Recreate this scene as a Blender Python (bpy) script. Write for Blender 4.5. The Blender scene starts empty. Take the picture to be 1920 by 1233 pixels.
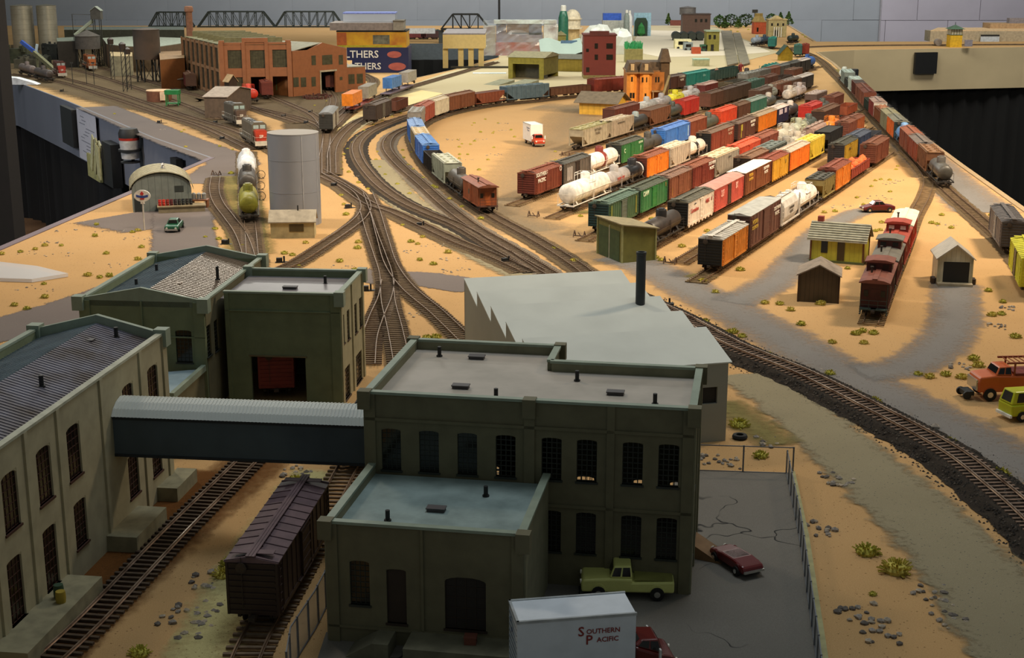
import bpy, math, random
from math import sin, cos, tan, pi, radians, atan2, hypot
from mathutils import Vector, Matrix
random.seed(7)
D = bpy.data; SC = bpy.context.scene; COL = SC.collection
S = 0.01                       # everything below is written in centimetres (a 1:87 layout); S turns it into metres
# ---------------------------------------------------------------- camera, world, lights, exposure
H, TH, FP, CY = 40.45, radians(14.7), 2655.0, 616.5
cd = D.cameras.new('camera'); cam = D.objects.new('camera', cd); COL.objects.link(cam)
cd.sensor_fit = 'HORIZONTAL'; cd.sensor_width = 36.0; cd.lens = FP / 1920 * 36.0
cd.clip_start = .05; cd.clip_end = 60
cam.location = (0, 0, H * S); cam.rotation_euler = (pi / 2 - TH, 0, 0)
SC.camera = cam
SC.view_settings.view_transform = 'Standard'; SC.view_settings.look = 'None'
SC.view_settings.gamma = 1; SC.view_settings.use_curve_mapping = False
SC.view_settings.exposure = 0.0
w = D.worlds.new('room_ambient'); SC.world = w; w.use_nodes = True
w.node_tree.nodes['Background'].inputs[0].default_value = (0.72, 0.80, 0.80, 1)
w.node_tree.nodes['Background'].inputs[1].default_value = 0.165
def area(name, loc, sx, sy, power, col, target=None, spread=180):
    l = D.lights.new(name, 'AREA'); l.shape = 'RECTANGLE'; l.size = sx; l.size_y = sy
    l.energy = power; l.color = col; l.spread = radians(spread)
    o = D.objects.new(name, l); COL.objects.link(o); o.location = loc
    if target:
        o.rotation_euler = (Vector(target) - Vector(loc)).to_track_quat('-Z', 'Y').to_euler()
    return o
# ceiling lamps of the train room (warm spots over the yard, cool tubes over the far end), plus added fill lights
area('ceiling_lamp_yard', (1.45, 2.15, 1.45), .25, .3, 30, (1.0, .80, .57), (0.45, 3.0, 0), 125)
area('ceiling_lamp_mid', (-1.05, 2.3, 1.5), .25, .3, 12, (1.0, .84, .64), (-.2, 2.7, 0), 140)
area('ceiling_tube_far', (0.3, 5.6, 1.7), 2.4, .4, 43, (1.0, .99, .86), (0.3, 5.8, 0))
area('ceiling_tube_back', (-.9, 6.0, 1.38), .7, .12, 13, (1.0, .95, .85), (-.6, 3.0, 0))
area('added_wall_fill', (0.6, 7.9, 1.55), 5.0, .2, 45, (1.0, .98, .94), (0.6, 9.3, .0), 140)  # added fill aimed at the back wall to brighten it, no real fixture
area('ceiling_tube_left', (-1.5, 4.8, 1.6), .9, .3, 14, (.95, 1.0, .92), (-1.4, 4.6, 0), 150)
area('ceiling_tube_right', (2.6, 5.6, 1.7), .9, .4, 30, (1.0, .94, .84), (2.5, 6.4, 0))
area('added_top_fill', (.2, 1.3, 1.7), .6, .6, 3.0, (.9, .96, 1.0), (0.1, 1.2, 0), 110)  # added fill above the foreground, brightens roof tops and the near truck
area('ceiling_lamp_front', (.2, 1.5, 1.55), .3, .3, 6.5, (1.0, .88, .70), (.1, 2.9, 0), 85)
area('added_aisle_fill', (-2.6, 2.2, 1.2), .5, .5, 9, (.88, .92, 1.0), (-1.1, 3.6, -.1), 110)  # added fill from the left, brightens the grey fascia, paper and mug
# ---------------------------------------------------------------- calibration: a picture ray meets the layout at height z
def G(u, v, z=0.0):
    a = (v - CY) / FP; b = (u - 960) / FP
    dy = cos(TH) - a * sin(TH); dz = -sin(TH) - a * cos(TH)
    t = (z - H) / dz
    return (b * t, dy * t)
# ---------------------------------------------------------------- materials
def lin(c):
    if isinstance(c, str):
        c = tuple(int(c[i:i + 2], 16) / 255 for i in (0, 2, 4))
    return tuple(x / 12.92 if x < .04045 else ((x + .055) / 1.055) ** 2.4 for x in c)
MATS = {}
def newmat(name):
    m = D.materials.new(name); m.use_nodes = True
    nt = m.node_tree; b = nt.nodes['Principled BSDF']
    return m, nt, b
def N(nt, typ, **kw):
    n = nt.nodes.new(typ)
    for k, v in kw.items():
        if k.startswith('i_'):
            k2 = k[2:]; n.inputs[int(k2) if k2.isdigit() else k2].default_value = v
        else: setattr(n, k, v)
    return n
def mixrgb(nt, fac, a, b, blend='MIX'):
    n = nt.nodes.new('ShaderNodeMix'); n.data_type = 'RGBA'; n.blend_type = blend
    for i, x in ((0, fac), (6, a), (7, b)):
        if hasattr(x, 'links'): nt.links.new(x, n.inputs[i])
        elif isinstance(x, (int, float)): n.inputs[i].default_value = x
        else: n.inputs[i].default_value = (*x, 1)
    return n.outputs[2]
def noise(nt, scale, detail=3, rough=.55, world=False):
    tc = N(nt, 'ShaderNodeNewGeometry' if world else 'ShaderNodeTexCoord')
    n = N(nt, 'ShaderNodeTexNoise', i_Scale=scale, i_Detail=detail, i_Roughness=rough)
    nt.links.new(tc.outputs['Position' if world else 'Object'], n.inputs['Vector'])
    return n.outputs[0]
def ramp(nt, src, p0, p1, c0=(0, 0, 0), c1=(1, 1, 1)):
    r = N(nt, 'ShaderNodeValToRGB'); e = r.color_ramp.elements
    e[0].position = p0; e[0].color = (*c0, 1); e[1].position = p1; e[1].color = (*c1, 1)
    nt.links.new(src, r.inputs[0]); return r.outputs[0]
def bump(nt, b, src, strength, dist):
    n = N(nt, 'ShaderNodeBump', i_Strength=strength, i_Distance=dist)
    nt.links.new(src, n.inputs['Height']); nt.links.new(n.outputs[0], b.inputs['Normal'])
def paint(c, rough=.55, metal=0.0, wear=.18, scale=90, dirt=None):
    """painted or moulded surface with slight uneven weathering"""
    key = ('p', c, rough, metal, wear, scale, dirt)
    if key in MATS: return MATS[key]
    m, nt, b = newmat('paint_' + (c if isinstance(c, str) else 'mix'))
    l = lin(c); n = noise(nt, scale, 4)
    d = tuple(x * (1 - wear * 1.6) for x in l) if dirt is None else lin(dirt)
    fac = ramp(nt, n, .38, .72)
    u = tuple(min(1, x * (1 + wear * .35)) for x in l)
    k = mixrgb(nt, fac, u, d)
    nt.links.new(k, b.inputs['Base Color'])
    b.inputs['Roughness'].default_value = rough; b.inputs['Metallic'].default_value = metal
    MATS[key] = m; return m
def glow(c, e):
    m, nt, b = newmat('lamp'); b.inputs['Emission Color'].default_value = (*lin(c), 1)
    b.inputs['Emission Strength'].default_value = e; return m
def ground_mat(name, c1, c2, c3, s1, s2, grain=900, bs=.5, bd=.001, speck=.0, speckc='4a3a2c'):
    m, nt, b = newmat(name)
    a = ramp(nt, noise(nt, s1, 4, .6, True), .35, .68)
    k = mixrgb(nt, a, lin(c1), lin(c2))
    g = noise(nt, grain, 3, .7, True)
    k = mixrgb(nt, ramp(nt, g, .30, .75), k, lin(c3)) if True else k
    n2 = ramp(nt, noise(nt, s2, 2, .5, True), .35, .65)
    k = mixrgb(nt, n2, k, mixrgb(nt, .5, k, lin(c2)))
    if speck:
        v = N(nt, 'ShaderNodeTexVoronoi', i_Scale=speck); tc = N(nt, 'ShaderNodeNewGeometry')
        nt.links.new(tc.outputs['Position'], v.inputs['Vector'])
        k = mixrgb(nt, ramp(nt, v.outputs['Distance'], .10, .16, (1, 1, 1), (0, 0, 0)), k, lin(speckc))
    nt.links.new(k, b.inputs['Base Color']); b.inputs['Roughness'].default_value = .95
    b.inputs['Specular IOR Level'].default_value = .15
    bump(nt, b, g, bs, bd)
    return m
def feather(m, c_attr='edge', lo=.15, hi=.62, nscale=160, amax=1.0):
    """let the ragged edge of a spread of loose material thin out into the ground"""
    nt = m.node_tree; b = nt.nodes['Principled BSDF']; out = nt.nodes['Material Output']
    at = N(nt, 'ShaderNodeAttribute'); at.attribute_name = c_attr
    n = noise(nt, nscale, 4, .7, True)
    ad = N(nt, 'ShaderNodeMath', operation='ADD'); nt.links.new(at.outputs['Fac'], ad.inputs[0]); nt.links.new(n, ad.inputs[1])
    sb = N(nt, 'ShaderNodeMath', operation='SUBTRACT', i_1=.5); nt.links.new(ad.outputs[0], sb.inputs[0])
    f = ramp(nt, sb.outputs[0], lo, min(hi, 1.0), (0, 0, 0), (amax, amax, amax))
    tr = N(nt, 'ShaderNodeBsdfTransparent'); mx = N(nt, 'ShaderNodeMixShader')
    nt.links.new(f, mx.inputs[0]); nt.links.new(tr.outputs[0], mx.inputs[1]); nt.links.new(b.outputs[0], mx.inputs[2])
    nt.links.new(mx.outputs[0], out.inputs[0]); return m
def lined(c, c2, sx, axis=0, rough=.5, metal=0.0, w0=.42, w1=.5, wear=.2):
    """colour with fine parallel joints too small to model (far boards, roof courses)"""
    key = ('l', c, c2, sx, axis, rough, metal)
    if key in MATS: return MATS[key]
    m, nt, b = newmat('boards'); tc = N(nt, 'ShaderNodeTexCoord')
    sp = N(nt, 'ShaderNodeSeparateXYZ'); nt.links.new(tc.outputs['Object'], sp.inputs[0])
    mu = N(nt, 'ShaderNodeMath', operation='MULTIPLY', i_1=sx); nt.links.new(sp.outputs[axis], mu.inputs[0])
    fr = N(nt, 'ShaderNodeMath', operation='PINGPONG', i_1=.5); nt.links.new(mu.outputs[0], fr.inputs[0])
    f = ramp(nt, fr.outputs[0], w0, w1)
    n = ramp(nt, noise(nt, 80, 3), .4, .7)
    k = mixrgb(nt, n, lin(c), tuple(x * (1 - wear) for x in lin(c)))
    k = mixrgb(nt, f, k, lin(c2)); nt.links.new(k, b.inputs['Base Color'])
    b.inputs['Roughness'].default_value = rough; b.inputs['Metallic'].default_value = metal
    bump(nt, b, f, .4, -.0004); MATS[key] = m; return m
def glassy(c=(.9, .95, .95), alpha=.25, rough=.08):
    key = ('g', c, alpha)
    if key in MATS: return MATS[key]
    m, nt, b = newmat('clear_film'); b.inputs['Base Color'].default_value = (*c, 1)
    b.inputs['Roughness'].default_value = rough; b.inputs['Alpha'].default_value = alpha
    b.inputs['Specular IOR Level'].default_value = .8; MATS[key] = m; return m
# ---------------------------------------------------------------- mesh helpers
class MB:
    def __init__(s): s.v = []; s.f = []; s.m = []
    def add(s, vs, fs, m=0):
        o = len(s.v); s.v += [tuple(p) for p in vs]
        s.f += [tuple(i + o for i in f) for f in fs]; s.m += [m] * len(fs); return s
    def box(s, x0, x1, y0, y1, z0, z1, m=0):
        return s.add([(x0, y0, z0), (x1, y0, z0), (x1, y1, z0), (x0, y1, z0), (x0, y0, z1), (x1, y0, z1), (x1, y1, z1), (x0, y1, z1)],
                     [(0, 3, 2, 1), (4, 5, 6, 7), (0, 1, 5, 4), (1, 2, 6, 5), (2, 3, 7, 6), (3, 0, 4, 7)], m)
    def cbox(s, cx, cy, z0, lx, ly, lz, m=0, a=0.0):
        c, d = cos(a), sin(a); P = []
        for z in (z0, z0 + lz):
            for X, Y in ((-lx / 2, -ly / 2), (lx / 2, -ly / 2), (lx / 2, ly / 2), (-lx / 2, ly / 2)):
                P.append((cx + X * c - Y * d, cy + X * d + Y * c, z))
        return s.add(P, [(0, 3, 2, 1), (4, 5, 6, 7), (0, 1, 5, 4), (1, 2, 6, 5), (2, 3, 7, 6), (3, 0, 4, 7)], m)
    def bar(s, p, q, r=.05, m=0, n=4, r2=None, cap=True):
        p = Vector(p); q = Vector(q); d = (q - p); 
        if d.length < 1e-6: return s
        d.normalize(); a = Vector((0, 0, 1)) if abs(d.z) < .9 else Vector((1, 0, 0))
        x = d.cross(a).normalized(); y = d.cross(x); r2 = r if r2 is None else r2; vs = []
        for c, rr in ((p, r), (q, r2)):
            for i in range(n):
                t = 2 * pi * (i + .5) / n; vs.append(c + x * (rr * cos(t)) + y * (rr * sin(t)))
        fs = [(i, (i + 1) % n, n + (i + 1) % n, n + i) for i in range(n)]
        if cap: fs += [tuple(range(n))[::-1], tuple(range(n, 2 * n))]
        return s.add(vs, fs, m)
    def prism(s, poly, a0, a1, ax='x', m=0, caps=True):
        """poly of 2D points swept from a0 to a1; ax x: (y,z), y: (x,z), z: (x,y)"""
        f = {'x': lambda p, a: (a, p[0], p[1]), 'y': lambda p, a: (p[0], a, p[1]), 'z': lambda p, a: (p[0], p[1], a)}[ax]
        n = len(poly); vs = [f(p, a0) for p in poly] + [f(p, a1) for p in poly]
        fs = [(i, (i + 1) % n, n + (i + 1) % n, n + i) for i in range(n)]
        if caps: fs += [tuple(range(n))[::-1], tuple(range(n, 2 * n))]
        return s.add(vs, fs, m)
    def lathe(s, prof, n=16, c=(0, 0, 0), m=0, ax='z'):
        vs = []; k = len(prof)
        for r, h in prof:
            for i in range(n):
                t = 2 * pi * i / n
                p = {'z': (r * cos(t), r * sin(t), h), 'x': (h, r * cos(t), r * sin(t)), 'y': (r * cos(t), h, r * sin(t))}[ax]
                vs.append((c[0] + p[0], c[1] + p[1], c[2] + p[2]))
        fs = []
        for j in range(k - 1):
            for i in range(n):
                fs.append((j * n + i, j * n + (i + 1) % n, (j + 1) * n + (i + 1) % n, (j + 1) * n + i))
        fs += [tuple(range(n))[::-1], tuple(range((k - 1) * n, k * n))]
        return s.add(vs, fs, m)
    def rib(s, pts, w, h, m=0):
        """low strip of width w and height h laid along 2D points"""
        L = offset(pts, w / 2); R = offset(pts, -w / 2); n = len(pts); vs = []
        for a, b in zip(L, R): vs += [(a[0], a[1], h[0]), (a[0], a[1], h[1]), (b[0], b[1], h[1]), (b[0], b[1], h[0])]
        fs = []
        for i in range(n - 1):
            o = 4 * i
            for k in range(4): fs.append((o + k, o + (k + 1) % 4, o + 4 + (k + 1) % 4, o + 4 + k))
        fs += [(0, 1, 2, 3), (4 * n - 4, 4 * n - 1, 4 * n - 2, 4 * n - 3)]
        return s.add(vs, fs, m)
    def mesh(s, name, smooth=False):
        me = D.meshes.new(name); me.from_pydata([(x * S, y * S, z * S) for x, y, z in s.v], [], s.f)
        me.polygons.foreach_set('material_index', s.m)
        if smooth:
            me.polygons.foreach_set('use_smooth', [True] * len(s.f)); me.set_sharp_from_angle(angle=radians(38))
        me.validate(); return me
def fix_normals(me):
    import bmesh
    b = bmesh.new(); b.from_mesh(me); bmesh.ops.recalc_face_normals(b, faces=b.faces); b.to_mesh(me); b.free()
def offset(pts, d):
    out = []; n = len(pts)
    for i in range(n):
        a = pts[max(0, i - 1)]; b = pts[min(n - 1, i + 1)]
        tx, ty = b[0] - a[0], b[1] - a[1]; l = hypot(tx, ty) or 1
        out.append((pts[i][0] - ty / l * d, pts[i][1] + tx / l * d))
    return out
def link(me, name, mats, parent=None, smooth=None):
    o = D.objects.new(name, me); COL.objects.link(o)
    if not isinstance(mats, (list, tuple)): mats = [mats]
    while len(me.materials) < len(mats): me.materials.append(mats[len(me.materials)])
    for i, mt in enumerate(mats):
        if me.materials[i] is not mt:
            o.material_slots[i].link = 'OBJECT'; o.material_slots[i].material = mt
    if parent: o.parent = parent
    return o
def put(mb, name, mats, parent=None, smooth=False, loc=None, rz=None):
    me = mb.mesh(name, smooth); fix_normals(me)
    o = link(me, name, mats, parent)
    if loc: o.location = tuple(c * S for c in loc)
    if rz is not None: o.rotation_euler = (0, 0, rz)
    return o
CACHE = {}
def part(parent, name, key, fn, mats, loc=None, smooth=False, rot=None):
    """a part whose mesh is shared by all parts built from the same key"""
    if key not in CACHE:
        mb = fn(); me = mb.mesh(name, smooth); fix_normals(me)
        for _ in range(max(mb.m) + 1): me.materials.append(None)
        CACHE[key] = me
    me = CACHE[key]; o = D.objects.new(name, me); COL.objects.link(o)
    if not isinstance(mats, (list, tuple)): mats = [mats]
    for i in range(len(me.materials)):
        o.material_slots[i].link = 'OBJECT'; o.material_slots[i].material = mats[min(i, len(mats) - 1)]
    o.parent = parent
    if loc: o.location = tuple(c * S for c in loc)
    if rot: o.rotation_euler = rot
    return o
def tag(o, label=None, cat=None, group=None, kind=None):
    if label: o['label'] = label
    if cat: o['category'] = cat
    if group: o['group'] = group
    if kind: o['kind'] = kind
    return o
def thing(name, label, cat, loc, rz=0.0, group=None):
    o = D.objects.new(name, None); COL.objects.link(o); o.empty_display_size = .01
    o.location = (loc[0] * S, loc[1] * S, (loc[2] if len(loc) > 2 else 0) * S); o.rotation_euler = (0, 0, rz)
    return tag(o, label, cat, group)
def text(parent, s, size, loc, rot, mat, name='lettering', align='CENTER', ext=.006, bold=False, sx=1.0):
    c = D.curves.new(name, 'FONT'); c.body = s; c.size = size * S; c.align_x = align; c.align_y = 'CENTER'
    c.extrude = ext * S; c.offset = (.012 * size * S if bold else 0); c.resolution_u = 2
    key = ('txt', s, size, align, ext, bold, mat.name)
    if key not in CACHE:
        c.materials.append(mat); tmp = D.objects.new('tmp', c); CACHE[key] = D.meshes.new_from_object(tmp); D.objects.remove(tmp)
    o = D.objects.new(name, CACHE[key]); COL.objects.link(o); o.parent = parent
    o.location = tuple(x * S for x in loc); o.rotation_euler = rot; o.scale = (sx, 1, 1)
    return o
def smooth_line(P, step=1.2):
    """Catmull-Rom through 2D points, resampled about every step cm"""
    P = [tuple(p) for p in P]; Q = [tuple(2 * a - b for a, b in zip(P[0], P[1]))] + P + [tuple(2 * a - b for a, b in zip(P[-1], P[-2]))]
    out = []
    for i in range(1, len(Q) - 2):
        p0, p1, p2, p3 = Q[i - 1:i + 3]; n = max(2, int(hypot(p2[0] - p1[0], p2[1] - p1[1]) / step))
        for k in range(n):
            t = k / n
            out.append(tuple(.5 * (2 * b + (c - a) * t + (2 * a - 5 * b + 4 * c - d) * t * t + (3 * b - a - 3 * c + d) * t ** 3) for a, b, c, d in zip(p0, p1, p2, p3)))
    out.append(P[-1]); return out
def arclen(P):
    s = [0.0]
    for a, b in zip(P, P[1:]): s.append(s[-1] + hypot(b[0] - a[0], b[1] - a[1]))
    return s
def at_s(P, A, s):
    s = max(0, min(A[-1] - 1e-6, s))
    import bisect
    i = max(0, min(len(P) - 2, bisect.bisect_right(A, s) - 1)); t = (s - A[i]) / (A[i + 1] - A[i])
    return (P[i][0] + (P[i + 1][0] - P[i][0]) * t, P[i][1] + (P[i + 1][1] - P[i][1]) * t)
# ---------------------------------------------------------------- materials of the setting
SAND = ground_mat('sand', 'CBA676', 'BE9867', 'A58355', 4.0, 14, 1100, .5, .0006, 210, '8a6a45')
SAND_PALE = ground_mat('bare_plywood', 'BDB294', 'B3A685', 'ADA080', 2.0, 6, 300, .05, .0002)
SAND_WHITE = ground_mat('primed_board', 'DCD2BE', 'D0C5B0', 'CBBFA8', 2.0, 6, 300, .05, .0002)
CREAM = ground_mat('cream_board', 'EAD9A8', 'E4D09A', 'DCC88F', 3, 9, 300, .05, .0002)
GRAVEL = feather(ground_mat('grey_gravel', '939290', '868482', '757370', 9, 25, 1300, .7, .001, 240, '5a5148'), lo=.08, hi=.85, amax=.85)
GRAVEL_THIN = feather(ground_mat('thin_gravel', 'A0927C', '92866F', '80745f', 9, 25, 1300, .7, .001, 240, '5a5148'), lo=.2, hi=1.0, amax=.5)
GRAVEL2 = feather(ground_mat('pale_gravel', 'A0967a', '948a70', '867c62', 9, 25, 1300, .7, .001, 240, '666258'))
TAR = feather(ground_mat('mauve_road', '7C736F', '716865', '67605c', 7, 20, 1200, .4, .0006), lo=.1, hi=.3, nscale=260)
DIRT = feather(ground_mat('brown_dirt', '75644a', '665640', '554632', 10, 30, 1000, .8, .001, 220, '3a2d20'), lo=.02, hi=.55)
DIRT_L = feather(ground_mat('thin_dirt', '8a7554', '7a6648', '68543a', 10, 30, 1000, .8, .001, 220, '4a3a28'), lo=.05, hi=.7, amax=.8)
RUST = feather(ground_mat('rust_dirt', '7c5026', '6d441f', '583819', 10, 30, 1000, .6, .001), lo=.15, hi=.9, amax=.9)
STAIN = feather(ground_mat('green_stain', '7b7444', '8d7d4e', '6f6a3d', 10, 30, 800, .5, .0006), lo=.3, hi=1.1)
GREYBAL = ground_mat('grey_ballast', 'A0927C', '85786A', '6F6458', 30, 60, 1500, .9, .0016, 300, '50483e')
BLACKBAL = ground_mat('black_ballast', '3C352E', '2E2824', '51483e', 40, 90, 1300, 1.0, .002)
TIE = paint('5d4c3c', .9, wear=.35, scale=160, dirt='77654f'); RAIL = paint('7d6650', .5, .35, wear=.25, scale=60, dirt='5a4636')
RAILB = paint('C4AE9A', .32, .7, wear=.3, scale=50, dirt='6a4c38')
BLACK = paint('1b1b1b', .6); DARK = paint('26221f', .7)
TRIM_MAUVE = paint('6D6068', .7, wear=.1, scale=8); FASCIA_GREY = paint('70727c', .6, wear=.08, scale=4)
TRIM_TAN = paint('A08A68', .7, wear=.1, scale=8); FASCIA_TAN = paint('B7A683', .7, wear=.08, scale=4)
CURTAIN = paint('060606', .95, wear=.3, scale=5); CURTAIN_BR = paint('120e0c', .95, wear=.3, scale=5)
# ---------------------------------------------------------------- room
fl = put(MB().box(-520, 520, -60, 960, -112, -110), 'floor', paint('2c2925', .8, wear=.2, scale=2)); tag(fl, kind='structure')
WALLL = paint('8a8f96', .75, wear=.07, scale=3); WALLR = paint('a29da8', .75, wear=.07, scale=3)
JOINT = paint('B4B0B4', .9, wear=.1)
WX = G(1648, 60)[0] * 930 / G(1648, 60)[1]
wb = put(MB().box(-520, WX, 932, 938, -110, 160), 'wall_back', paint('858a90', .8, wear=.05)); tag(wb, kind='structure')
wr = put(MB().box(WX, 520, 928, 938, -110, 160), 'wall_right', JOINT); tag(wr, kind='structure')
def blockfn():
    m = MB(); b = .2; m.prism([(-19.85 + b, -9.85), (19.85 - b, -9.85), (19.85, -9.85 + b), (19.85, 9.85 - b), (19.85 - b, 9.85), (-19.85 + b, 9.85), (-19.85, 9.85 - b), (-19.85, -9.85 + b)], -1, 1, 'y'); return m
jx = G(1715, 60)[0] * 930 / G(1715, 60)[1]
for r in range(-2, 5):
    z = 1.4 + 10 + 20 * (r - 1)
    for c in range(-18, 8):
        x = jx + 20 + 40 * c + (20 if r % 2 == 0 else 0)
        if x < -400 or x > 330: continue
        right = x > WX + 20
        if abs(x - WX) <= 20: continue
        part(wr if right else wb, 'block', 'block', blockfn, WALLR if right else WALLL, (x, 928 if right else 932, z)).scale = (1 if right else 1.0065, 1, 1 if right else 1.013)
    for side, xx in ((0, WX), (1, WX)):
        # cut blocks against the pilaster corner
        base = jx + 20 + (20 if r % 2 == 0 else 0); k = math.floor((WX - base + 20) / 40); x0 = base + 40 * k - 20; x1 = x0 + 40
        a, b2 = (x0, WX) if side == 0 else (WX, x1)
        if b2 - a > 1:
            o = put(MB().box(a + .15, b2 - .15, (931 if side == 0 else 927), (932 if side == 0 else 928), z - 9.85, z + 9.85), 'block', WALLR if side else WALLL, wr if side else wb)
# ---------------------------------------------------------------- layout tabletop
from mathutils.geometry import tessellate_polygon
def slab(name, outer, z0, z1, mat, hole=None, parent=None, edge=False):
    polys = [[Vector((x, y, 0)) for x, y in outer]]
    if hole: polys.append([Vector((x, y, 0)) for x, y in hole])
    tris = tessellate_polygon(polys); vs = [p for q in polys for p in q]; m = MB(); n = len(vs)
    m.add([(p.x, p.y, z1) for p in vs], tris)
    if z0 is not None and z0 < z1:
        m.add([(p.x, p.y, z0) for p in vs], tris)
        o = 0
        for q in polys:
            k = len(q)
            m.add([(p.x, p.y, z1) for p in q] + [(p.x, p.y, z0) for p in q], [(i, (i + 1) % k, k + (i + 1) % k, k + i) for i in range(k)])
    return put(m, name, mat, parent)
RE = [(65, 55), (84.2, 230), G(1800, 311), (97.9, 352.6), G(1640, 192), (126.7, 569), (133.9, 634)]
outer = [(-96, 55)] + RE + [G(1600, 94), G(1920, 88.5), (430, 690), (430, 720), G(1529, 78), G(1478, 47), (40, 885), (-420, 885), (-420, 600), G(-160, 128), G(30, 152), G(130, 190), G(215, 226), G(290, 258), G(400, 296), G(262, 355), G(0, 468)]
hole = [G(768, 149), G(850, 131), G(935, 108), G(935, 82), G(768, 82)]
top = slab('layout_top', outer, -1.6, 0, SAND, hole); tag(top, kind='structure')
slab('underside_board', [(x * .999, y) for x, y in outer], -1.9, -1.62, DARK, hole, top)
def strip(name, pts, off, w, z0, z1, mat, parent=None):
    return put(MB().rib(offset(pts, off), w, (z0, z1)), name, mat, parent)
def fascia(name, pts, z0, z1, mat, off=0.0, w=.5):
    return tag(strip(name, pts, off, w, z0, z1, mat), kind='structure')
leftup = [G(-160, 128), G(30, 152), G(130, 190), G(215, 226), G(290, 258), G(400, 296)]
leftlo = [G(400, 296), G(262, 355), G(0, 468), (-96, 55)]
fascia('trim_1', smooth_line(leftup, 8), .2, .9, -1.7, FASCIA_GREY, w=.9) if False else None
fascia('trim_1', leftup, -15, .05, FASCIA_GREY, -.3, .5)
fascia('trim_2', leftlo, -14, .12, TRIM_MAUVE, -.3, 1.3)
fascia('trim_3', RE, -14, .15, TRIM_TAN, -.4, 1.1)
pen = [(133.9, 634), G(1600, 94), G(1920, 88.5), (430, 690)]
fascia('trim_4', pen, -18.5, .1, FASCIA_TAN, -.4, .8)
fascia('trim_5', [G(1478, 47), G(1529, 78)], -10, .3, TRIM_TAN, -.4, 1.2)
fascia('trim_6', [G(935, 82), G(768, 82)], -8, .1, paint('50585e', .7, wear=.1), 0, .8)
fascia('trim_7', hole[:3], -8, .08, TRIM_TAN, 0, .5)
# cloth skirts that hang under the tables
def skirt(name, pts, z1, mat, amp=1.4, off=1.5):
    P = offset(smooth_line(pts, 4), off); A = arclen(P); Q = []
    for i, p in enumerate(P):
        pass
    L = A[-1]; n = max(4, int(L / 2.2)); base = [at_s(P, A, L * i / n) for i in range(n + 1)]
    Q = [(offset(base, amp * sin(i * 1.9) * .6 + amp * .4 * sin(i * .77))[i]) for i in range(n + 1)]
    m = MB(); vs = [(x, y, z1) for x, y in Q] + [(x, y, -109.6) for x, y in Q]
    m.add(vs, [(i, i + 1, n + 2 + i, n + 1 + i) for i in range(n)])
    return put(m, name, mat, smooth=True)
for pts, z, mt, lab in ((leftup, -14, CURTAIN_BR, 'dark brown cloth skirt under the grey fascia of the left table lobe'),
                        (leftlo, -13, CURTAIN, 'black cloth skirt under the left edge of the near table'),
                        (RE, -13, CURTAIN, 'black cloth skirt under the long right edge of the table'),
                        (pen, -18, CURTAIN, 'black cloth skirt under the tan fascia at right'),
                        ([G(935, 82), G(768, 82)], -7.5, CURTAIN, 'black cloth skirt in the far aisle gap'),
                        (hole[:3], -7.5, CURTAIN, 'black cloth skirt under the edge of the bare board')):
    tag(skirt('table_skirt', pts, z, mt), lab, 'curtain')
# bare boards and loose spreads on top of the base sand
tag(slab('bare_board', [G(*p) for p in ((760, 206), (690, 232), (640, 268), (618, 285), (612, 270), (640, 246), (690, 214), (712, 180), (770, 160), (838, 136), (935, 112), (942, 84), (1200, 50), (1240, 48), (1340, 50), (1420, 84), (1462, 98), (1390, 116), (1330, 134), (1250, 140), (1170, 152), (1100, 158), (1040, 166), (960, 176), (880, 188), (820, 203))], 0, .12, SAND_PALE), kind='structure')
tag(slab('cream_board', [G(*p) for p in ((762, 201), (700, 222), (650, 246), (612, 276), (612, 262), (640, 236), (672, 212), (720, 190), (790, 170), (830, 176), (790, 190))], .12, .2, CREAM), kind='structure')
tag(slab('primed_board', [G(*p) for p in ((1200, 57), (1345, 60), (1400, 78), (1445, 98), (1380, 104), (1240, 108), (1180, 96))], .12, .22, SAND_WHITE), kind='structure')
ZL = [.03]
def spread(name, pts, hw, mat, jit=.12, parent=None, z=None, height=0, step=1.0, sm=True):
    """a ragged flat spread of loose material with a soft edge along a line of points"""
    P = smooth_line(pts, step) if sm else pts; A = arclen(P); n = len(P); rnd = random.Random(len(pts) * 7 + n)
    if z is None: z = ZL[0]; ZL[0] += .004
    m = MB(); at = []
    prof = ((-1, 0, 0), (-.72, .55, .8), (0, 1, 1), (.72, .55, .8), (1, 0, 0)) if not height else ((-1, 0, 0), (-.86, .5, .3), (-.62, 1, 1), (.62, 1, 1), (.86, .5, .3), (1, 0, 0))
    rows = []
    for k, (o, e, hh) in enumerate(prof):
        row = []
        base = [hw(A[i] / A[-1]) if callable(hw) else hw for i in range(n)]
        for i in range(n):
            a = P[max(0, i - 1)]; b = P[min(n - 1, i + 1)]; tx, ty = b[0] - a[0], b[1] - a[1]; l = hypot(tx, ty) or 1
            d = base[i] * o * (1 + jit * (rnd.random() - .5) * (abs(o) > .5))
            row.append((P[i][0] - ty / l * d, P[i][1] + tx / l * d, z + hh * height))
            at.append(e if 0 < i < n - 1 or height else 0.0)
        rows += row
    q = len(prof); fs = []
    for k in range(q - 1):
        for i in range(n - 1): fs.append((k * n + i, k * n + i + 1, (k + 1) * n + i + 1, (k + 1) * n + i))
    m.add(rows, fs); me = m.mesh(name); fix_normals(me)
    ca = me.attributes.new('edge', 'FLOAT', 'POINT'); ca.data.foreach_set('value', at)
    o = link(me, name, mat, parent); 
    if not parent: tag(o, kind='structure')
    return o
px = lambda *a: [G(u, v) for u, v in a]
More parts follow.
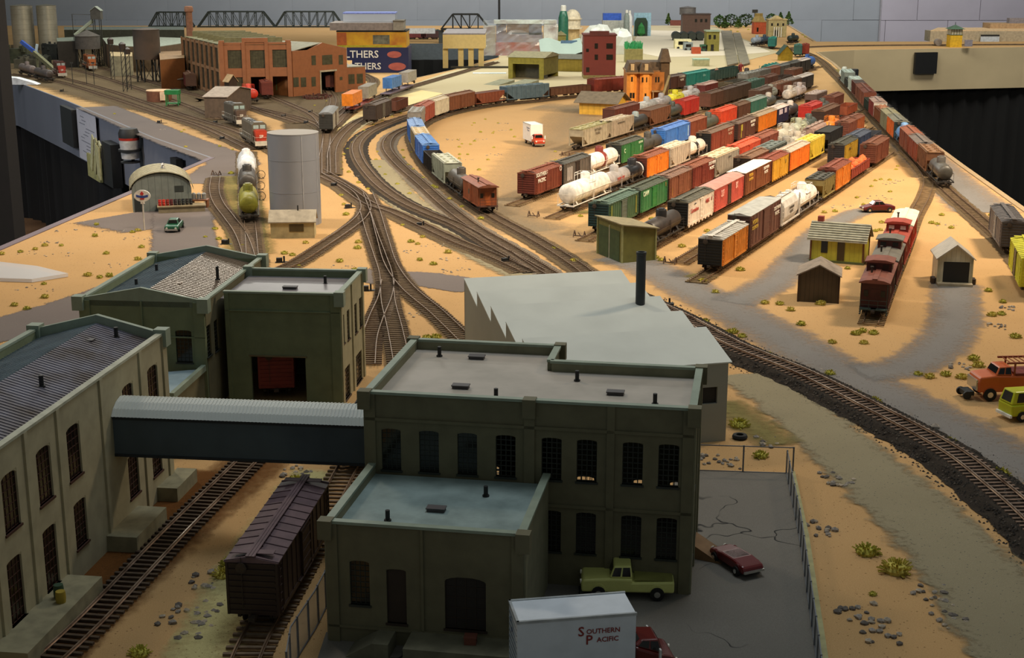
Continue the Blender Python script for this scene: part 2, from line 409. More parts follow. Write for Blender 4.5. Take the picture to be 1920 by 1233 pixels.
tag(slab('dark_yard_dirt', [G(*p) for p in ((20, 124), (110, 160), (200, 190), (300, 219), (372, 238), (385, 222), (362, 200), (385, 188), (470, 192), (560, 208), (592, 214), (640, 172), (692, 150), (640, 112), (400, 80), (20, 84))], 0, .02, ground_mat('yard_dirt', '6f6046', '615239', '4f4230', 10, 22, 1000, .8, .001, 220, '3a2d20')), kind='structure')
spread('dirt_patch', px((60, 120), (160, 150), (260, 185), (380, 215), (470, 262)), lambda t: 30 - 22 * t, DIRT, .2)
spread('dirt_patch', px((90, 108), (230, 130), (400, 160), (540, 200), (640, 215)), lambda t: 38 - 30 * t, DIRT, .2)
spread('dirt_patch', px((250, 165), (330, 190), (420, 190), (520, 180)), 14, DIRT, .2)
spread('dirt_patch', px((640, 150), (620, 172), (600, 200), (585, 230), (590, 262)), 8, DIRT, .2)
spread('grey_road', px((180, 200), (330, 262), (430, 300), (420, 318), (380, 345)), 6, TAR)
spread('grey_road', px((240, 400), (300, 410), (350, 420)), 12, TAR)
spread('grey_road', px((340, 385), (345, 440), (340, 490), (300, 520), (150, 575), (0, 618), (-160, 660)), 5.2, TAR)
spread('grey_road', px((640, 512), (720, 520), (800, 524), (900, 540)), 4.2, TAR)
spread('gravel_road', px((1150, 190), (1090, 215), (1050, 260), (1000, 310), (960, 370), (955, 410), (1020, 435)), lambda t: 12 - 3.0 * t, GRAVEL_THIN, .25)
spread('gravel_road', px((930, 370), (950, 410), (1010, 430), (1110, 465), (1210, 500)), 6.0, GRAVEL_THIN, .25)
spread('gravel_road', px((1150, 480), (1210, 500), (1330, 560), (1450, 625), (1560, 690), (1700, 760), (1830, 830), (1980, 905)), lambda t: 4.4 + .6 * t, GRAVEL, .25)
spread('gravel_road', px((1000, 200), (1120, 205), (1240, 205)), 12, GRAVEL_THIN, .2)
spread('gravel_road', px((1370, 570), (1450, 530), (1500, 480), (1540, 435), (1610, 398), (1660, 392)), lambda t: 3.6 - 1 * t, GRAVEL, .25)
spread('gravel_road', px((1790, 530), (1790, 600), (1760, 650), (1690, 690), (1600, 700)), lambda t: 3.7, GRAVEL, .25)
spread('gravel_road', px((1585, 140), (1620, 178), (1672, 232), (1748, 310), (1812, 368), (1850, 400)), lambda t: 4.2 + 2.2 * t, GRAVEL, .2)
spread('gravel_verge', px((1385, 700), (1480, 760), (1590, 850), (1725, 970), (1835, 1090), (1950, 1233), (2020, 1330)), lambda t: 3.4 + 1.8 * t, GRAVEL2, .3)
spread('gravel_verge', px((700, 300), (740, 360), (830, 430), (960, 500), (1060, 540)), 4.2, GRAVEL2, .2)
spread('rust_stain', px((560, 800), (440, 900), (300, 1020), (160, 1150), (60, 1250)), 3.4, RUST, .2)
spread('rust_stain', px((400, 880), (270, 985), (150, 1100), (60, 1200)), 3.0, RUST, .2)
spread('rust_stain', px((1340, 750), (1400, 790), (1470, 840)), 3, STAIN, .2)
PALES = feather(ground_mat('pale_sand', 'CBC48E', 'BDB47C', 'A8A070', 8, 20, 1000, .5, .0006, 230, '8a7a50'), lo=.1, hi=.9, amax=.9)
spread('pale_sand', px((600, 880), (540, 960), (450, 1090), (370, 1233), (340, 1300)), 2.6, PALES, .3)
spread('green_stain', px((430, 330), (455, 380), (465, 440), (470, 480)), 4.5, STAIN, .2)
spread('green_stain', px((1575, 130), (1640, 205), (1740, 305)), 4, STAIN, .2)
for p in (((1300, 470), (1400, 455)), ((1060, 400), (1150, 395)), ((1290, 515), (1340, 525))):
    spread('green_stain', px(*p), 2.2, STAIN, .3, step=.5)
# ---------------------------------------------------------------- tracks
def tiefn(): return MB().box(-.13, .13, -1.5, 1.5, 0, .16)
TRACKS = {}
def track(key, label, pts, bed=2.3, bedm=None, ties=None, zb=.06, cut=None, rail=RAIL, fine=False, tiestep=.82, tiem=TIE, height=.1):
    P = smooth_line(pts, 1.0); A = arclen(P); TRACKS[key] = (P, A, zb + height)
    t = thing('railroad_track', label, 'track', (*P[0], 0)); ox, oy = P[0]
    L = [(x - ox, y - oy) for x, y in P]; z = zb + height
    if bedm:
        spread('roadbed', L, bed, bedm, .16, t, z=zb, height=height, sm=False)
    for d in (-.825, .825):
        m = MB(); Q = offset(L, d); m.rib(Q, .09, (z + .16, z + .36))
        if fine: m.rib(Q, .2, (z + .15, z + .19))
        put(m, 'rail', rail, t)
    n = int(A[-1] / tiestep); big = MB(); rnd = random.Random(5)
    for i in range(n):
        s = (i + .5) * tiestep; p = at_s(P, A, s); q = at_s(P, A, s + .3)
        a = atan2(q[1] - p[1], q[0] - p[0]) + rnd.uniform(-.03, .03)
        if ties and ties[0] <= s <= ties[1]:
            part(t, 'tie', 'tie', tiefn, tiem, (p[0] - ox, p[1] - oy, z - (.06 if bedm else .02)), rot=(0, 0, a))
        else: big.cbox(p[0] - ox, p[1] - oy, z - .05, .26, 3.0, .15, 0, a)
    if big.v: tag(put(big, 'ties', tiem, t), kind='stuff')
    return t
K1 = px((1185, 560), (1290, 612), (1379, 660), (1500, 710), (1638, 780), (1776, 856), (1862, 922), (1940, 992), (2030, 1090))
track('K1', 'curved main line track on black ballast sweeping past the paved lot', K1, 3.0, BLACKBAL, (0, 999), height=.55, rail=RAILB, fine=True, tiestep=.72, tiem=paint('7a6252', .9, wear=.35, scale=160, dirt='5a4a3c'))
track('K2', 'weathered siding beside the long left factory wall, running under the covered walkway', px((60, 1275), (176, 1166), (330, 1003), (470, 864), (560, 765)), None, None, (0, 999), rail=RAILB, fine=True, tiem=paint('3d3024', .9, wear=.35, scale=160, dirt='57452f'), tiestep=.7)
track('K3', 'siding under the dark brown boxcar beside the low front annex', px((445, 1290), (478, 1205), (560, 1060), (640, 905), (690, 815)), None, None, (0, 999), fine=True)
track('C1', 'inner curved track of the passing train with the orange-brown caboose in front', px((1130, 540), (1075, 497), (1000, 450), (920, 406), (855, 362), (808, 318), (783, 278), (778, 250), (800, 229), (850, 212), (920, 199), (1000, 191), (1080, 182), (1160, 176), (1240, 166), (1330, 151), (1420, 136), (1500, 112)), 2.4, DIRT)
track('C2', 'second curved track, left of the train with the orange-brown caboose', px((1060, 535), (1005, 500), (955, 468), (890, 430), (835, 388), (790, 347), (750, 312), (727, 284), (728, 265), (745, 250), (790, 232), (860, 206)), 2.3, GREYBAL)
track('C3', 'dark ballasted curve leading up past the cream board', px((1010, 512), (930, 468), (862, 428), (800, 402), (748, 376), (705, 343), (675, 305), (668, 276), (685, 254), (715, 238), (770, 218), (850, 198), (920, 188)), 2.6, BLACKBAL)
track('C4', 'outer dark ballasted curve beside the sand in the middle', px((985, 512), (925, 484), (860, 458), (800, 430), (740, 402), (690, 384), (640, 350), (612, 336), (560, 312), (500, 276), (440, 247), (370, 226), (290, 200), (200, 170), (110, 146), (40, 130)), 2.6, DIRT)
track('C5', 'branch track curving from the silo round to the green factory', px((600, 322), (640, 344), (672, 364), (686, 388), (680, 408), (655, 430), (608, 462), (560, 493), (520, 512)), 1.9, DIRT_L)
track('C6', 'straight lead track that crosses the sand toward the saw-tooth roof', px((690, 366), (703, 400), (717, 450), (733, 500), (765, 545), (820, 592), (880, 650)), 1.9, DIRT_L)
track('C7', 'lead track that runs between the green factory and the parapet roof', px((684, 398), (697, 440), (712, 482), (724, 520), (728, 570), (740, 620), (752, 680), (760, 740)), 1.9, DIRT_L)
track('C8', 'spur that leaves the lead track behind the green factory wall', px((728, 530), (722, 562), (706, 600), (693, 640), (688, 690)), None, None)
track('H1', 'oily tank car siding beside the big silver tank', px((462, 285), (464, 340), (467, 400), (471, 450), (474, 490), (478, 540)), 2.4, DIRT)
track('H2', 'short stub track with a bumping post by the arched shed', px((405, 334), (402, 360), (410, 385), (430, 412), (450, 440), (464, 475), (470, 510)), 2.2, DIRT)
for k, (a, lab) in enumerate((
    (((20, 140), (110, 155), (200, 182), (300, 215), (380, 240), (470, 282)), 'front track of the left lobe along the fascia edge'),
    (((60, 122), (150, 135), (260, 168), (350, 200), (410, 225)), 'second track in the dark left lobe'),
    (((120, 112), (240, 142), (360, 178), (480, 205), (570, 226), (610, 250), (606, 300)), 'third track in the dark left lobe, passing the green stand'),
    (((300, 130), (380, 168), (480, 206), (560, 232)), 'track along the side wall of the brick factory'),
    (((495, 178), (545, 198), (590, 220), (612, 250)), 'track out of the middle door of the brick factory'),
    (((612, 168), (625, 190), (615, 215), (600, 235)), 'track out of the right door of the brick factory'),
    (((680, 140), (700, 152), (690, 170), (650, 205), (620, 235), (612, 275), (612, 330)), 'track under the blue-grey passenger car'),
    (((930, 118), (800, 156), (720, 180), (660, 208), (625, 240)), 'track under the trailer flatcars'),
    (((860, 176), (760, 205), (690, 222), (650, 246), (625, 280), (622, 330)), 'track under the two dark brown cars by the cream board'))):
    track('L%d' % k, lab, px(*a), 2.3 if k != 7 else 2.0, DIRT, zb=.06 if k < 6 else .2)
track('R1', 'long track down the right edge of the table', px((1935, 520), (1890, 462), (1830, 408), (1765, 350), (1700, 282), (1655, 236), (1622, 200), (1590, 164), (1560, 134), (1535, 112), (1500, 97), (1420, 88)), 2.3, DIRT, tiem=paint('7a6448', .9, wear=.3))
track('R2', 'caboose track in front of the small sheds', px((1632, 612), (1660, 540), (1690, 470), (1713, 410), (1733, 372), (1740, 340), (1722, 312), (1695, 285)), None, None, tiem=paint('8a7250', .9, wear=.3))
track('R3', 'far track across the right peninsula beside the yellow tower', px((1470, 92), (1540, 88), (1640, 86), (1780, 85), (1960, 84)), 2.3, DIRT)
for k, (p, q, e) in enumerate((((1075, 291), (1440, 165), 55), ((965, 382), (1500, 177), 40), ((1012, 409), (1560, 190), 40), ((1100, 446), (1640, 190), 55), ((1180, 497), (1660, 240), 40), ((1262, 494), (1668, 270), 20))):
    pass
# ---------------------------------------------------------------- rolling stock; local x runs along the car, z = 0 on the rail head
TRUCKM = paint('28221d', .7, wear=.4, scale=200, dirt='4a3a2a'); WHEELM = paint('3a332d', .45, .6, wear=.3)
STEEL = paint('8a8f92', .4, .8, wear=.15)
def truckfn():
    m = MB()
    for y in (-1.12, 1.12):
        s = 1 if y > 0 else -1
        m.prism([(-1.5, .62), (-1.15, .78), (1.15, .78), (1.5, .62), (1.5, .40), (1.15, .36), (.6, .18), (-.6, .18), (-1.15, .36), (-1.5, .40)], y - .1, y + .1, 'y')
        m.box(-.35, .35, y - .16, y + .16, .22, .56)
        for x in (-1.05, 1.05): m.box(x - .2, x + .2, y - .16, y + .16, .34, .6)
    m.box(-.3, .3, -1.1, 1.1, .45, .75); m.bar((0, 0, .6), (0, 0, .95), .3, n=8); return m
def axlefn():
    m = MB(); m.bar((0, -1.05, 0), (0, 1.05, 0), .09, n=6)
    for y in (-.86, .86):
        m.lathe([(.42, y - .09), (.46, y - .03), (.48, y + .05), (.40, y + .09)], 14, ax='y'); return_ = 0
    return m
def farbogie():
    m = truckfn()
    for x in (-1.05, 1.05):
        for y in (-.86, .86): m.lathe([(.46, y - .09), (.46, y + .09)], 8, (x, 0, .47), ax='y')
    return m
def bogies(t, L, d, c=None):
    x = L / 2 - 2.1
    for s in (-1, 1):
        if d:
            b = part(t, 'truck', 'truck', truckfn, c or TRUCKM, (s * x, 0, 0), smooth=False)
            for a in (-1.05, 1.05): part(b, 'wheelset', 'axle', axlefn, WHEELM, (a, 0, .47), smooth=True)
        else: part(t, 'truck', 'bogie', farbogie, c or TRUCKM, (s * x, 0, 0))
def underfn(L):
    m = MB(); m.box(-L / 2 + .2, L / 2 - .2, -.3, .3, .72, 1.0)
    for s in (-1, 1):
        m.box(s * (L / 2 - .1) - .15, s * (L / 2 - .1) + .15, -.2, .2, .62, .98); m.box(s * (L / 2 + .3) - .32, s * (L / 2 + .3) + .28, -.11, .11, .68, .9)
        m.box(s * (L / 2 + .45) - .16, s * (L / 2 + .45) + .14, -.2, .22, .66, .94)
    m.box(-2.2, -.8, -1.0, -.3, .45, .85); m.bar((.4, -.8, .6), (2.2, -.8, .6), .24, n=8); return m
def ladderfn(z0, z1, n, w=.5):
    m = MB()
    for y in (-w / 2, w / 2): m.box(-.03, .03, y - .03, y + .03, z0, z1)
    for i in range(n): z = z0 + (z1 - z0) * (i + .5) / n; m.box(-.03, .03, -w / 2, w / 2, z - .025, z + .025)
    return m
def ladders(t, L, W, z0, z1, mat, d):
    if not d: return
    for sx, sy in ((-1, -1), (1, 1), (-1, 1), (1, -1)):
        part(t, 'ladder', ('lad', z0, z1), lambda: ladderfn(z0, z1, 6), mat, (sx * (L / 2 - .5), sy * (W / 2 + .06), 0), rot=(0, 0, pi / 2))
def fasc(hz): return hz
def brown(o):
    for k in 'cred':
        v = o.get(k)
        if isinstance(v, str) and len(v) == 6:
            r, g, b = (int(v[i:i + 2], 16) for i in (0, 2, 4))
            if r > 1.3 * g and r < 175 and b > .6 * g: o[k] = '%02x%02x%02x' % (min(255, int(r * 1.02)), g, int(b * .88))
    return o
def boxcar(t, o, d):
    L = o['L']; W = 3.2; z0 = .9; z1 = o.get('h', 4.35); c, r, e = paint(o['c']), paint(o['r'], .6), paint(o['e'])
    def body():
        m = MB(); m.box(-L / 2, L / 2, -W / 2, W / 2, z0, z1)
        m.box(-L / 2 + .6, L / 2 - .6, -W / 2 - .04, W / 2 + .04, z0 - .12, z0 + .2)
        n = o.get('n', 10)
        for i in range(n + 1):
            x = -L / 2 + .08 + (L - .16) * i / n
            for s in (-1, 1): m.box(x - .05, x + .05, s * (W / 2) - .045, s * (W / 2) + .045, z0, z1)
        m.box(-L / 2, L / 2, -W / 2 - .05, W / 2 + .05, z1 - .12, z1)
        if o.get('saw'):
            for i in range(8):
                x = -L / 2 + (i + .5) * L / 8; 
                for s in (-1, 1): m.prism([(x - .5, z0), (x + .5, z0), (x + .25, z0 - .35), (x - .25, z0 - .35)], s * W / 2 - .05, s * W / 2 + .05, 'y')
        return m
    part(t, 'body', ('bb', L, z1, o.get('n', 10), o.get('saw')), body, c)
    def end():
        m = MB(); m.box(-.03, .03, -W / 2, W / 2, z0, z1); zt = z1
        m.prism([(-W / 2, z1), (W / 2, z1), (0, z1 + .34)], -.03, .03, 'x')
        k = 9
        for i in range(k):
            z = z0 + .25 + (z1 - z0 - .35) * i / (k - 1)
            m.prism([(-W / 2 + .15, z - .06), (-W / 2 + .15, z + .06), (W / 2 - .15, z + .06), (W / 2 - .15, z - .06)], -.1, .1, 'x')
        m.box(-.08, .08, -W / 2 - .03, -W / 2 + .12, z0, z1); m.box(-.08, .08, W / 2 - .12, W / 2 + .03, z0, z1); return m
    for s in (-1, 1): part(t, 'end_wall', ('be', z1), end, e, (s * (L / 2 + .02), 0, 0))
    st = o.get('roof', 'peak')
    def roof():
        m = MB(); ov = .1
        if st == 'round': p = [(-W / 2 - ov, z1), (-W / 2 - ov, z1 + .08), (-W / 2 + .5, z1 + .34), (-.5, z1 + .5), (.5, z1 + .5), (W / 2 - .5, z1 + .34), (W / 2 + ov, z1 + .08), (W / 2 + ov, z1)]
        elif st == 'flat': p = [(-W / 2 - ov, z1), (-W / 2 - ov, z1 + .07), (0, z1 + .2), (W / 2 + ov, z1 + .07), (W / 2 + ov, z1)]
        else: p = [(-W / 2 - ov, z1), (-W / 2 - ov, z1 + .06), (0, z1 + .38), (W / 2 + ov, z1 + .06), (W / 2 + ov, z1)]
        m.prism(p, -L / 2 - .1, L / 2 + .1, 'x')
        if st == 'peak':
            n = 12 if L < 16 else 16
            for i in range(n + 1):
                x = -L / 2 + L * i / n; q = [(-W / 2 - ov, z1 + .05), (-W / 2 - ov, z1 + .12), (0, z1 + .44), (W / 2 + ov, z1 + .12), (W / 2 + ov, z1 + .05), (0, z1 + .36)]
                m.prism(q, x - .05, x + .05, 'x')
        return m
    part(t, 'roof', ('br', L, z1, st), roof, r)
    if st == 'peak':
        def walk():
            m = MB(); z = z1 + .50
            for y in (-.2, 0, .2): m.box(-L / 2 - .3, L / 2 + .3, y - .085, y + .085, z, z + .05)
            for i in range(9): x = -L / 2 + L * i / 8; m.box(x - .05, x + .05, -.3, .3, z - .12, z)
            for s in (-1, 1): m.box(s * (L / 2 - .6) - .3, s * (L / 2 - .6) + .3, -1.3, 1.3, z - .06, z - .01)
            return m
        part(t, 'running_board', ('bw', L, z1), walk, paint(o.get('w', o['r']), .7))
    dw = o.get('dw', 2.0); ds = o.get('ds', 0.0)
    def door():
        m = MB(); m.box(-dw / 2, dw / 2, -.05, .05, z0 + .15, z1 - .2)
        for i in range(5): z = z0 + .4 + (z1 - z0 - .9) * i / 4; m.box(-dw / 2 + .1, dw / 2 - .1, -.09, .09, z - .06, z + .06)
        m.box(-dw / 2 - .9 * (dw > 1.4), dw / 2 + .4, -.1, .1, z0 + .02, z0 + .1); m.box(-dw / 2 - .3, dw / 2 + .3, -.1, .1, z1 - .22, z1 - .13)
        for x in (-dw / 2, dw / 2): m.box(x - .06, x + .06, -.1, .1, z0 + .1, z1 - .15)
        return m
    for s in (-1, 1):
        part(t, 'door', ('bd', dw, z1), door, paint(o.get('d', o['c'])), (ds, s * (W / 2 + .05), 0))
    if d:
        ladders(t, L, W, z0, z1 - .3, c, d)
        m = lambda: MB().bar((0, 0, z0 + .5), (0, 0, z1 + .4), .03).lathe([(.05, 0), (.36, .02), (.36, .06), (.05, .06)], 10, (-.08, 0, z1 - .3), ax='x')
        part(t, 'brake_wheel', ('bk', z1), m, TRUCKM, (-L / 2 - .2, .6, 0))
    for s in o.get('stripe', ()):
        part(t, 'stripe', ('st', s[1], s[2], s[3]), lambda: MB().box(-s[1] / 2, s[1] / 2, -.02, .02, s[2], s[3]), paint(s[4]), (s[0], -W / 2 - .07, 0))
        if o.get('left'): part(t, 'stripe', ('st', s[1], s[2], s[3]), lambda: MB().box(-s[1] / 2, s[1] / 2, -.02, .02, s[2], s[3]), paint(s[4]), (s[0], W / 2 + .07, 0))
    for s in o.get('txt', ()):
        x, z, size, body, col = s[:5]; lf = o.get('left')
        text(t, body, size, (x * (-1 if lf else 1), (W / 2 + .1) * (1 if lf else -1), z), (pi / 2, 0, pi if lf else 0), paint(col, .6, wear=.05), bold=True, ext=.02, sx=s[5] if len(s) > 5 else 1)
    bogies(t, L, d); part(t, 'underframe', ('uf', L), lambda: underfn(L), TRUCKM)
def tankcar(t, o, d):
    L = o['L']; r = o.get('rad', 1.35); c = paint(o['c'], o.get('ro', .45), wear=o.get('wear', .25)); zc = 1.0 + r + .1; l = L / 2 - .9
    def shell():
        m = MB(); m.lathe([(.01, -l - .45), (r * .55, -l - .36), (r * .88, -l - .18), (r, -l + .1), (r, l - .1), (r * .88, l + .18), (r * .55, l + .36), (.01, l + .45)], 24, (0, 0, zc), ax='x'); return m
    part(t, 'tank', ('tk', L, r), shell, c, smooth=True)
    for b in o.get('band', ()):
        part(t, 'band', ('tb', b[1], r), lambda: MB().lathe([(r, -b[1] / 2), (r + .05, -b[1] / 2), (r + .05, b[1] / 2), (r, b[1] / 2)], 24, (0, 0, zc), ax='x'), paint(b[2], .5), (b[0], 0, 0), smooth=True)
    part(t, 'dome', ('td', r), lambda: MB().lathe([(.8, 0), (.8, r + .75), (.72, r + .9), (.5, r + .95), (.5, r + 1.05), (.01, r + 1.08)], 16, (0, 0, zc)), paint(o.get('dc', o['c']), .45, wear=.25), smooth=True)
    def walk():
        m = MB()
        for s in (-1, 1):
            m.box(-1.5, 1.5, s * 1.15 - .25, s * 1.15 + .25, zc + r * .62, zc + r * .62 + .06)
            for x in (-1.4, 0, 1.4): m.bar((x, s * 1.38, zc + r * .6), (x, s * 1.38, zc + r + .9), .04)
            m.bar((-1.4, s * 1.38, zc + r + .9), (1.4, s * 1.38, zc + r + .9), .04); m.bar((-1.4, s * 1.38, zc + r + .45), (1.4, s * 1.38, zc + r + .45), .03)
        for x in (-1.4, 1.4): m.bar((x, -1.38, zc + r + .9), (x, 1.38, zc + r + .9), .04)
        return m
    if o.get('plat'): part(t, 'platform', ('tp', r), walk, paint(o.get('pc', o['c']), .5))
    def frame():
        m = MB(); m.box(-L / 2, L / 2, -.35, .35, .75, 1.1)
        for s in (-1, 1):
            m.box(s * (L / 2) - .12, s * (L / 2) + .12, -1.5, 1.5, .8, 1.02); m.box(-L / 2, L / 2, s * 1.45 - .12, s * 1.45 + .12, .9, 1.0)
            m.prism([(-1.25, 1.0), (1.25, 1.0), (.9, 1.5), (-.9, 1.5)], s * (L / 2 - 2.1) - .3, s * (L / 2 - 2.1) + .3, 'x')
        return m
    part(t, 'frame', ('tf', L), frame, paint(o.get('fc', '2a2622'), .6))
    def rail():
        m = MB()
        for s in (-1, 1):
            m.bar((-L / 2 + .5, s * (r + .12), zc - .1), (L / 2 - .5, s * (r + .12), zc - .1), .035)
            m.bar((0, s * 1.45, .9), (0, s * (r + .05), zc + r * .5), .05); m.bar((.4, s * 1.45, .9), (.4, s * (r + .05), zc + r * .5), .05)
            for x in (-1, 1):
                m.bar((x * (L / 2 - .1), s * 1.4, 1.0), (x * (L / 2 - .1), s * 1.4, zc), .035)
            m.bar((s * (L / 2 - .1), -1.4, zc), (s * (L / 2 - .1), 1.4, zc), .035)
        return m
    if d: part(t, 'handrail', ('tr', L, r), rail, paint(o.get('pc', o['c']), .5))
    for s in o.get('txt', ()):
        x, z, size, body, col = s[:5]
        text(t, body, size, (x, -r - .04, zc + z), (pi / 2, 0, 0), paint(col, .6, wear=.05), bold=True, ext=.03)
    bogies(t, L, d, paint(o['tc']) if 'tc' in o else None); part(t, 'underframe', ('uf', L), lambda: underfn(L), TRUCKM)
def hopper(t, o, d):
    L = o['L']; W = 3.2; z1 = o.get('h', 4.4); c = paint(o['c'], .6); cov = o.get('cov', 1); cf = o.get('cf')
    def body():
        m = MB(); e = 1.5
        if cf:
            pr = [(-1.2, .95), (-1.62, 1.9), (-1.62, 3.4), (-1.15, 4.25), (-.6, z1), (.6, z1), (1.15, 4.25), (1.62, 3.4), (1.62, 1.9), (1.2, .95)]
            m.prism(pr, -L / 2 + e, L / 2 - e, 'x'); 
            for s in (-1, 1): m.prism([(y * .8, max(z, 2.2)) for y, z in pr], s * (L / 2 - e), s * (L / 2 - .5), 'x')
        else:
            m.prism([(-L / 2 + .1, z1), (-L / 2 + .1, 2.9), (-L / 2 + 3.2, .95), (L / 2 - 3.2, .95), (L / 2 - .1, 2.9), (L / 2 - .1, z1)], -W / 2, W / 2, 'y')
            n = 9
            for i in range(n + 1):
                x = -L / 2 + .2 + (L - .4) * i / n; zb = max(1.0, 2.9 - (min(x + L / 2, L / 2 - x) - .1) * .63)
                for s in (-1, 1): m.box(x - .06, x + .06, s * W / 2 - .1, s * W / 2 + .1, zb, z1)
        for s in (-1, 1): m.box(-L / 2, L / 2, s * W / 2 - .1, s * W / 2 + .08, .9, 1.15)
        for x in (-L / 4, 0, L / 4): m.prism([(-1.1, 1.0), (1.1, 1.0), (.4, .35), (-.4, .35)], x - .8, x + .8, 'x')
        for s in (-1, 1):
            for y in (-1, 1): m.box(s * (L / 2 - .12) - .08, s * (L / 2 - .12) + .08, y * 1.5 - .08, y * 1.5 + .08, .9, z1)
        return m
    part(t, 'body', ('hb', L, z1, bool(cf)), body, c)
    if cov:
        def roof():
            m = MB()
            if not cf: m.box(-L / 2, L / 2, -W / 2 - .05, W / 2 + .05, z1, z1 + .12)
            m.box(-L / 2, L / 2, -.35 if cf else -1.5, .35 if cf else -1.1, z1 + .2, z1 + .27)
            if not cf: m.box(-L / 2, L / 2, 1.1, 1.5, z1 + .2, z1 + .27)
            return m
        part(t, 'roof', ('hr', L, z1, bool(cf)), roof, paint(o.get('r', o['c']), .6))
        def hatch():
            m = MB(); m.box(-.45, .45, -.32, .32, 0, .22); m.box(-.5, .5, -.06, .06, .2, .28); return m
        for x in (-L * .36, -L * .12, L * .12, L * .36):
            for y in ((-.75, .75) if not cf else (0,)): part(t, 'hatch', 'hatch', hatch, paint(o.get('r', o['c']), .6), (x, y, z1 + (.1 if not cf else .25)))
    else:
        part(t, 'load', ('hl', L), lambda: MB().box(-L / 2 + .2, L / 2 - .2, -W / 2 + .15, W / 2 - .15, z1, z1 + .04), paint(o.get('r', '15130f'), .9))
        part(t, 'top_rim', ('ht', L), lambda: MB().box(-L / 2, L / 2, -W / 2 - .06, -W / 2 + .1, z1, z1 + .12).box(-L / 2, L / 2, W / 2 - .1, W / 2 + .06, z1, z1 + .12).box(-L / 2 - .05, -L / 2 + .1, -W / 2, W / 2, z1, z1 + .12).box(L / 2 - .1, L / 2 + .05, -W / 2, W / 2, z1, z1 + .12), c)
    ladders(t, L, W, .9, z1 - .1, c, d)
    for s in o.get('txt', ()):
        x, z, size, bd, col = s[:5]; lf = o.get('left')
        text(t, bd, size, (x, (W / 2 + .14) * (1 if lf else -1), z), (pi / 2, 0, pi if lf else 0), paint(col, .6, wear=.05), bold=True, ext=.02)
    bogies(t, L, d); part(t, 'underframe', ('uf', L), lambda: underfn(L), TRUCKM)
def gondola(t, o, d):
    L = o['L']; W = 3.1; z1 = o.get('h', 2.7); c = paint(o['c'], .65)
    def body():
        m = MB(); m.box(-L / 2, L / 2, -W / 2, W / 2, .9, 1.15)
        for s in (-1, 1):
            m.box(-L / 2, L / 2, s * (W / 2 - .07) - .07, s * (W / 2 - .07) + .07, 1.1, z1); m.box(s * (L / 2 - .07) - .07, s * (L / 2 - .07) + .07, -W / 2, W / 2, 1.1, z1)
            for i in range(11): x = -L / 2 + .1 + (L - .2) * i / 10; m.box(x - .07, x + .07, s * W / 2 - .12, s * W / 2 + .12, .95, z1)
            m.box(-L / 2, L / 2, s * W / 2 - .12, s * W / 2 + .12, z1 - .1, z1)
        return m
    part(t, 'body', ('gb', L, z1), body, c)
    if o.get('load'):
        def ld():
            m = MB(); rnd = random.Random(int(L * 10)); n = 26
            for i in range(n):
                x = -L / 2 + 1 + (L - 2) * i / (n - 1); r = rnd.uniform(.45, .8)
                m.lathe([(.05, -r), (r * .8, -r * .5), (r, 0), (r * .8, r * .5), (.05, r)], 7, (x, rnd.uniform(-.8, .8), z1 - .1 + rnd.uniform(-.3, .35)))
            return m.box(-L / 2 + .2, L / 2 - .2, -W / 2 + .2, W / 2 - .2, 1.1, z1 - .3)
        tag(part(t, 'load', ('gl', L, z1), ld, paint(o['load'], .8)), kind='stuff')
    bogies(t, L, d); part(t, 'underframe', ('uf', L), lambda: underfn(L), TRUCKM)
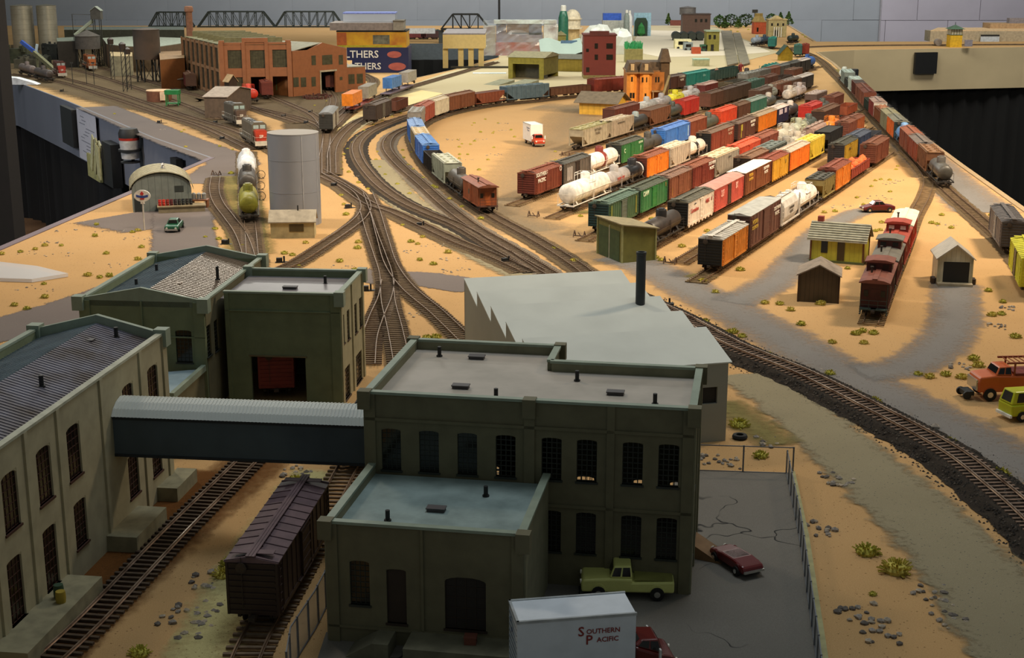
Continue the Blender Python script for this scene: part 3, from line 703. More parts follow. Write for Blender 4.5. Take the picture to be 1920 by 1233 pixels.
def caboose(t, o, d):
    L = o['L']; W = 3.1; z1 = 4.0; b = L / 2 - .9; c = paint(o['c'], .6); r = paint(o['r'], .6); g = paint('12110f', .3)
    def body():
        m = MB(); m.box(-b, b, -W / 2, W / 2, .95, z1)
        for i in range(15):
            x = -b + 2 * b * i / 14
            for s in (-1, 1): m.box(x - .03, x + .03, s * W / 2 - .03, s * W / 2 + .03, .95, z1)
        for s in (-1, 1): m.box(-b, b, s * W / 2 - .06, s * W / 2 + .06, .85, 1.1)
        if o.get('bay'):
            for s in (-1, 1): m.prism([(-.9, s * W / 2), (-.65, s * (W / 2 + .28)), (.65, s * (W / 2 + .28)), (.9, s * W / 2)], 1.2, z1 - .05, 'z')
        return m
    part(t, 'body', ('cb', L, bool(o.get('bay'))), body, c)
    def roof():
        m = MB(); k = .12
        m.prism([(-W / 2 - .2, z1), (-W / 2 - .2, z1 + k), (-W / 2 + .5, z1 + .36), (0, z1 + .48), (W / 2 - .5, z1 + .36), (W / 2 + .2, z1 + k), (W / 2 + .2, z1)], -L / 2, L / 2, 'x')
        return m
    part(t, 'roof', ('cr', L), roof, r)
    part(t, 'running_board', ('cw', L), lambda: MB().box(-L / 2, L / 2, -.3, .3, z1 + .52, z1 + .57), r)
    if o.get('cup', 1):
        cx = o.get('cx', 1.2)
        part(t, 'cupola', ('cu', W), lambda: MB().box(-1.4, 1.4, -W / 2 + .12, W / 2 - .12, z1, z1 + 1.35), c, (cx, 0, 0))
        part(t, 'cupola_roof', ('cur', W), lambda: MB().prism([(-W / 2 - .15, z1 + 1.35), (-W / 2 - .15, z1 + 1.45), (-.7, z1 + 1.68), (.7, z1 + 1.68), (W / 2 + .15, z1 + 1.45), (W / 2 + .15, z1 + 1.35)], -1.65, 1.65, 'x'), r, (cx, 0, 0))
        for s in (-1, 1):
            for y in (-.75, .75): part(t, 'window', 'cuw', lambda: MB().box(-.05, .05, -.35, .35, z1 + .6, z1 + 1.1), g if not o.get('lit') else paint('d8c8b8'), (cx + s * 1.4, y, 0))  # pale paint on these end panes stands in for light in the cupola
            for x in (-.7, .7): part(t, 'window', 'cuv', lambda: MB().box(-.35, .35, -.05, .05, z1 + .6, z1 + 1.1), g, (cx + x, s * (W / 2 - .12), 0))
    for s in (-1, 1):
        part(t, 'end_door', 'ced', lambda: MB().box(-.04, .04, -.42, .42, 1.0, 3.2), paint(o.get('dc', o['c']), .6), (s * b, 0, 0))
        for y in (-.95, .95): part(t, 'window', 'cew', lambda: MB().box(-.05, .05, -.24, .24, 2.3, 3.0), g, (s * b, y, 0))
        for x in ((-2.6, 2.6) if not o.get('bay') else (0,)): part(t, 'window', 'csw', lambda: MB().box(-.28, .28, -.06, .06, 2.3, 3.1), g, (x, s * (W / 2 + (.26 if o.get('bay') else 0)), 0))
        def plat():
            m = MB(); m.box(-.9, 0, -W / 2, W / 2, .85, 1.0)
            for y in (-1.45, -.5, .5, 1.45): m.bar((-.85, y, 1.0), (-.85, y, 2.0), .035)
            m.bar((-.85, -1.45, 2.0), (-.85, 1.45, 2.0), .04); m.bar((-.85, -1.45, 1.5), (-.85, 1.45, 1.5), .03)
            for y in (-1.48, 1.48): m.bar((-.85, y, 1.0), (-.85, y, 4.0), .04); m.box(-.75, -.1, y - .1, y + .1, .3, .36); m.box(-.75, -.1, y - .1, y + .1, .58, .64); m.bar((-.75, y, .3), (-.75, y, 1.0), .03); m.bar((-.1, y, .3), (-.1, y, 1.0), .03)
            return m
        part(t, 'end_platform', ('cp',), plat, paint(o.get('pc', '2a3a34'), .6), (s * b, 0, 0), rot=(0, 0, 0 if s < 0 else pi))
    part(t, 'smoke_stack', 'ss', lambda: MB().bar((0, 0, z1 + .2), (0, 0, z1 + 1.0), .12, n=8).bar((0, 0, z1 + 1.0), (0, 0, z1 + 1.15), .2, n=8), TRUCKM, (-1.8, .7, 0))
    bogies(t, L, d); part(t, 'underframe', ('uf', L), lambda: underfn(L), TRUCKM)
def flatcar(t, o, d):
    L = o['L']; c = paint(o['c'], .7)
    part(t, 'deck', ('fd', L), lambda: MB().box(-L / 2, L / 2, -1.5, 1.5, .95, 1.2).box(-L / 2 + 2, L / 2 - 2, -1.2, 1.2, .6, .95), c)
    bogies(t, L, d); part(t, 'underframe', ('uf', L), lambda: underfn(L), TRUCKM)
def loco(t, o, d):
    L = o['L']; c = paint(o['c'], .5); r = paint(o['r'], .45); k = paint('2a2a2a')
    part(t, 'frame', ('lf', L), lambda: MB().box(-L / 2, L / 2, -1.55, 1.55, .95, 1.35).box(-2.6, 2.6, -1.3, 1.3, .3, .95), c)
    part(t, 'long_hood', ('lh', L), lambda: MB().prism([(-1.0, 1.35), (1.0, 1.35), (1.05, 4.5), (.75, 4.85), (-.75, 4.85), (-1.05, 4.5)], -L / 2 + 4.6, L / 2 - .6, 'x'), c)
    part(t, 'cab', ('lc', L), lambda: MB().prism([(-1.5, 1.35), (1.5, 1.35), (1.6, 4.8), (1.0, 5.3), (-1.0, 5.3), (-1.6, 4.8)], -L / 2 + 2.4, -L / 2 + 4.7, 'x'), c)
    part(t, 'short_nose', ('ln', L), lambda: MB().prism([(-1.0, 1.35), (1.0, 1.35), (1.3, 3.5), (1.0, 3.8), (-1.0, 3.8), (-1.3, 3.5)], -L / 2 + .5, -L / 2 + 2.4, 'x'), r)
    part(t, 'windshield', ('lw', L), lambda: MB().box(-.05, .05, -1.3, -.15, 3.9, 4.7).box(-.05, .05, .15, 1.3, 3.9, 4.7), paint('9fb4b0', .2), (-L / 2 + 2.38, 0, 0))
    text(t, 'SP', .9, (-L / 2 + .45, 0, 2.4), (pi / 2, 0, -pi / 2), paint('e8e0d0'), bold=True, ext=.03)
    for x in (-1.5, 1.0, 3.5): part(t, 'roof_fan', 'fan', lambda: MB().lathe([(.7, 4.8), (.7, 5.0), (.1, 5.02)], 12), k, (x, 0, 0))
    def hr():
        m = MB()
        for s in (-1, 1):
            m.bar((-L / 2 + .3, s * 1.5, 2.4), (L / 2 - .3, s * 1.5, 2.4), .035)
            for i in range(8): x = -L / 2 + .3 + (L - .6) * i / 7; m.bar((x, s * 1.5, 1.35), (x, s * 1.5, 2.4), .03)
            m.bar((s * (L / 2 - .1), -1.4, 2.3), (s * (L / 2 - .1), 1.4, 2.3), .035)
            m.box(s * (L / 2 + .02) - .06, s * (L / 2 + .02) + .06, -1.5, 1.5, .5, 1.5)
        return m
    part(t, 'handrail', ('lr', L), hr, paint('c8c0b0')); bogies(t, L, 1)
KIND = {'box': (boxcar, 'boxcar', 'boxcar', 14.2), 'tank': (tankcar, 'tank_car', 'tank car', 12.8), 'hop': (hopper, 'hopper_car', 'hopper car', 12.6), 'gon': (gondola, 'gondola', 'gondola', 14.2),
        'cab': (caboose, 'caboose', 'caboose', 11.5), 'flat': (flatcar, 'flatcar', 'flatcar', 15), 'loco': (loco, 'locomotive', 'locomotive', 19)}
ORD = 'first second third fourth fifth sixth seventh eighth ninth tenth eleventh twelfth thirteenth fourteenth fifteenth sixteenth seventeenth eighteenth nineteenth twentieth'.split()
def car(kind, x, y, a, o, label, d=1, z=.42, group=None):
    fn, nm, cat, _ = KIND[kind]; o = brown(dict(o))
    t = thing(nm, label, cat, (x, y, z), a, group); fn(t, o, d); return t
def opts(c='6e3a2c', r=None, e=None, **k): o = dict(c=c, r=r or c, e=e or c); o.update(k); return o
def row(name, anchor, cars, yaw=.43, za=4.85, zt=.42):
    """a straight yard track: anchor = a picture point on the near-right top edge line of its cars; cars = (u of near-right edge, kind, options, look)"""
    ax, ay = G(anchor[0], anchor[1], za); dx, dy = sin(yaw), cos(yaw); zc = 3.0; res = []
    for i, (u, kind, o, look) in enumerate(cars):
        k = (u - 960) / FP; s = (k * (ay * cos(TH) - (zc - H) * sin(TH)) - ax) / (dx - k * dy * cos(TH)); res.append(s)
    for i, (u, kind, o, look) in enumerate(cars):
        s = res[i]; Ld = KIND[kind][3]
        gap = (res[i + 1] - s - 1.0) if i + 1 < len(cars) else Ld
        L = o.get('L') or (gap if .62 * Ld < gap < 1.6 * Ld else min(Ld, max(gap, .6 * Ld)))
        o = dict(o); o['L'] = round(L, 1); c = s + L / 2
        x = ax + dx * c - dy * 1.63; y = ay + dy * c + dx * 1.63
        d = y < 330
        lab = look if '@' in look else look + ', %s in the %s' % (ORD[i], name)
        car(kind, x, y, pi / 2 - yaw, o, lab.replace('@', ''), d, zt)
    # the rails under the cars
    s0 = res[0] - 6; s1 = min(res[-1] + 25, 420)
    return (ax + dx * s0 - dy * 1.63, ay + dy * s0 + dx * 1.63), (ax + dx * s1 - dy * 1.63, ay + dy * s1 + dx * 1.63)
def train(name, key, s0, cars, flip=False, side=1, rev=False):
    P, A, zt = TRACKS[key]; s = s0; n = len(cars)
    for i, (kind, L, o, look) in enumerate(cars):
        o = dict(o); o['L'] = L
        p = at_s(P, A, s + 2.1); q = at_s(P, A, s + L - 2.1); x, y = (p[0] + q[0]) / 2, (p[1] + q[1]) / 2
        a = atan2(q[1] - p[1], q[0] - p[0]); d = y < 330
        lab = look.replace('@', '') if '@' in look else look + ', %s in the %s' % (ORD[i], name)
        car(kind, x, y, a + (pi if flip else 0), o, lab, d, zt + .36)
        s += L + 1.0
def s_at(key, u, v):
    P, A, _ = TRACKS[key]; g = G(u, v); i = min(range(len(P)), key=lambda i: hypot(P[i][0] - g[0], P[i][1] - g[1])); return A[i]
SPT = lambda x, z, s, c='e6dccb': [(x, z + s * .55, s, 'SOUTHERN', c), (x, z - s * .55, s, 'PACIFIC', c)]
BR = '6e3a2c'; BR2 = '7c4030'; DB = '43302a'; RB = '8a3a2e'
rows = []
rows.append(row('orange reefer row', (1354, 450), [
    (1354, 'box', opts('D2822A', 'AFAAA0', '1b1b1a', n=20, saw=0, dw=1.2, w='c9c4ba'), 'orange refrigerator boxcar with weathered pale roof and black end'),
    (1406, 'box', opts('5c3530', 'A9A9A2', '4c3230', h=5.3, roof='flat', dw=3.6, ds=.4, txt=[(-6.0, 4.2, .85, 'HYDRA', 'c8a63c'), (-6.0, 3.4, .7, 'CUSHION', 'c8a63c')] + SPT(6.2, 3.9, .72)), 'tall brown boxcar with grey roof and white lettering'),
    (1466, 'hop', opts('C6BFB4', 'D6D2CA', cf=1, txt=[(0, 3.0, .55, 'SOUTHERN', '5a5248'), (0, 2.4, .55, 'PACIFIC', '5a5248')]), 'rounded pale grey covered hopper'),
    (1503, 'tank', opts('E8E2D8', fc='6a625c', plat=1, dc='f0ebe0', L=13), 'white tank car with a white railed platform'),
    (1545, 'hop', opts('8a7c4a', '43423a', L=8.5, h=3.9), 'short olive hopper with dark roof'),
    (1567, 'box', opts('D07A26', '7d463c', '6a3026', n=20, dw=1.2, L=12.6), 'orange boxcar with brown roof and ribbed end'),
    (1597, 'gon', opts('8a3a30', load='D9652F', L=17), 'red-brown gondola heaped with orange load'),
    (1643, 'box', opts('6a3b2f', '6e4638', L=13.5), 'dark brown boxcar nearest the switch')]))
rows.append(row('black tank car row', (1398, 327), [
    (1232, 'tank', opts('3a322d', plat=0, dc='1f1c1a', rad=1.3, L=13), 'grimy black tank car with square dome platform'),
    (1290, 'box', opts('EADBC8', '5d5a4c', '1d1d1c', n=2, saw=1, dw=1.0, L=13.2, txt=[(-3.4, 2.9, .95, 'Carnation', 'b0463a'), (3.2, 3.3, .9, 'MILK', 'b0463a'), (-3.2, 3.8, .3, 'FRESH', '555555'), (5.2, 3.3, .8, '//', '8a2a2a')]), 'white reefer boxcar with red lettering and black end'),
    (1339, 'box', opts('C4574A', 'B98478', 'A8503f', n=26, roof='round', d='4a332c', dw=1.5, txt=[(-4.0, 3.2, 1.5, 'SLSF', 'f0b8a8', .6), (4.2, 3.4, 1.5, 'BX', 'f0b8a8', .7)]), 'salmon red wooden boxcar with rounded roof'),
    (1397, 'box', opts('73402a', 'EFE6D4', '5d352c', h=4.6, roof='flat', dw=3.4, txt=[(-5.0, 3.9, .75, 'HYDRA', 'd0a038'), (-5.0, 3.2, .6, 'CUSHION', 'd0a038')] + SPT(5.0, 3.5, .7)), 'brown boxcar with bright white flat roof'),
    (1448, 'box', opts('C9962A', '86493d', '66322a', dw=1.2, n=4, saw=1, txt=[(3.6, 3.4, 1.6, 'o', '7a6a30')]), 'mustard yellow boxcar with round emblem'),
    (1481, 'box', opts('DC7422', 'BFAE9C', '5a2a20', n=24, dw=1.2), 'bright orange wood-sided boxcar with pale roof'),
    (1520, 'hop', opts('CDB038', 'D6BC50', L=12.4), 'yellow covered hopper with black ribs'),
    (1555, 'hop', opts('1d1c1b', '2a2b28', cov=0, L=13), 'black open hopper'),
    (1592, 'box', opts('6f4038', '7a5148', L=9), 'brown boxcar by the right train'),
    (1606, 'box', opts('96522c', '7a5148', L=9), 'rusty orange boxcar by the right train')]))
rows.append(row('short navy car row', (1583, 273), [
    (1583, 'box', opts('A88426', '45453c', '25272a', L=13, dw=1.2, txt=[(-1, 3.2, .7, 'EXPRESS', '5a4420')]), 'yellow-sided boxcar with dark roof and black end'),
    (1611, 'box', opts('2b3850', '4a5262', '26303f', L=12), 'navy blue boxcar'),
    (1636, 'gon', opts('3a3c44', L=10, h=3.2), 'dark grey gondola')]))
rows.append(row('low row behind the white roof', (1442, 281), [
    (1407, 'box', opts('64362c', '7d5f52', '2d2019', L=13), 'dark brown boxcar with dusty roof'),
    (1442, 'hop', opts('3d4642', '636b66', L=13.5), 'dark green hopper with grey roof'),
    (1476, 'tank', opts('8f8a80', L=11, plat=1, pc='c9c4b8'), 'grey tank car with pale railed platform'),
    (1498, 'tank', opts('B6AC9A', L=10, plat=1, pc='d8d0c0'), 'dusty cream tank car'),
    (1527, 'hop', opts('9c8074', 'A8948a', cf=1, L=14.5), 'rounded pinkish grey hopper'),
    (1562, 'tank', opts('E07E1E', L=11, plat=1), 'bright orange tank car'),
    (1592, 'gon', opts('6a3a30', L=10), 'brown gondola')]))
rows.append(row('dark green boxcar row', (1201, 357.5), [
    (1141.5, 'box', opts('3c5a3c', '53685a', '1e3c3c', n=14, dw=2.2, d='5a6458', w='6a7a6c', stripe=((-5.4, .5, 1.3, 4.0, '7a8234'), (5.4, .5, 1.3, 4.0, '7a7a34'))), 'dark green boxcar with blue-green end'),
    (1201, 'box', opts('2f7040', '4c5142', '22382a', dw=2.0, d='2a7a3a', txt=[(-4.2, 3.6, 1.1, 'C&NW', 'c9d8b4', .8), (5.6, 3.7, .9, 'I', 'c98a3a')]), 'bright green boxcar with pale lettering'),
    (1255, 'box', opts('7a4a3a', '7f6252', '35251e', dw=2.4, L=12.2, stripe=((-4.5, .12, 1.2, 2.6, 'b08038'),)), 'faded brown boxcar'),
    (1299, 'box', opts('73302a', '84503f', '5b2a24', dw=2.2, stripe=((.8, .16, 1.0, 4.0, 'd0a040'),), txt=SPT(4.8, 3.5, .8)), 'brown boxcar with a yellow stripe'),
    (1342, 'hop', opts('A09483', 'C9B898', txt=[(1, 3.7, .5, 'UNION', '5a5044')]), 'grey covered hopper with tan hatches'),
    (1388, 'box', opts('C44A2E', 'D05A38', 'C44A2E', dw=2.0), 'bright red-orange boxcar'),
    (1428, 'box', opts('74382e', '8a5548', L=13.5), 'brown boxcar with brown roof'),
    (1474, 'tank', opts('B5B0A0', L=11.5, plat=1, pc='e2ddd2'), 'pale tank car with white railings'),
    (1500, 'tank', opts('A5A894', L=10, plat=1, pc='c8d0a8'), 'pale greenish tank car'),
    (1520, 'tank', opts('4a524c', L=9), 'small dark tank car'),
    (1546, 'box', opts('4c302a', '6c5044', '3a2a26', L=17), 'long dark brown boxcar'),
    (1590, 'gon', opts('8a4630', L=12, h=3.0), 'rusty gondola')]))
rows.append(row('hidden red boxcar row', (1521, 200), [
    (1521, 'box', opts('B8302A', 'B8423a', 'B82c22', L=12), 'red boxcar with red end'),
    (1545, 'tank', opts('4d5048', L=10), 'grimy tank car'),
    (1564, 'box', opts('6a3c32', '74483c', L=12), 'brown boxcar')]))
rows.append(row('big white tank car row', (1333, 251.5), [
    (1078, 'tank', opts('ECE6DA', fc='d8d2c6', plat=1, rad=1.65, L=17, dc='f2eee4', pc='efe9dd', tc='34302c'), 'large white pressure tank car with railed platform'),
    (1144, 'tank', opts('A39C98', ro=.3, L=12.2, txt=[(0, 0, .9, 'SHIPPERS', 'a8483c')], dc='b0aaa4'), 'silver tank car with red lettering'),
    (1181, 'tank', opts('1f1f20', L=10.6, ro=.3, plat=0, band=((2.5, .5, 'c8c4c0'),)), 'glossy black tank car with white numbers'),
    (1213, 'box', opts('DC7A20', '87503f', '63302a', n=20, dw=1.2, txt=[(1.5, 3.5, .7, '2', '5a4a3a'), (-1.2, 3.6, .6, 'I', '4a2a20')]), 'orange wood-sided boxcar with brown end'),
    (1257, 'hop', opts('B4A592', 'CDBFA8', L=12.5), 'tan covered hopper with hatches'),
    (1295, 'tank', opts('E2D4C4', L=12, band=((0, 1.6, '29241f'),), plat=0), 'white tank car with a wide black band'),
    (1333, 'box', opts('7b3428', '75604f', '171715', L=17.2, h=4.5, dw=2.6, stripe=((-.6, .1, 1.0, 4.2, 'a06a40'),), txt=SPT(5.5, 3.5, .8, 'b09078')), 'long brown boxcar with black end'),
    (1384, 'box', opts('552e2a', '6f5a4c', '3a241f', L=14.6, stripe=((-4.4, 1.2, 2.6, 4.0, 'b0a038'), (-4.7, .35, 1.1, 2.7, 'b0a038')), txt=SPT(4.6, 3.4, .8)), 'dark brown boxcar with yellow emblem'),
    (1422, 'box', opts('D07216', 'A8967e', '6a4020', n=4, dw=1.8), 'orange boxcar with tan roof'),
    (1458, 'box', opts('1f2440', 'DCCFC6', '181a26', L=11, dw=1.4, stripe=((-.4, 7.5, 2.9, 4.1, 'd0c4cc'),)), 'navy boxcar with white roof and panel'),
    (1484, 'tank', opts('3c3430', L=10, dc='d8cfc4'), 'dark tank car with pale dome'),
    (1503, 'flat', opts('4a443c', L=11), 'dark flatcar'),
    (1531, 'hop', opts('5d4a42', 'B8A8A0', L=12.5), 'brown hopper with pale pink roof')]))
rows.append(row('road-side brown boxcar row', (1165, 272), [
    (1003, 'box', opts('6c3024', '7a4334', '66302a', txt=SPT(-3.0, 3.5, .95) + [(5.3, 3.9, 1.3, 'O', 'd8c8b8')], dw=2.0), 'brown boxcar with white lettering'),
    (1057, 'box', opts('5f5850', '4f4d46', '24221f', dw=1.6, d='2e2621', stripe=((-4.6, .35, 1.2, 3.6, 'd0c8c0'), (-3.7, .35, 1.2, 3.6, 'd0c8c0'), (-2.8, .35, 1.2, 3.6, 'd0c8c0'))), 'grey boxcar with white slanted stripes'),
    (1111, 'tank', opts('EEE8DE', fc='e0d8cc', band=((0, 1.5, '8a3326'),), rad=1.5, dc='7a2f24', L=15, tc='3a352f'), 'white tank car with a dark red band'),
    (1165, 'box', opts('2f6c38', '4e4c40', '262a24', d='2c6a34', txt=[(-4.6, 3.0, 1.2, 'C', 'c9d8b4'), (4.6, 3.8, .6, 'CENTRAL', 'c9d8b4'), (4.6, 2.5, 1.4, '/', 'c9d8b4')], L=13), 'green boxcar with white lettering'),
    (1208, 'tank', opts('46423b', L=13.2), 'grimy grey tank car'),
    (1247, 'box', opts('3F73BE', '5a84c8', '3F7ccb', dw=.01, L=17.5, n=2, stripe=((7.2, .8, 1.6, 3.9, '9ab8d8'),)), 'bright blue boxcar'),
    (1293, 'box', opts('7c4030', '956352', '5d342a', L=13, dw=2.2), 'brown boxcar with tan-edged roof'),
    (1327, 'tank', opts('4d5348', L=11), 'small dark green tank car'),
    (1352, 'box', opts('CC4526', 'D2542f', 'CF4A26', L=13.5), 'bright orange-red boxcar with orange end'),
    (1385, 'box', opts('5b3a30', '6e5446', '4a302a'), 'plain dark brown boxcar'),
    (1409, 'box', opts('3a6f5f', '8d9a90', '34685a', L=15), 'teal green boxcar with grey roof'),
    (1443, 'tank', opts('4b4a42', L=9.5, dc='c0b8ac'), 'small tank car with pale dome'),
    (1461, 'flat', opts('6a675e', L=12), 'grey flatcar'),
    (1484, 'tank', opts('D8CEC0', L=9, plat=1), 'white tank car with white platform'),
    (1502, 'tank', opts('C4B8B4', L=9, plat=1), 'pinkish tank car')]))
rows.append(row('long grey hopper row', (1139, 230.6), [
    (1093, 'hop', opts('A39880', '9a9468', L=17.2, txt=[(0, 3.7, .75, 'SOUTHERN', '6a6050'), (0, 2.9, .75, 'PACIFIC', '6a6050')]), 'long grey-green covered hopper with raised lettering'),
    (1139, 'hop', opts('9A8C78', 'B5A891', L=17, txt=[(0, 3.7, .5, 'SOUTHERN PACIFIC', '5d5446')]), 'long tan-grey covered hopper'),
    (1186, 'tank', opts('30302d', L=12.5, dc='8f9c9c'), 'black tank car with pale dome'),
    (1220, 'hop', opts('6b4636', '5a4436', cov=0, L=15), 'brown open hopper'),
    (1258, 'tank', opts('3f443e', L=11), 'dark green tank car'),
    (1283, 'box', opts('B02A22', 'A83428', 'C0382a', L=12.5), 'bright red boxcar'),
    (1332, 'box', opts('563a32', '60483c', '6a443a', L=13.5), 'dull brown boxcar'),
    (1357, 'box', opts('4d3a34', '5a483e', L=14), 'dark brown boxcar with dark roof'),
    (1383, 'box', opts('47362f', '5c5044', L=14), 'very dark brown boxcar'),
    (1410, 'hop', opts('3d5c52', '4c6a5c', L=14), 'dark green hopper with junk on top'),
    (1440, 'box', opts('5a3630', '6a4a40', L=12), 'reddish brown boxcar far down the yard'),
    (1466, 'gon', opts('4a3c34', L=13, h=3.2), 'dark gondola'),
    (1488, 'hop', opts('6a4034', '74584c', L=12), 'brown hopper')], yaw=.435))
rows.append(row('silver tank car row', (1153, 205), [
    (1153, 'box', opts('5f2f2a', '6e4438', '57302a', L=17, h=3.9), 'maroon boxcar beside the yellow freight house'),
    (1209, 'tank', opts('A8AAA8', L=11, ro=.3), 'silver tank car'),
    (1237, 'tank', opts('9c9a9c', L=11, ro=.3), 'second silver tank car'),
    (1264, 'tank', opts('D8CF28', L=10.5, plat=1), 'yellow tank car with yellow frame rails'),
    (1292, 'tank', opts('B9B8B8', L=11.5, plat=1), 'pale multi-dome tank car'),
    (1322, 'box', opts('6a2c2c', 'C0A49a', L=12), 'maroon boxcar with pink roof'),
    (1350, 'gon', opts('6c614c', L=13, h=3.2), 'tan gondola'),
    (1376, 'gon', opts('54534a', L=13, h=3.2), 'grey-green gondola'),
    (1402, 'hop', opts('86847c', '94948c', L=13), 'pale grey hopper'),
    (1426, 'hop', opts('6e6c66', '86847e', L=12), 'mid grey hopper'),
    (1446, 'box', opts('7a4a40', '8a6056', L=11), 'rosy brown boxcar'),
    (1464, 'box', opts('4c4c48', '70726e', L=12), 'dark grey boxcar'),
    (1484, 'box', opts('33302d', '5c5c56', L=12), 'black boxcar with grey roof'),
    (1503, 'box', opts('2a2725', 'C9BDB4', L=13), 'black boxcar with white roof')], yaw=.45, za=4.4))
rows.append(row('far brown hopper row', (1502, 146), [
    (1425, 'box', opts('553a30', '6a584c', L=13), 'dusty brown boxcar'),
    (1447, 'tank', opts('9a9c90', L=9, plat=1), 'small pale tank car'),
    (1463, 'hop', opts('6a3e30', '7c5c4c', L=13), 'reddish brown hopper'),
    (1484, 'hop', opts('5c4238', '8a8078', L=12.5), 'brown hopper with grey roof'),
    (1503, 'box', opts('2f2a28', 'D0C8C0', '262422', L=16), 'black boxcar with a white roof')]))
rows.append(row('teal boxcar row', (1340, 130), [
    (1258, 'box', opts('4a2a26', '6a5a50', '3a2522', L=12, txt=SPT(2.5, 3.5, .9)), 'dark maroon boxcar with white lettering'),
    (1286, 'box', opts('1E8078', '3a9488', '1a6a64', L=20, txt=[(5, 3.2, 1.1, 'ABox', '8cc4bc')], dw=3), 'long teal boxcar'),
    (1341, 'gon', opts('34504a', L=24, h=4.0), 'long dark green gondola with two standing figures near')], yaw=.52))
rows.append(row('blue tank car row', (1440, 125), [
    (1395, 'tank', opts('3f3a36', L=14), 'dark tank car'),
    (1440, 'hop', opts('1f8074', '2c9084', cf=1, L=15), 'rounded teal hopper'),
    (1487, 'flat', opts('4c4a44', L=12), 'grey flatcar'),
    (1512, 'tank', opts('2F63AE', L=12, rad=1.7), 'deep blue tank car')], yaw=.50, za=4.6))
for k, (p, q) in enumerate(rows):
    pass
GR = TIE
for k, (a, b) in enumerate(rows):
    if k == 2: a = (a[0] - (b[0] - a[0]) * 1.55, a[1] - (b[1] - a[1]) * 1.55)
    d = hypot(b[0] - a[0], b[1] - a[1])
    n = max(3, int(d / 60) + 2); pts = [(a[0] + (b[0] - a[0]) * i / (n - 1), a[1] + (b[1] - a[1]) * i / (n - 1)) for i in range(n)]
    nm = 'orange reefer|black tank car|stub with bumpers|white-roofed boxcar|dark green boxcar|red boxcar|big white tank car|brown boxcar by the road|long grey hoppers|silver tank cars|far brown hoppers|teal boxcar|blue tank car'.split('|')[k]
    track('Y%d' % k, 'straight dusty yard track of the row with the ' + nm, pts, None, None, tiem=paint('8a7250', .9, wear=.3))
# trains on curved track
train('curved train', 'C1', s_at('C1', 915, 404), [
    ('cab', 11.5, opts('8f4a26', '7a4532', bay=1, cup=0, dc='a55322', pc='4a2a1c'), 'orange-brown bay window caboose at the front of the curved train@'),
    ('tank', 12.5, opts('4a4238', plat=0), 'grimy tank car with square dome'),
    ('hop', 13, opts('8f9484', 'a8aa98'), 'pale grey-green covered hopper'),
    ('gon', 11, opts('2f2a28', h=3.6), 'black gondola'),
    ('box', 16, opts('3a6fc0', '5f88c0', '3a74c8', left=1, stripe=((-1, .5, 1.2, 3.9, 'b8c8e0'), (2, .5, 1.2, 3.9, '20386a'))), 'blue boxcar with white side panel'),
    ('hop', 13, opts('93886f', 'b8a684'), 'tan covered hopper'),
    ('box', 15, opts('4673b4', '7a98c4', '4a7cc4', left=1), 'blue boxcar with pale roof stripes'),
    ('gon', 13, opts('5c5240', h=3.4), 'olive brown open gondola'),
    ('hop', 12, opts('877f74', '8a867e'), 'grey hopper'),
    ('box', 13, opts('93443a', '9a5a50', left=1), 'faded red boxcar'),
    ('box', 12, opts('c9c0a8', 'c8bca4', left=1), 'cream white boxcar'),
    ('box', 16, opts('6f4230', '7c5644', left=1), 'brown boxcar on the bend'),
    ('hop', 14, opts('7a4232', '5a3226', cov=0, h=3.6), 'rusty brown open hopper'),
    ('hop', 17, opts('4f6470', '5d7480'), 'blue-grey covered hopper'),
    ('gon', 18, opts('5a3c30', h=3.0), 'brown gondola'),
    ('box', 17, opts('79302a', '80382e'), 'red-brown boxcar with white emblem'),
    ('box', 16, opts('3f2a24', '54463c'), 'very dark brown boxcar'),
    ('gon', 12, opts('4a4238', h=3.2), 'dark grey gondola')])
train('right edge train', 'R1', s_at('R1', 1770, 356), [
    ('tank', 12.5, opts('4a463e', dc='5a5650', plat=0), 'grimy grey-black tank car alone at the near end of the right edge train@'),
    ('hop', 12, opts('6a4632', '7a5a44'), 'brown hopper'),
    ('box', 14, opts('843e2c', '6f6660', left=1), 'red-brown boxcar with grey roof'),
    ('box', 14, opts('7c4030', '8a5444', left=1), 'brown boxcar'),
    ('tank', 8.5, opts('5f92c8', dc='7aa4d0'), 'light blue tank car'),
    ('box', 13, opts('D0661e', '75766a', '1d2a2a', left=1), 'orange boxcar with grey roof'),
    ('box', 13, opts('7f7c60', '8a876c', left=1), 'olive grey boxcar'),
    ('gon', 14, opts('7a4a34', load='9a6a50', h=3.8), 'brown gondola with rubble load'),
    ('box', 13, opts('7a2a2a', 'a08a80', 'd0c8bc', left=1), 'maroon and white boxcar'),
    ('gon', 12, opts('28382e', h=3.4), 'dark green gondola'),
    ('box', 14, opts('7a4030', '6c3a30', left=1), 'brown boxcar with maroon roof'),
    ('box', 13, opts('6a3a2e', '74463a', left=1), 'brown boxcar behind the curve'),
    ('hop', 13, opts('5c2f2a', '3a2a26', cov=0), 'maroon open hopper'),
    ('hop', 12, opts('b8c4bc', 'b4c4bc'), 'pale grey-green hopper'),
    ('gon', 13, opts('3a403c', h=3.2), 'dark grey gondola'),
    ('hop', 14, opts('8a9690', 'a8b8b0'), 'grey hopper with pale roof'),
    ('tank', 11, opts('dce4dc'), 'white tank car at the far end')])
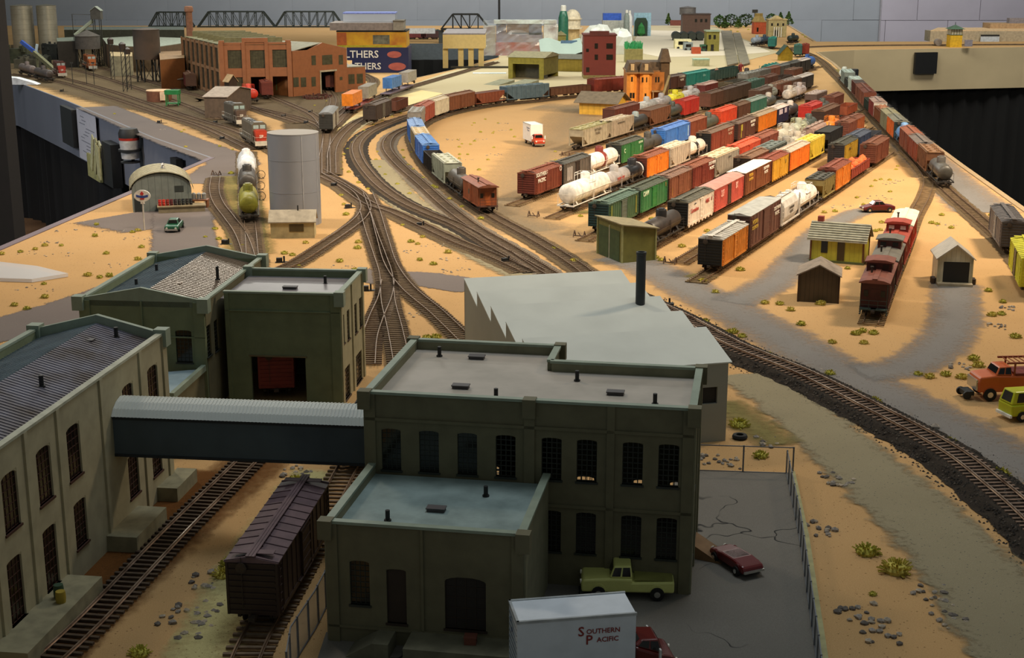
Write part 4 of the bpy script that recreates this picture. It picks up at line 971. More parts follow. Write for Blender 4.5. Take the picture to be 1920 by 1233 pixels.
train('caboose string', 'R2', s_at('R2', 1634, 606), [
    ('cab', 12, opts('481a16', '7c443a', lit=0, cx=1.0), 'dark red caboose nearest the camera by the small sheds@'),
    ('cab', 11.5, opts('5a2420', '6c675c', cx=2.6), 'maroon caboose with grey roof, second in the caboose string@'),
    ('cab', 11.5, opts('8a3029', 'A04238', cx=2.2, lit=1), 'red caboose with red roof and pale lit-look cupola windows, third in the caboose string@'),
    ('cab', 12.5, opts('A83222', 'EADFC6', cup=0, pc='b03028', dc='8a241a'), 'bright red caboose with cream roof, farthest in the caboose string@')])
train('tank string', 'H1', s_at('H1', 474, 490) , [], True)
def siding(kind, px1, px2, o, lab, L=None, z=.52, d=1):
    a, b = G(*px1), G(*px2); an = atan2(b[1] - a[1], b[0] - a[0]); L = L or KIND[kind][3]; o = dict(o, L=L)
    return car(kind, a[0] + cos(an) * L / 2, a[1] + sin(an) * L / 2, an, o, lab, d, z)
siding('tank', (468, 421), (464, 330), opts('8f8a2c', dc='7c7a2a', rad=1.45, fc='3a342c'), 'yellow-green tank car beside the silver tank, nearest of its siding', 13)
siding('tank', (466, 378), (464, 320), opts('4b4640', dc='3a3632', rad=1.5, fc='3a342c'), 'grimy grey tank car between the yellow-green and the white one', 12)
siding('tank', (464, 347), (462, 290), opts('D8DCE0', rad=1.6, fc='a8aaac', dc='e4e6e8', plat=0), 'white tank car beside the top of the big silver tank', 14)
siding('box', (478, 1188), (560, 1052), opts('33201f', '6a5458', '2e1f1d', n=12, dw=2.2), 'big dark brown boxcar beside the front annex in the shade', 13.6, z=.42)
siding('gon', (665, 890), (705, 812), opts('1c1c1e', h=2.6), 'black gondola half hidden behind the parapet building under the walkway', 12, z=.42)
siding('box', (520, 752), (528, 690), opts('6e231e', '7a2e28', '74241f'), 'red boxcar standing inside the green factory doorway', 13, z=.42)
siding('loco', (492, 282), (440, 250), opts('5d5648', 'B23A24'), 'grey diesel locomotive with a red nose left of the silver tank', 18)
siding('loco', (455, 240), (425, 228), opts('554e42', '5d4a3e'), 'second grey diesel locomotive behind the red-nosed one', 14)
siding('box', (612, 254), (636, 222), opts('A79E8C', '6f6f6e', '33322e', n=3, roof='round', dw=1.0, d='4a3a28', left=0), 'cream and grey passenger baggage car behind the silver tank', 16, z=.6)
siding('box', (693, 236), (742, 216), opts('47392f', '5c4c40', '3f332b', d='6a6254'), 'dark brown boxcar at the edge of the cream board', 15, z=.66)
siding('gon', (733, 219), (757, 209), opts('5d3426', load=None, h=3.4), 'brown gondola coupled behind the dark boxcar by the cream board', 12, z=.66)
f1 = siding('flat', (655, 216), (712, 186), opts('7a3230'), 'red flatcar carrying the orange and grey trailers', 27, z=.6)
f2 = siding('flat', (722, 187), (790, 160), opts('6a5a68'), 'faded flatcar carrying the blue and grey trailers', 32, z=.6)
def trailer(a, b, c, lab, L, zt=1.8):
    p, q = G(*a), G(*b); an = atan2(q[1] - p[1], q[0] - p[0]); cm = paint(c, .45)
    t = thing('trailer', lab, 'trailer', (p[0] + cos(an) * L / 2, p[1] + sin(an) * L / 2, zt), an)
    def body():
        m = MB(); m.box(-L / 2, L / 2, -1.4, 1.4, 1.0, 4.1)
        for i in range(9): x = -L / 2 + L * i / 8; m.box(x - .05, x + .05, -1.45, 1.45, 1.0, 4.15)
        return m
    part(t, 'body', ('trb', L), body, cm)
    def wh():
        m = MB()
        for y in (-1.1, 1.1): m.lathe([(.5, y - .2), (.5, y + .2)], 12, (0, 0, .5), ax='y')
        return m.box(-.6, .6, -1.1, 1.1, .5, 1.0)
    part(t, 'wheels', 'trw', wh, TRUCKM, (L / 2 - 2, 0, 0)); part(t, 'landing_gear', 'trg', lambda: MB().box(-.1, .1, -1, -.8, 0, 1).box(-.1, .1, .8, 1, 0, 1), TRUCKM, (-L / 2 + 2, 0, 0))
    return t
trailer((652, 219), (690, 199), 'E07F1C', 'orange trailer riding at the near end of the red flatcar', 12.6)
trailer((682, 203), (712, 187), '8d8678', 'grey trailer riding behind the orange one', 12.8)
trailer((727, 184), (760, 171), '4678B8', 'blue trailer riding on the faded flatcar', 12)
trailer((757, 172), (785, 161), 'A59E92', 'pale grey trailer riding behind the blue one', 12)
# cars cut by the right picture edge and cars at the factory
siding('box', (1896, 482), (1868, 440), opts('66605e', '5a5656', '4a4644', d='8a8680'), 'grey boxcar at the right end of the right edge track', 13.5)
siding('box', (1936, 560), (1905, 500), opts('C7C21E', 'C4C030', 'd0c82c', d='6a5a3a'), 'bright yellow boxcar cut by the right side, in front of the grey one', 13.5)
siding('tank', (478, 196), (455, 188), opts('D63A22', dc='e0523a', plat=1), 'red tank car in front of the brick factory', 13, d=0)
siding('box', (502, 187), (485, 165), opts('6a2a22', '7a3a30', '6a2c24'), 'dark red boxcar in front of the middle factory door', 12, d=0)
siding('box', (529, 178), (520, 160), opts('2f8a4a', '3a9858', '2e8a4a'), 'green boxcar in the factory door', 10, d=0)
siding('box', (621, 172), (606, 150), opts('6c3428', '6a3a30', '6a3228', d='5a2c22'), 'brown boxcar in the right-hand factory door', 12, d=0)
siding('box', (359, 170), (340, 148), opts('5d2320', '6a4a3c', '64463a'), 'brown boxcar beside the factory side wall', 14, d=0)
siding('tank', (96, 156), (64, 148), opts('4d4440', plat=0), 'dark tank car at the far left by the fascia', 16, d=0)
siding('tank', (64, 147), (30, 138), opts('6a5d58', plat=0), 'grey tank car behind the dark one at far left', 16, d=0)
siding('loco', (118, 148), (100, 138), opts('4a2422', 'A03024'), 'red-nosed locomotive at far left between the tank cars and the coal tower', 16)
siding('loco', (175, 134), (152, 122), opts('8a4a22', 'A85a28'), 'orange-brown locomotive under the left coal tower', 18)
# ---------------------------------------------------------------- helpers that read a picture point on a standing wall or at a known distance
def ray(u, v):
    a = (v - CY) / FP; b = (u - 960) / FP
    return b, cos(TH) - a * sin(TH), -sin(TH) - a * cos(TH)
def onwall(u, v, p0, p1):
    rx, ry, rz = ray(u, v); ex, ey = p1[0] - p0[0], p1[1] - p0[1]; l = hypot(ex, ey); ex /= l; ey /= l
    # p0 + s e = t r
    det = ex * (-ry) - (-rx) * ey; s = ((-p0[0]) * (-ry) - (-rx) * (-p0[1])) / det; t = (ex * (-p0[1]) - ey * (-p0[0])) / det
    return s, H + t * rz
def zfor(v, y, x=0):
    a = (v - CY) / FP; dy = cos(TH) - a * sin(TH); dz = -sin(TH) - a * cos(TH); return H + y / dy * dz
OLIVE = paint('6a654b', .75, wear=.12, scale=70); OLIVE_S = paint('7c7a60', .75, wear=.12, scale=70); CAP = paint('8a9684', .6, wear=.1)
GREENW = paint('727c5e', .75, wear=.12, scale=70)
ROOFGREY = paint('ABA296', .6, wear=.1, scale=25, dirt='979084'); ROOFBLUE = paint('8d9f9c', .6, wear=.12, scale=40, dirt='6f807d')
GLASS = paint('16150f', .12, wear=.2); FRAME = paint('3a2f24', .6); FRAME_G = paint('2c3028', .6); DOORB = paint('33261a', .7)
def frame_of(p0, p1):
    return atan2(p1[1] - p0[1], p1[0] - p0[0]), hypot(p1[0] - p0[0], p1[1] - p0[1])
def wall(parent, p0, p1, z0, z1, mat, ops=(), th=.35, pil=(), pp=.14, band=None, name='wall'):
    """a wall from p0 to p1 (inside on its left); ops are openings (s0, s1, za, zb, arch)"""
    a, L = frame_of(p0, p1); m = MB(); xs = sorted(set([0, L] + [x for o in ops for x in o[:2]]))
    for x0, x1 in zip(xs, xs[1:]):
        if x1 - x0 < 1e-4: continue
        cuts = sorted([(o[2], o[3]) for o in ops if o[0] < (x0 + x1) / 2 < o[1]]); z = z0
        for za, zb in cuts:
            if za > z: m.box(x0, x1, 0, th, z, za)
            z = max(z, zb)
        if z < z1: m.box(x0, x1, 0, th, z, z1)
    for o in ops:
        if len(o) > 4 and o[4]:
            r = o[4]; w2 = (o[1] - o[0]) / 2; c = (o[0] + o[1]) / 2
            for sgn in (-1, 1):
                pts = [(c + sgn * w2, o[3] - r)] + [(c + sgn * w2 * cos(t * pi / 8), o[3] - r + r * sin(t * pi / 8)) for t in range(1, 5)] + [(c + sgn * w2, o[3])]
                m.prism(pts, .02, th - .02, 'y')
    for s in pil:
        s, w = (s if isinstance(s, tuple) else (s, .7)); m.box(s - w / 2, s + w / 2, -pp, .02, z0, z1)
    if band:
        for zb, zt in band: m.box(0, L, -pp, .02, zb, zt)
    o = put(m, name, mat, parent); o.location = (p0[0] * S, p0[1] * S, 0); o.rotation_euler = (0, 0, a)
    return a, L
def window(parent, p0, p1, s0, s1, za, zb, nx=4, nz=6, fm=None, gm=None, inset=.18, arch=0, name='window'):
    a, L = frame_of(p0, p1); w = round(s1 - s0, 2); h = round(zb - za, 2)
    def fr():
        m = MB(); t = .045
        for i in range(nx + 1): x = -w / 2 + w * i / nx; k = t * (1.6 if i in (0, nx) else 1); m.box(x - k / 2, x + k / 2, -.05, .05, 0, h)
        for i in range(nz + 1): z = h * i / nz; k = t * (1.6 if i in (0, nz) else 1); m.box(-w / 2, w / 2, -.05, .05, z - k / 2, z + k / 2)
        m.box(-w / 2 - .08, w / 2 + .08, -.28, .1, -.14, 0); return m
    c = (s0 + s1) / 2; x = p0[0] + cos(a) * c - sin(a) * inset; y = p0[1] + sin(a) * c + cos(a) * inset
    f = part(parent, name, ('wf', w, h, nx, nz), fr, fm or FRAME, (x, y, za), rot=(0, 0, a))
    if gm is not False: part(f, 'pane', ('wp', w, h), lambda: MB().box(-w / 2, w / 2, -.015, .015, 0, h), gm or GLASS)
    return f
def winpx(p0, p1, *rects, zfix=None):
    out = []
    for r in rects:
        u0, u1, v0, v1 = r[:4]; um = (u0 + u1) / 2; s0 = onwall(u0, (v0 + v1) / 2, p0, p1)[0]; s1 = onwall(u1, (v0 + v1) / 2, p0, p1)[0]
        zt = onwall(um, v0, p0, p1)[1]; zb = onwall(um, v1, p0, p1)[1]; out.append((round(s0, 2), round(s1, 2), round(max(zb, .05), 2), round(zt, 2)))
    return out
def cap(parent, p0, p1, z, mat, w=.5, h=.18, ends=True):
    a, L = frame_of(p0, p1); m = MB().box(-.1, L + .1, -.12, w - .12, z, z + h)
    o = put(m, 'parapet_cap', mat, parent); o.location = (p0[0] * S, p0[1] * S, 0); o.rotation_euler = (0, 0, a)
def poly(parent, name, pts, z0, z1, mat):
    return put(MB().prism(pts, z0, z1, 'z'), name, mat, parent)
def vent(parent, x, y, z, h=.75, r=.14, mat=None):
    part(parent, 'roof_vent', ('vent', h, r), lambda: MB().bar((0, 0, 0), (0, 0, h), r, n=10).bar((0, 0, 0), (0, 0, .1), r * 1.6, n=10), mat or BLACK, (x, y, z))
def hatch(parent, x, y, z, a, w=1.1, mat=None):
    part(parent, 'roof_hatch', ('rh', w), lambda: MB().box(-w / 2, w / 2, -.3, .3, 0, .22).box(-w / 2 - .05, w / 2 + .05, -.35, .35, .18, .25), mat or paint('4b4748', .6), (x, y, z), rot=(0, 0, a))
def vec(o, e1, e2, x, y): return (o[0] + e1[0] * x + e2[0] * y, o[1] + e1[1] * x + e2[1] * y)
def axes(a): return (cos(a), sin(a)), (-sin(a), cos(a))
# ---------------------------------------------------------------- the big parapet building in the middle foreground and its low annex
e1, e2 = axes(-.172); OA = (-9.7, 89.1); HA = 12.1
A = lambda x, y: vec(OA, e1, e2, x, y)
bA = thing('factory_building', 'olive two-storey factory with a flat parapet roof, in the middle foreground', 'building', (0, 0, 0))
P1, P2, P7, P6, P5, P4 = A(0, 0), A(21.6, 0), A(21.6, 9.5), A(11.1, 9.5), A(11.1, 13.6), A(0, 13.6)
up = winpx(P1, P2, (715, 752, 806, 885), (787, 822, 810, 889), (858, 894, 813, 890), (930, 966, 816, 894), (1016, 1052, 819, 897), (1082, 1118, 823, 900), (1168, 1204, 827, 905), (1235, 1272, 832, 909))
lo = winpx(P1, P2, (1013, 1050, 957, 1034), (1080, 1115, 961, 1037), (1165, 1200, 966, 1043), (1229, 1264, 970, 1046))
zt = sum(o[3] for o in up) / 8; zb = sum(o[2] for o in up) / 8; ww = 1.32
up = [(round((o[0] + o[1]) / 2 - ww / 2, 2), round((o[0] + o[1]) / 2 + ww / 2, 2), round(zb, 2), round(zt, 2), .14) for o in up]
zt = sum(o[3] for o in lo) / 4; zb = sum(o[2] for o in lo) / 4
lo = [(up[4 + i][0], up[4 + i][1], round(zb, 2), round(zt, 2), .14) for i, o in enumerate(lo)]
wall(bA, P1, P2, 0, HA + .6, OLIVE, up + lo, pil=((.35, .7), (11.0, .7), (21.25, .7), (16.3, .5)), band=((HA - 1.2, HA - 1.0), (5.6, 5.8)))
for o in up + lo: window(bA, P1, P2, o[0], o[1], o[2], o[3], 4, 8, FRAME_G, GLASS if o in lo or o in up[:3] else False)
bk = [(s - ww / 2, s + ww / 2, 1.0, 4.35, .14) for s in (1.3, 3.9, 8.0)]
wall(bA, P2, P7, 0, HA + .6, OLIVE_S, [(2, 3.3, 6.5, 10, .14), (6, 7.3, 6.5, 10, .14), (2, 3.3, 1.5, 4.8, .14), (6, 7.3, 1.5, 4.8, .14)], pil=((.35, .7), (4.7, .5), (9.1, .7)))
for s in (2, 6):
    for z in (1.5, 6.5): window(bA, P2, P7, s, s + 1.3, z, z + 3.4 if z > 2 else z + 3.3, 4, 7, FRAME_G, False)
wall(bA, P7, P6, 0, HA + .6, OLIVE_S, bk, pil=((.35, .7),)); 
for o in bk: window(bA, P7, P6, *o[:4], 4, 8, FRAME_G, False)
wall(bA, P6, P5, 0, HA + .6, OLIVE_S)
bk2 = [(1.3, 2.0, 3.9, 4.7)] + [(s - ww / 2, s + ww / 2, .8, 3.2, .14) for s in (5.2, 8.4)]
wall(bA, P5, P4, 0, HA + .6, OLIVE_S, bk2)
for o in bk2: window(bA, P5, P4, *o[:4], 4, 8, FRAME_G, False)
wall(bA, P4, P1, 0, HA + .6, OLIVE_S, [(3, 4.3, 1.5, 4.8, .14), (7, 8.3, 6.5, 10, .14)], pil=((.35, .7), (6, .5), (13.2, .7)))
poly(bA, 'roof', [A(.3, .3), A(21.3, .3), A(21.3, 9.2), A(10.8, 9.2), A(10.8, 13.3), A(.3, 13.3)], HA - .25, HA, ROOFGREY)
poly(bA, 'ground_slab', [A(.4, .4), A(21.2, .4), A(21.2, 9.1), A(10.7, 9.1), A(10.7, 13.2), A(.4, 13.2)], 0.02, .1, DARK)
for p, q in ((P1, P2), (P2, P7), (P7, P6), (P6, P5), (P5, P4), (P4, P1)): cap(bA, p, q, HA + .6, CAP)
for p in (P1, P2, P7, P5, P4, A(11, 0)): part(bA, 'corner_post', 'cpost', lambda: MB().box(-.42, .42, -.42, .42, HA - .4, HA + .85), OLIVE, (p[0], p[1], 0), rot=(0, 0, -.172))
for u, v in ((824, 668), (930, 748), (1082, 714), (1228, 758)): x, y = G(u, v, HA); vent(bA, x, y, HA)
for u, v in ((894, 672), (864, 727), (1154, 739)): x, y = G(u, v, HA); hatch(bA, x, y, HA, -.172)
bB = thing('factory_annex', 'low flat-roofed annex with two doors in front of the parapet factory', 'building', (0, 0, 0)); HB = 7.2
B = lambda x, y: vec(OA, e1, e2, x + .3, y - 10.2)
Q1, Q2, Q3, Q4 = B(0, 0), B(12.0, 0), B(12.0, 10.0), B(0, 10.0)
wl, = winpx(Q1, Q2, (656, 693, 1051, 1133)); dl, = winpx(Q1, Q2, (725, 762, 1067, 1168)); dr, = winpx(Q1, Q2, (834, 911, 1083, 1180))
wall(bB, Q1, Q2, 0, HB + .55, OLIVE, [wl + (.15,), dl + (.12,), dr + (.3,)], pil=((.35, .7), (5.9, .16), (11.65, .7)), band=((1.05, 1.2),))
window(bB, Q1, Q2, *wl, 4, 8, FRAME_G); window(bB, Q1, Q2, *dl, 1, 1, DOORB, DOORB, name='door'); window(bB, Q1, Q2, *dr, 4, 5, DOORB, paint('241d16', .7), name='dock_door')
wall(bB, Q2, Q3, 0, HB + .55, OLIVE_S, pil=((.35, .7),)); wall(bB, Q4, Q1, 0, HB + .55, OLIVE_S, pil=((9.6, .7), (5, .4)))
poly(bB, 'roof', [B(.3, .3), B(11.7, .3), B(11.7, 10), B(.3, 10)], HB - .2, HB, ROOFBLUE)
for p, q in ((Q1, Q2), (Q2, Q3), (Q4, Q1)): cap(bB, p, q, HB + .55, CAP)
for p in (Q1, Q2): part(bB, 'corner_post', 'cpost2', lambda: MB().box(-.42, .42, -.42, .42, HB - .4, HB + .8), OLIVE, (p[0], p[1], 0), rot=(0, 0, -.172))
for u, v in ((727, 976), (911, 930)): x, y = G(u, v, HB); vent(bB, x, y, HB, .7)
x, y = G(818, 957, HB); hatch(bB, x, y, HB, -.172)
part(bB, 'loading_dock', 'dockB', lambda: MB().box(5.2, 11.9, -2.4, 0, 0, 1.15), paint('6e6b56', .85, wear=.2), (Q1[0], Q1[1], 0), rot=(0, 0, -.172))
part(bB, 'dock_ramp', 'rampB', lambda: MB().prism([(1.4, 0), (4.2, 0), (4.2, 1.1), (3.2, 1.1)], -2.0, 0, 'y'), paint('6e6b56', .85, wear=.2), (Q1[0], Q1[1], 0), rot=(0, 0, -.172))
# small crate on the dock
x, y = B(9.0, -1.0); tag(put(MB().box(-.35, .35, -.3, .3, 1.15, 1.6).box(-.38, .38, -.33, .33, 1.55, 1.65), 'crate', paint('6a3a2a', .8), loc=(x, y, 0), rz=-.1), 'small reddish crate on the loading dock of the low annex', 'crate')
# ---------------------------------------------------------------- the long gabled factory at left
def corrug(m, pts_eave, pts_ridge, n, zt, m_i=0):
    """corrugated slope: ribs run from eave to ridge"""
    for i in range(n):
        t = (i + .5) / n
        a = [pts_eave[0][k] + (pts_eave[1][k] - pts_eave[0][k]) * t for k in range(3)]; b = [pts_ridge[0][k] + (pts_ridge[1][k] - pts_ridge[0][k]) * t for k in range(3)]
        m.bar((a[0], a[1], a[2] + .03), (b[0], b[1], b[2] + .03), .065, n=4, cap=False)
def gable(parent, name, O, a, w, L, ze, zr, mat, ribs=0, side=None, ov=0.0):
    """double-pitch roof: O near-left corner, width w along a, length L away; side: materials of left and right slopes"""
    m = MB(); w2 = w / 2
    for s, (x0, x1, z0, z1) in enumerate(((-ov, w2, ze, zr), (w2, w + ov, zr, ze))):
        m = MB(); m.prism([(x0, z0), (x1, z1), (x1, z1 + .12), (x0, z0 + .12)], -ov, L + ov, 'y')
        if ribs: corrug(m, ((x0 if s == 0 else x1, -ov, ze + .1), (x0 if s == 0 else x1, L + ov, ze + .1)), ((w2, -ov, zr + .1), (w2, L + ov, zr + .1)), ribs, 0)
        o = put(m, name, (side[s] if side else mat), parent); o.location = (O[0] * S, O[1] * S, 0); o.rotation_euler = (0, 0, a)
ROOFC = paint('7c7a86', .5, .1, wear=.2, scale=40, dirt='5d5148'); ROOFC2 = paint('84929a', .45, .2, wear=.2, scale=40)
aC = -.128; c1, c2 = axes(aC); HC = 12.0; OC = vec((-26.75, 105.2), c1, c2, -10.4, -46)
Cc = lambda x, y: vec(OC, c1, c2, x, y)
bC = thing('factory_hall', 'long olive factory hall with dark ribbed gable roof at lower left', 'building', (0, 0, 0))
R0, R1, R2, R3 = Cc(10.4, 0), Cc(10.4, 46), Cc(0, 46), Cc(0, 0)
cu = winpx(R0, R1, (2, 38, 884, 986), (66, 101, 836, 931), (125, 153, 793, 888), (228, 254, 716, 800), (274, 299, 684, 740))
zt = (cu[0][3] + cu[1][3] + cu[2][3]) / 3; cu = [(round((o[0] + o[1]) / 2 - 1.0, 2), round((o[0] + o[1]) / 2 + 1.0, 2), round(zt - 3.6, 2), round(zt, 2), .3) for o in cu]
cl = winpx(R0, R1, (13, 48, 1033, 1164), (79, 112, 978, 1092), (136, 167, 927, 1017), (237, 265, 852, 921), (287, 305, 850, 903))
cl = [(round((o[0] + o[1]) / 2 - .95, 2), round((o[0] + o[1]) / 2 + .95, 2), 1.25 if i < 2 else 2.2, 5.4, .2) for i, o in enumerate(cl)]
pilC = [(p, .45) for p in sorted(set([round((a_[1] + b_[0]) / 2, 1) for a_, b_ in zip(cu, cu[1:])] + [round((cu[1][1] + cu[2][0]) / 2, 1)]))] + [(45.6, .8), (cu[0][0] - 1.2, .45)]
wall(bC, R0, R1, 0, HC + .5, paint('A8A082', .75, wear=.12, scale=60), cu + cl, pil=pilC)
for o in cu + cl: window(bC, R0, R1, *o[:4], 4, 7, paint('44261a', .6), paint('1d130c', .2))
wall(bC, R1, R2, 0, HC + .5, GREENW); wall(bC, R2, R3, 0, HC + .5, GREENW); wall(bC, R3, R0, 0, HC + .5, GREENW)
gable(bC, 'roof_slope', Cc(0.3, 0), aC, 9.8, 45.7, HC - .25, HC + 1.1, None, 110, (ROOFC2, ROOFC))
for sx, x in ((-1, 0), (1, 10.4)):
    p, q = Cc(x, 0), Cc(x, 46)
cap(bC, R0, R1, HC + .5, paint('B0B09A', .6)); cap(bC, R2, R3, HC + .5, CAP)
o = put(MB().prism([(0, HC), (10.4, HC), (10.4, HC + .6), (5.2, HC + 1.9), (0, HC + .6)], 45.6, 46.0, 'y'), 'gable_wall', CAP, bC); o.location = (OC[0] * S, OC[1] * S, 0); o.rotation_euler = (0, 0, aC)
for x in (0.1, 10.3):
    p = Cc(x, 45.8); part(bC, 'corner_post', 'cpost3', lambda: MB().box(-.5, .5, -.5, .5, HC - .4, HC + .95), CAP, (p[0], p[1], 0), rot=(0, 0, aC))
for u, v in ((218, 630), (78, 722)): x, y = G(u, v, HC + .7); vent(bC, x, y, HC + .6, .8, .16)
x, y = G(157, 640, HC + .8); hatch(bC, x, y, HC + .75, aC, 1.5)
for i, (s0, s1, dp, hh) in enumerate(((cl[2][1] + 2.8, cl[3][0] + 1.2, 2.2, 1.25), (cl[0][0] - 3, cl[1][1] + 1.0, 2.4, 1.25), (cl[4][0] + .5, cl[4][1] + 3, 1.6, 1.2))):
    m = MB().box(s0, s1, -dp, 0, 0, hh); o = put(m, 'loading_dock', paint('8C866A', .85, wear=.2), bC); o.location = (R0[0] * S, R0[1] * S, 0); o.rotation_euler = (0, 0, frame_of(R0, R1)[0])
aR = frame_of(R0, R1)[0]
bx = vec(R0, *axes(aR), cl[1][0] - .5, -1.0); t_ = thing('barrel', 'dull green barrel on the near loading dock at lower left', 'barrel', (bx[0], bx[1], 1.25)); put(MB().lathe([(.3, 0), (.33, .3), (.33, .6), (.3, .9)], 12), 'drum', paint('2f4a34', .6), t_, True)
bx = vec(R0, *axes(aR), cl[1][0] - 1.1, -1.4); t_ = thing('barrel', 'yellow barrel on the near loading dock at lower left', 'barrel', (bx[0], bx[1], 1.25)); put(MB().lathe([(.3, 0), (.33, .25), (.33, .5), (.3, .75)], 12), 'drum', paint('a08a2a', .6), t_, True)
# ---------------------------------------------------------------- the green factory behind it: gabled wing, flat wing, low link
aD = -.10; d1, d2 = axes(aD); HD = 10.0
bD = thing('gabled_factory', 'grey-green factory with a shiny ribbed gable roof and a flat-roofed wing', 'building', (0, 0, 0))
OD = (-39.2, 124.6); Dd = lambda x, y: vec(OD, d1, d2, x, y)
g = [Dd(0, 0), Dd(11.6, 0), Dd(11.6, 19.6), Dd(0, 19.6)]
wn, = winpx(g[0], g[1], (330, 360, 619, 679))
wall(bD, g[0], g[1], 0, HD + .5, GREENW, [wn + (.15,)], pil=((.5, 1.0), (5.8, .14), (11.1, 1.0)), band=((7.2, 7.3),)); window(bD, g[0], g[1], *wn, 4, 8, FRAME_G)
sw = [o + (.15,) for o in winpx(g[1], g[2], (387, 396, 608, 668), (402, 410, 598, 658))]
wall(bD, g[1], g[2], 0, HD + .5, OLIVE, sw)
for o in sw: window(bD, g[1], g[2], *o[:4], 3, 8, FRAME_G)
wall(bD, g[2], g[3], 0, HD + .5, GREENW); wall(bD, g[3], g[0], 0, HD + .5, GREENW)
SHEEN = paint('A89888', .3, .7, wear=.1, scale=30)
gable(bD, 'roof_slope', Dd(.3, .3), aD, 11.0, 19.0, HD - .3, HD + 1.0, None, 36, (ROOFC2, SHEEN))
for y in (0, 19.3):
    o = put(MB().prism([(0, HD), (11.6, HD), (11.6, HD + .65), (5.8, HD + 1.75), (0, HD + .65)], y, y + .35, 'y'), 'gable_wall', CAP, bD); o.location = (OD[0] * S, OD[1] * S, 0); o.rotation_euler = (0, 0, aD)
for p in g: part(bD, 'corner_post', 'cpost4', lambda: MB().box(-.5, .5, -.5, .5, HD - .4, HD + .9), CAP, (p[0], p[1], 0), rot=(0, 0, aD))
cap(bD, g[1], g[2], HD + .5, CAP); cap(bD, g[3], g[0], HD + .5, CAP)
f = [Dd(12.4, 3.6), Dd(23.2, 3.6), Dd(23.2, 13.8), Dd(11.6, 13.8)]
dd, = winpx(f[0], f[1], (472, 574, 669, 752)); dd = (dd[0], dd[1], 0.0, dd[3])
wall(bD, f[0], f[1], 0, HD + .6, GREENW, [dd], pil=((10.4, .9), (.2, .4)), band=((HD - 1.1, HD - 1.0),))
put(MB().box(dd[0] - .15, dd[1] + .15, -.1, .2, dd[3], dd[3] + .15), 'door_lintel', paint('6a6248'), bD, loc=(f[0][0], f[0][1], 0), rz=aD)
rw = [o + (.12,) for o in winpx(f[1], f[2], (641, 646, 590, 645), (651, 655.5, 580, 636), (665, 669.5, 568, 624), (674, 678.5, 557, 612), (646, 657, 686, 746), (668, 679, 660, 718))]
wall(bD, f[1], f[2], 0, HD + .6, paint('A59E7e', .75, wear=.12), rw, pil=((.3, .6), (5.0, .4), (9.9, .6)))
for o in rw: window(bD, f[1], f[2], *o[:4], 3, 7, paint('4a3826', .6))
wall(bD, f[2], f[3], 0, HD + .6, GREENW)
poly(bD, 'flat_roof', [Dd(11.9, 3.9), Dd(22.9, 3.9), Dd(22.9, 13.5), Dd(11.9, 13.5)], HD - .2, HD, paint('7F7A7C', .45, wear=.15, scale=25))
for p, q in ((f[0], f[1]), (f[1], f[2]), (f[2], f[3])): cap(bD, p, q, HD + .6, CAP)
for p in (f[1], f[2], Dd(11.8, 13.8)): part(bD, 'corner_post', 'cpost5', lambda: MB().box(-.45, .45, -.45, .45, HD - .4, HD + .95), CAP, (p[0], p[1], 0), rot=(0, 0, aD))
for u, v, z in ((294, 509, HD + .3), (256, 537, HD + .3), (610, 531, HD)): x, y = G(u, v, z); vent(bD, x, y, z - .1, .85, .15)
x, y = G(408, 520, HD + .5); vent(bD, x, y, HD + .3, 1.3, .15)
x, y = G(324, 534, HD + .6); hatch(bD, x, y, HD + .6, aD, 1.6, paint('b8a898')); x, y = G(544, 541, HD); hatch(bD, x, y, HD, aD, 1.3); x, y = G(343, 492, HD + .3); hatch(bD, x, y, HD + .3, aD, 1.3)
lk = [G(300, 694, 4.5), G(384, 687, 4.5), G(322, 742, 4.5), G(240, 750, 4.5)]
bL = thing('low_link_building', 'low blue-grey roofed link between the two factory halls', 'building', (0, 0, 0))
put(MB().prism(lk, 0, 4.2, 'z'), 'walls', OLIVE, bL); poly(bL, 'roof', lk, 4.2, 4.3, paint('9fb4bc', .4, wear=.1)); 
put(MB().rib([lk[1], lk[2]], .4, (4.2, 4.75)), 'parapet', CAP, bL)
# ---------------------------------------------------------------- covered walkway on high between the hall and the parapet factory
wA, wB = G(176, 778, 9.3), G(690, 797, 9.3)
bW = thing('covered_walkway', 'elevated covered walkway with pale ribbed roof joining hall and parapet factory', 'walkway', (wA[0], wA[1], 0), frame_of(wA, wB)[0])
LW = frame_of(wA, wB)[1]; WN = paint('48545a', .7, wear=.2, scale=20)
put(MB().box(0, LW, 0, 3.0, 6.3, 9.3), 'gallery', WN, bW)
def wr_():
    m = MB(); pr = [(-.2, 9.3), (.2, 9.75), (.8, 10.1), (1.5, 10.25), (2.2, 10.1), (2.8, 9.75), (3.2, 9.3)]
    m.prism(pr, 0, LW, 'x'); n = int(LW / .26)
    for i in range(n):
        x = (i + .5) * LW / n; q = [(y, z + .05) for y, z in pr]
        m.prism([(-.24, 9.3)] + q[1:-1] + [(3.24, 9.3)], x - .05, x + .05, 'x')
    return m
put(wr_(), 'ribbed_roof', paint('CACEC8', .6, 0.0, wear=.06, scale=20), bW)
put(MB().prism([(-.26, 9.28), (.16, 9.8), (.78, 10.17), (1.5, 10.32), (2.22, 10.17), (2.84, 9.8), (3.26, 9.28)], 0, 1.2, 'x'), 'end_roof_panel', paint('8a5f50', .6), bW)
for i in range(1, 14): pass
put(MB().box(0, LW, -.06, 0, 6.3, 6.5).box(0, LW, -.06, 0, 9.05, 9.3), 'trim_strip', paint('232a30', .6), bW)
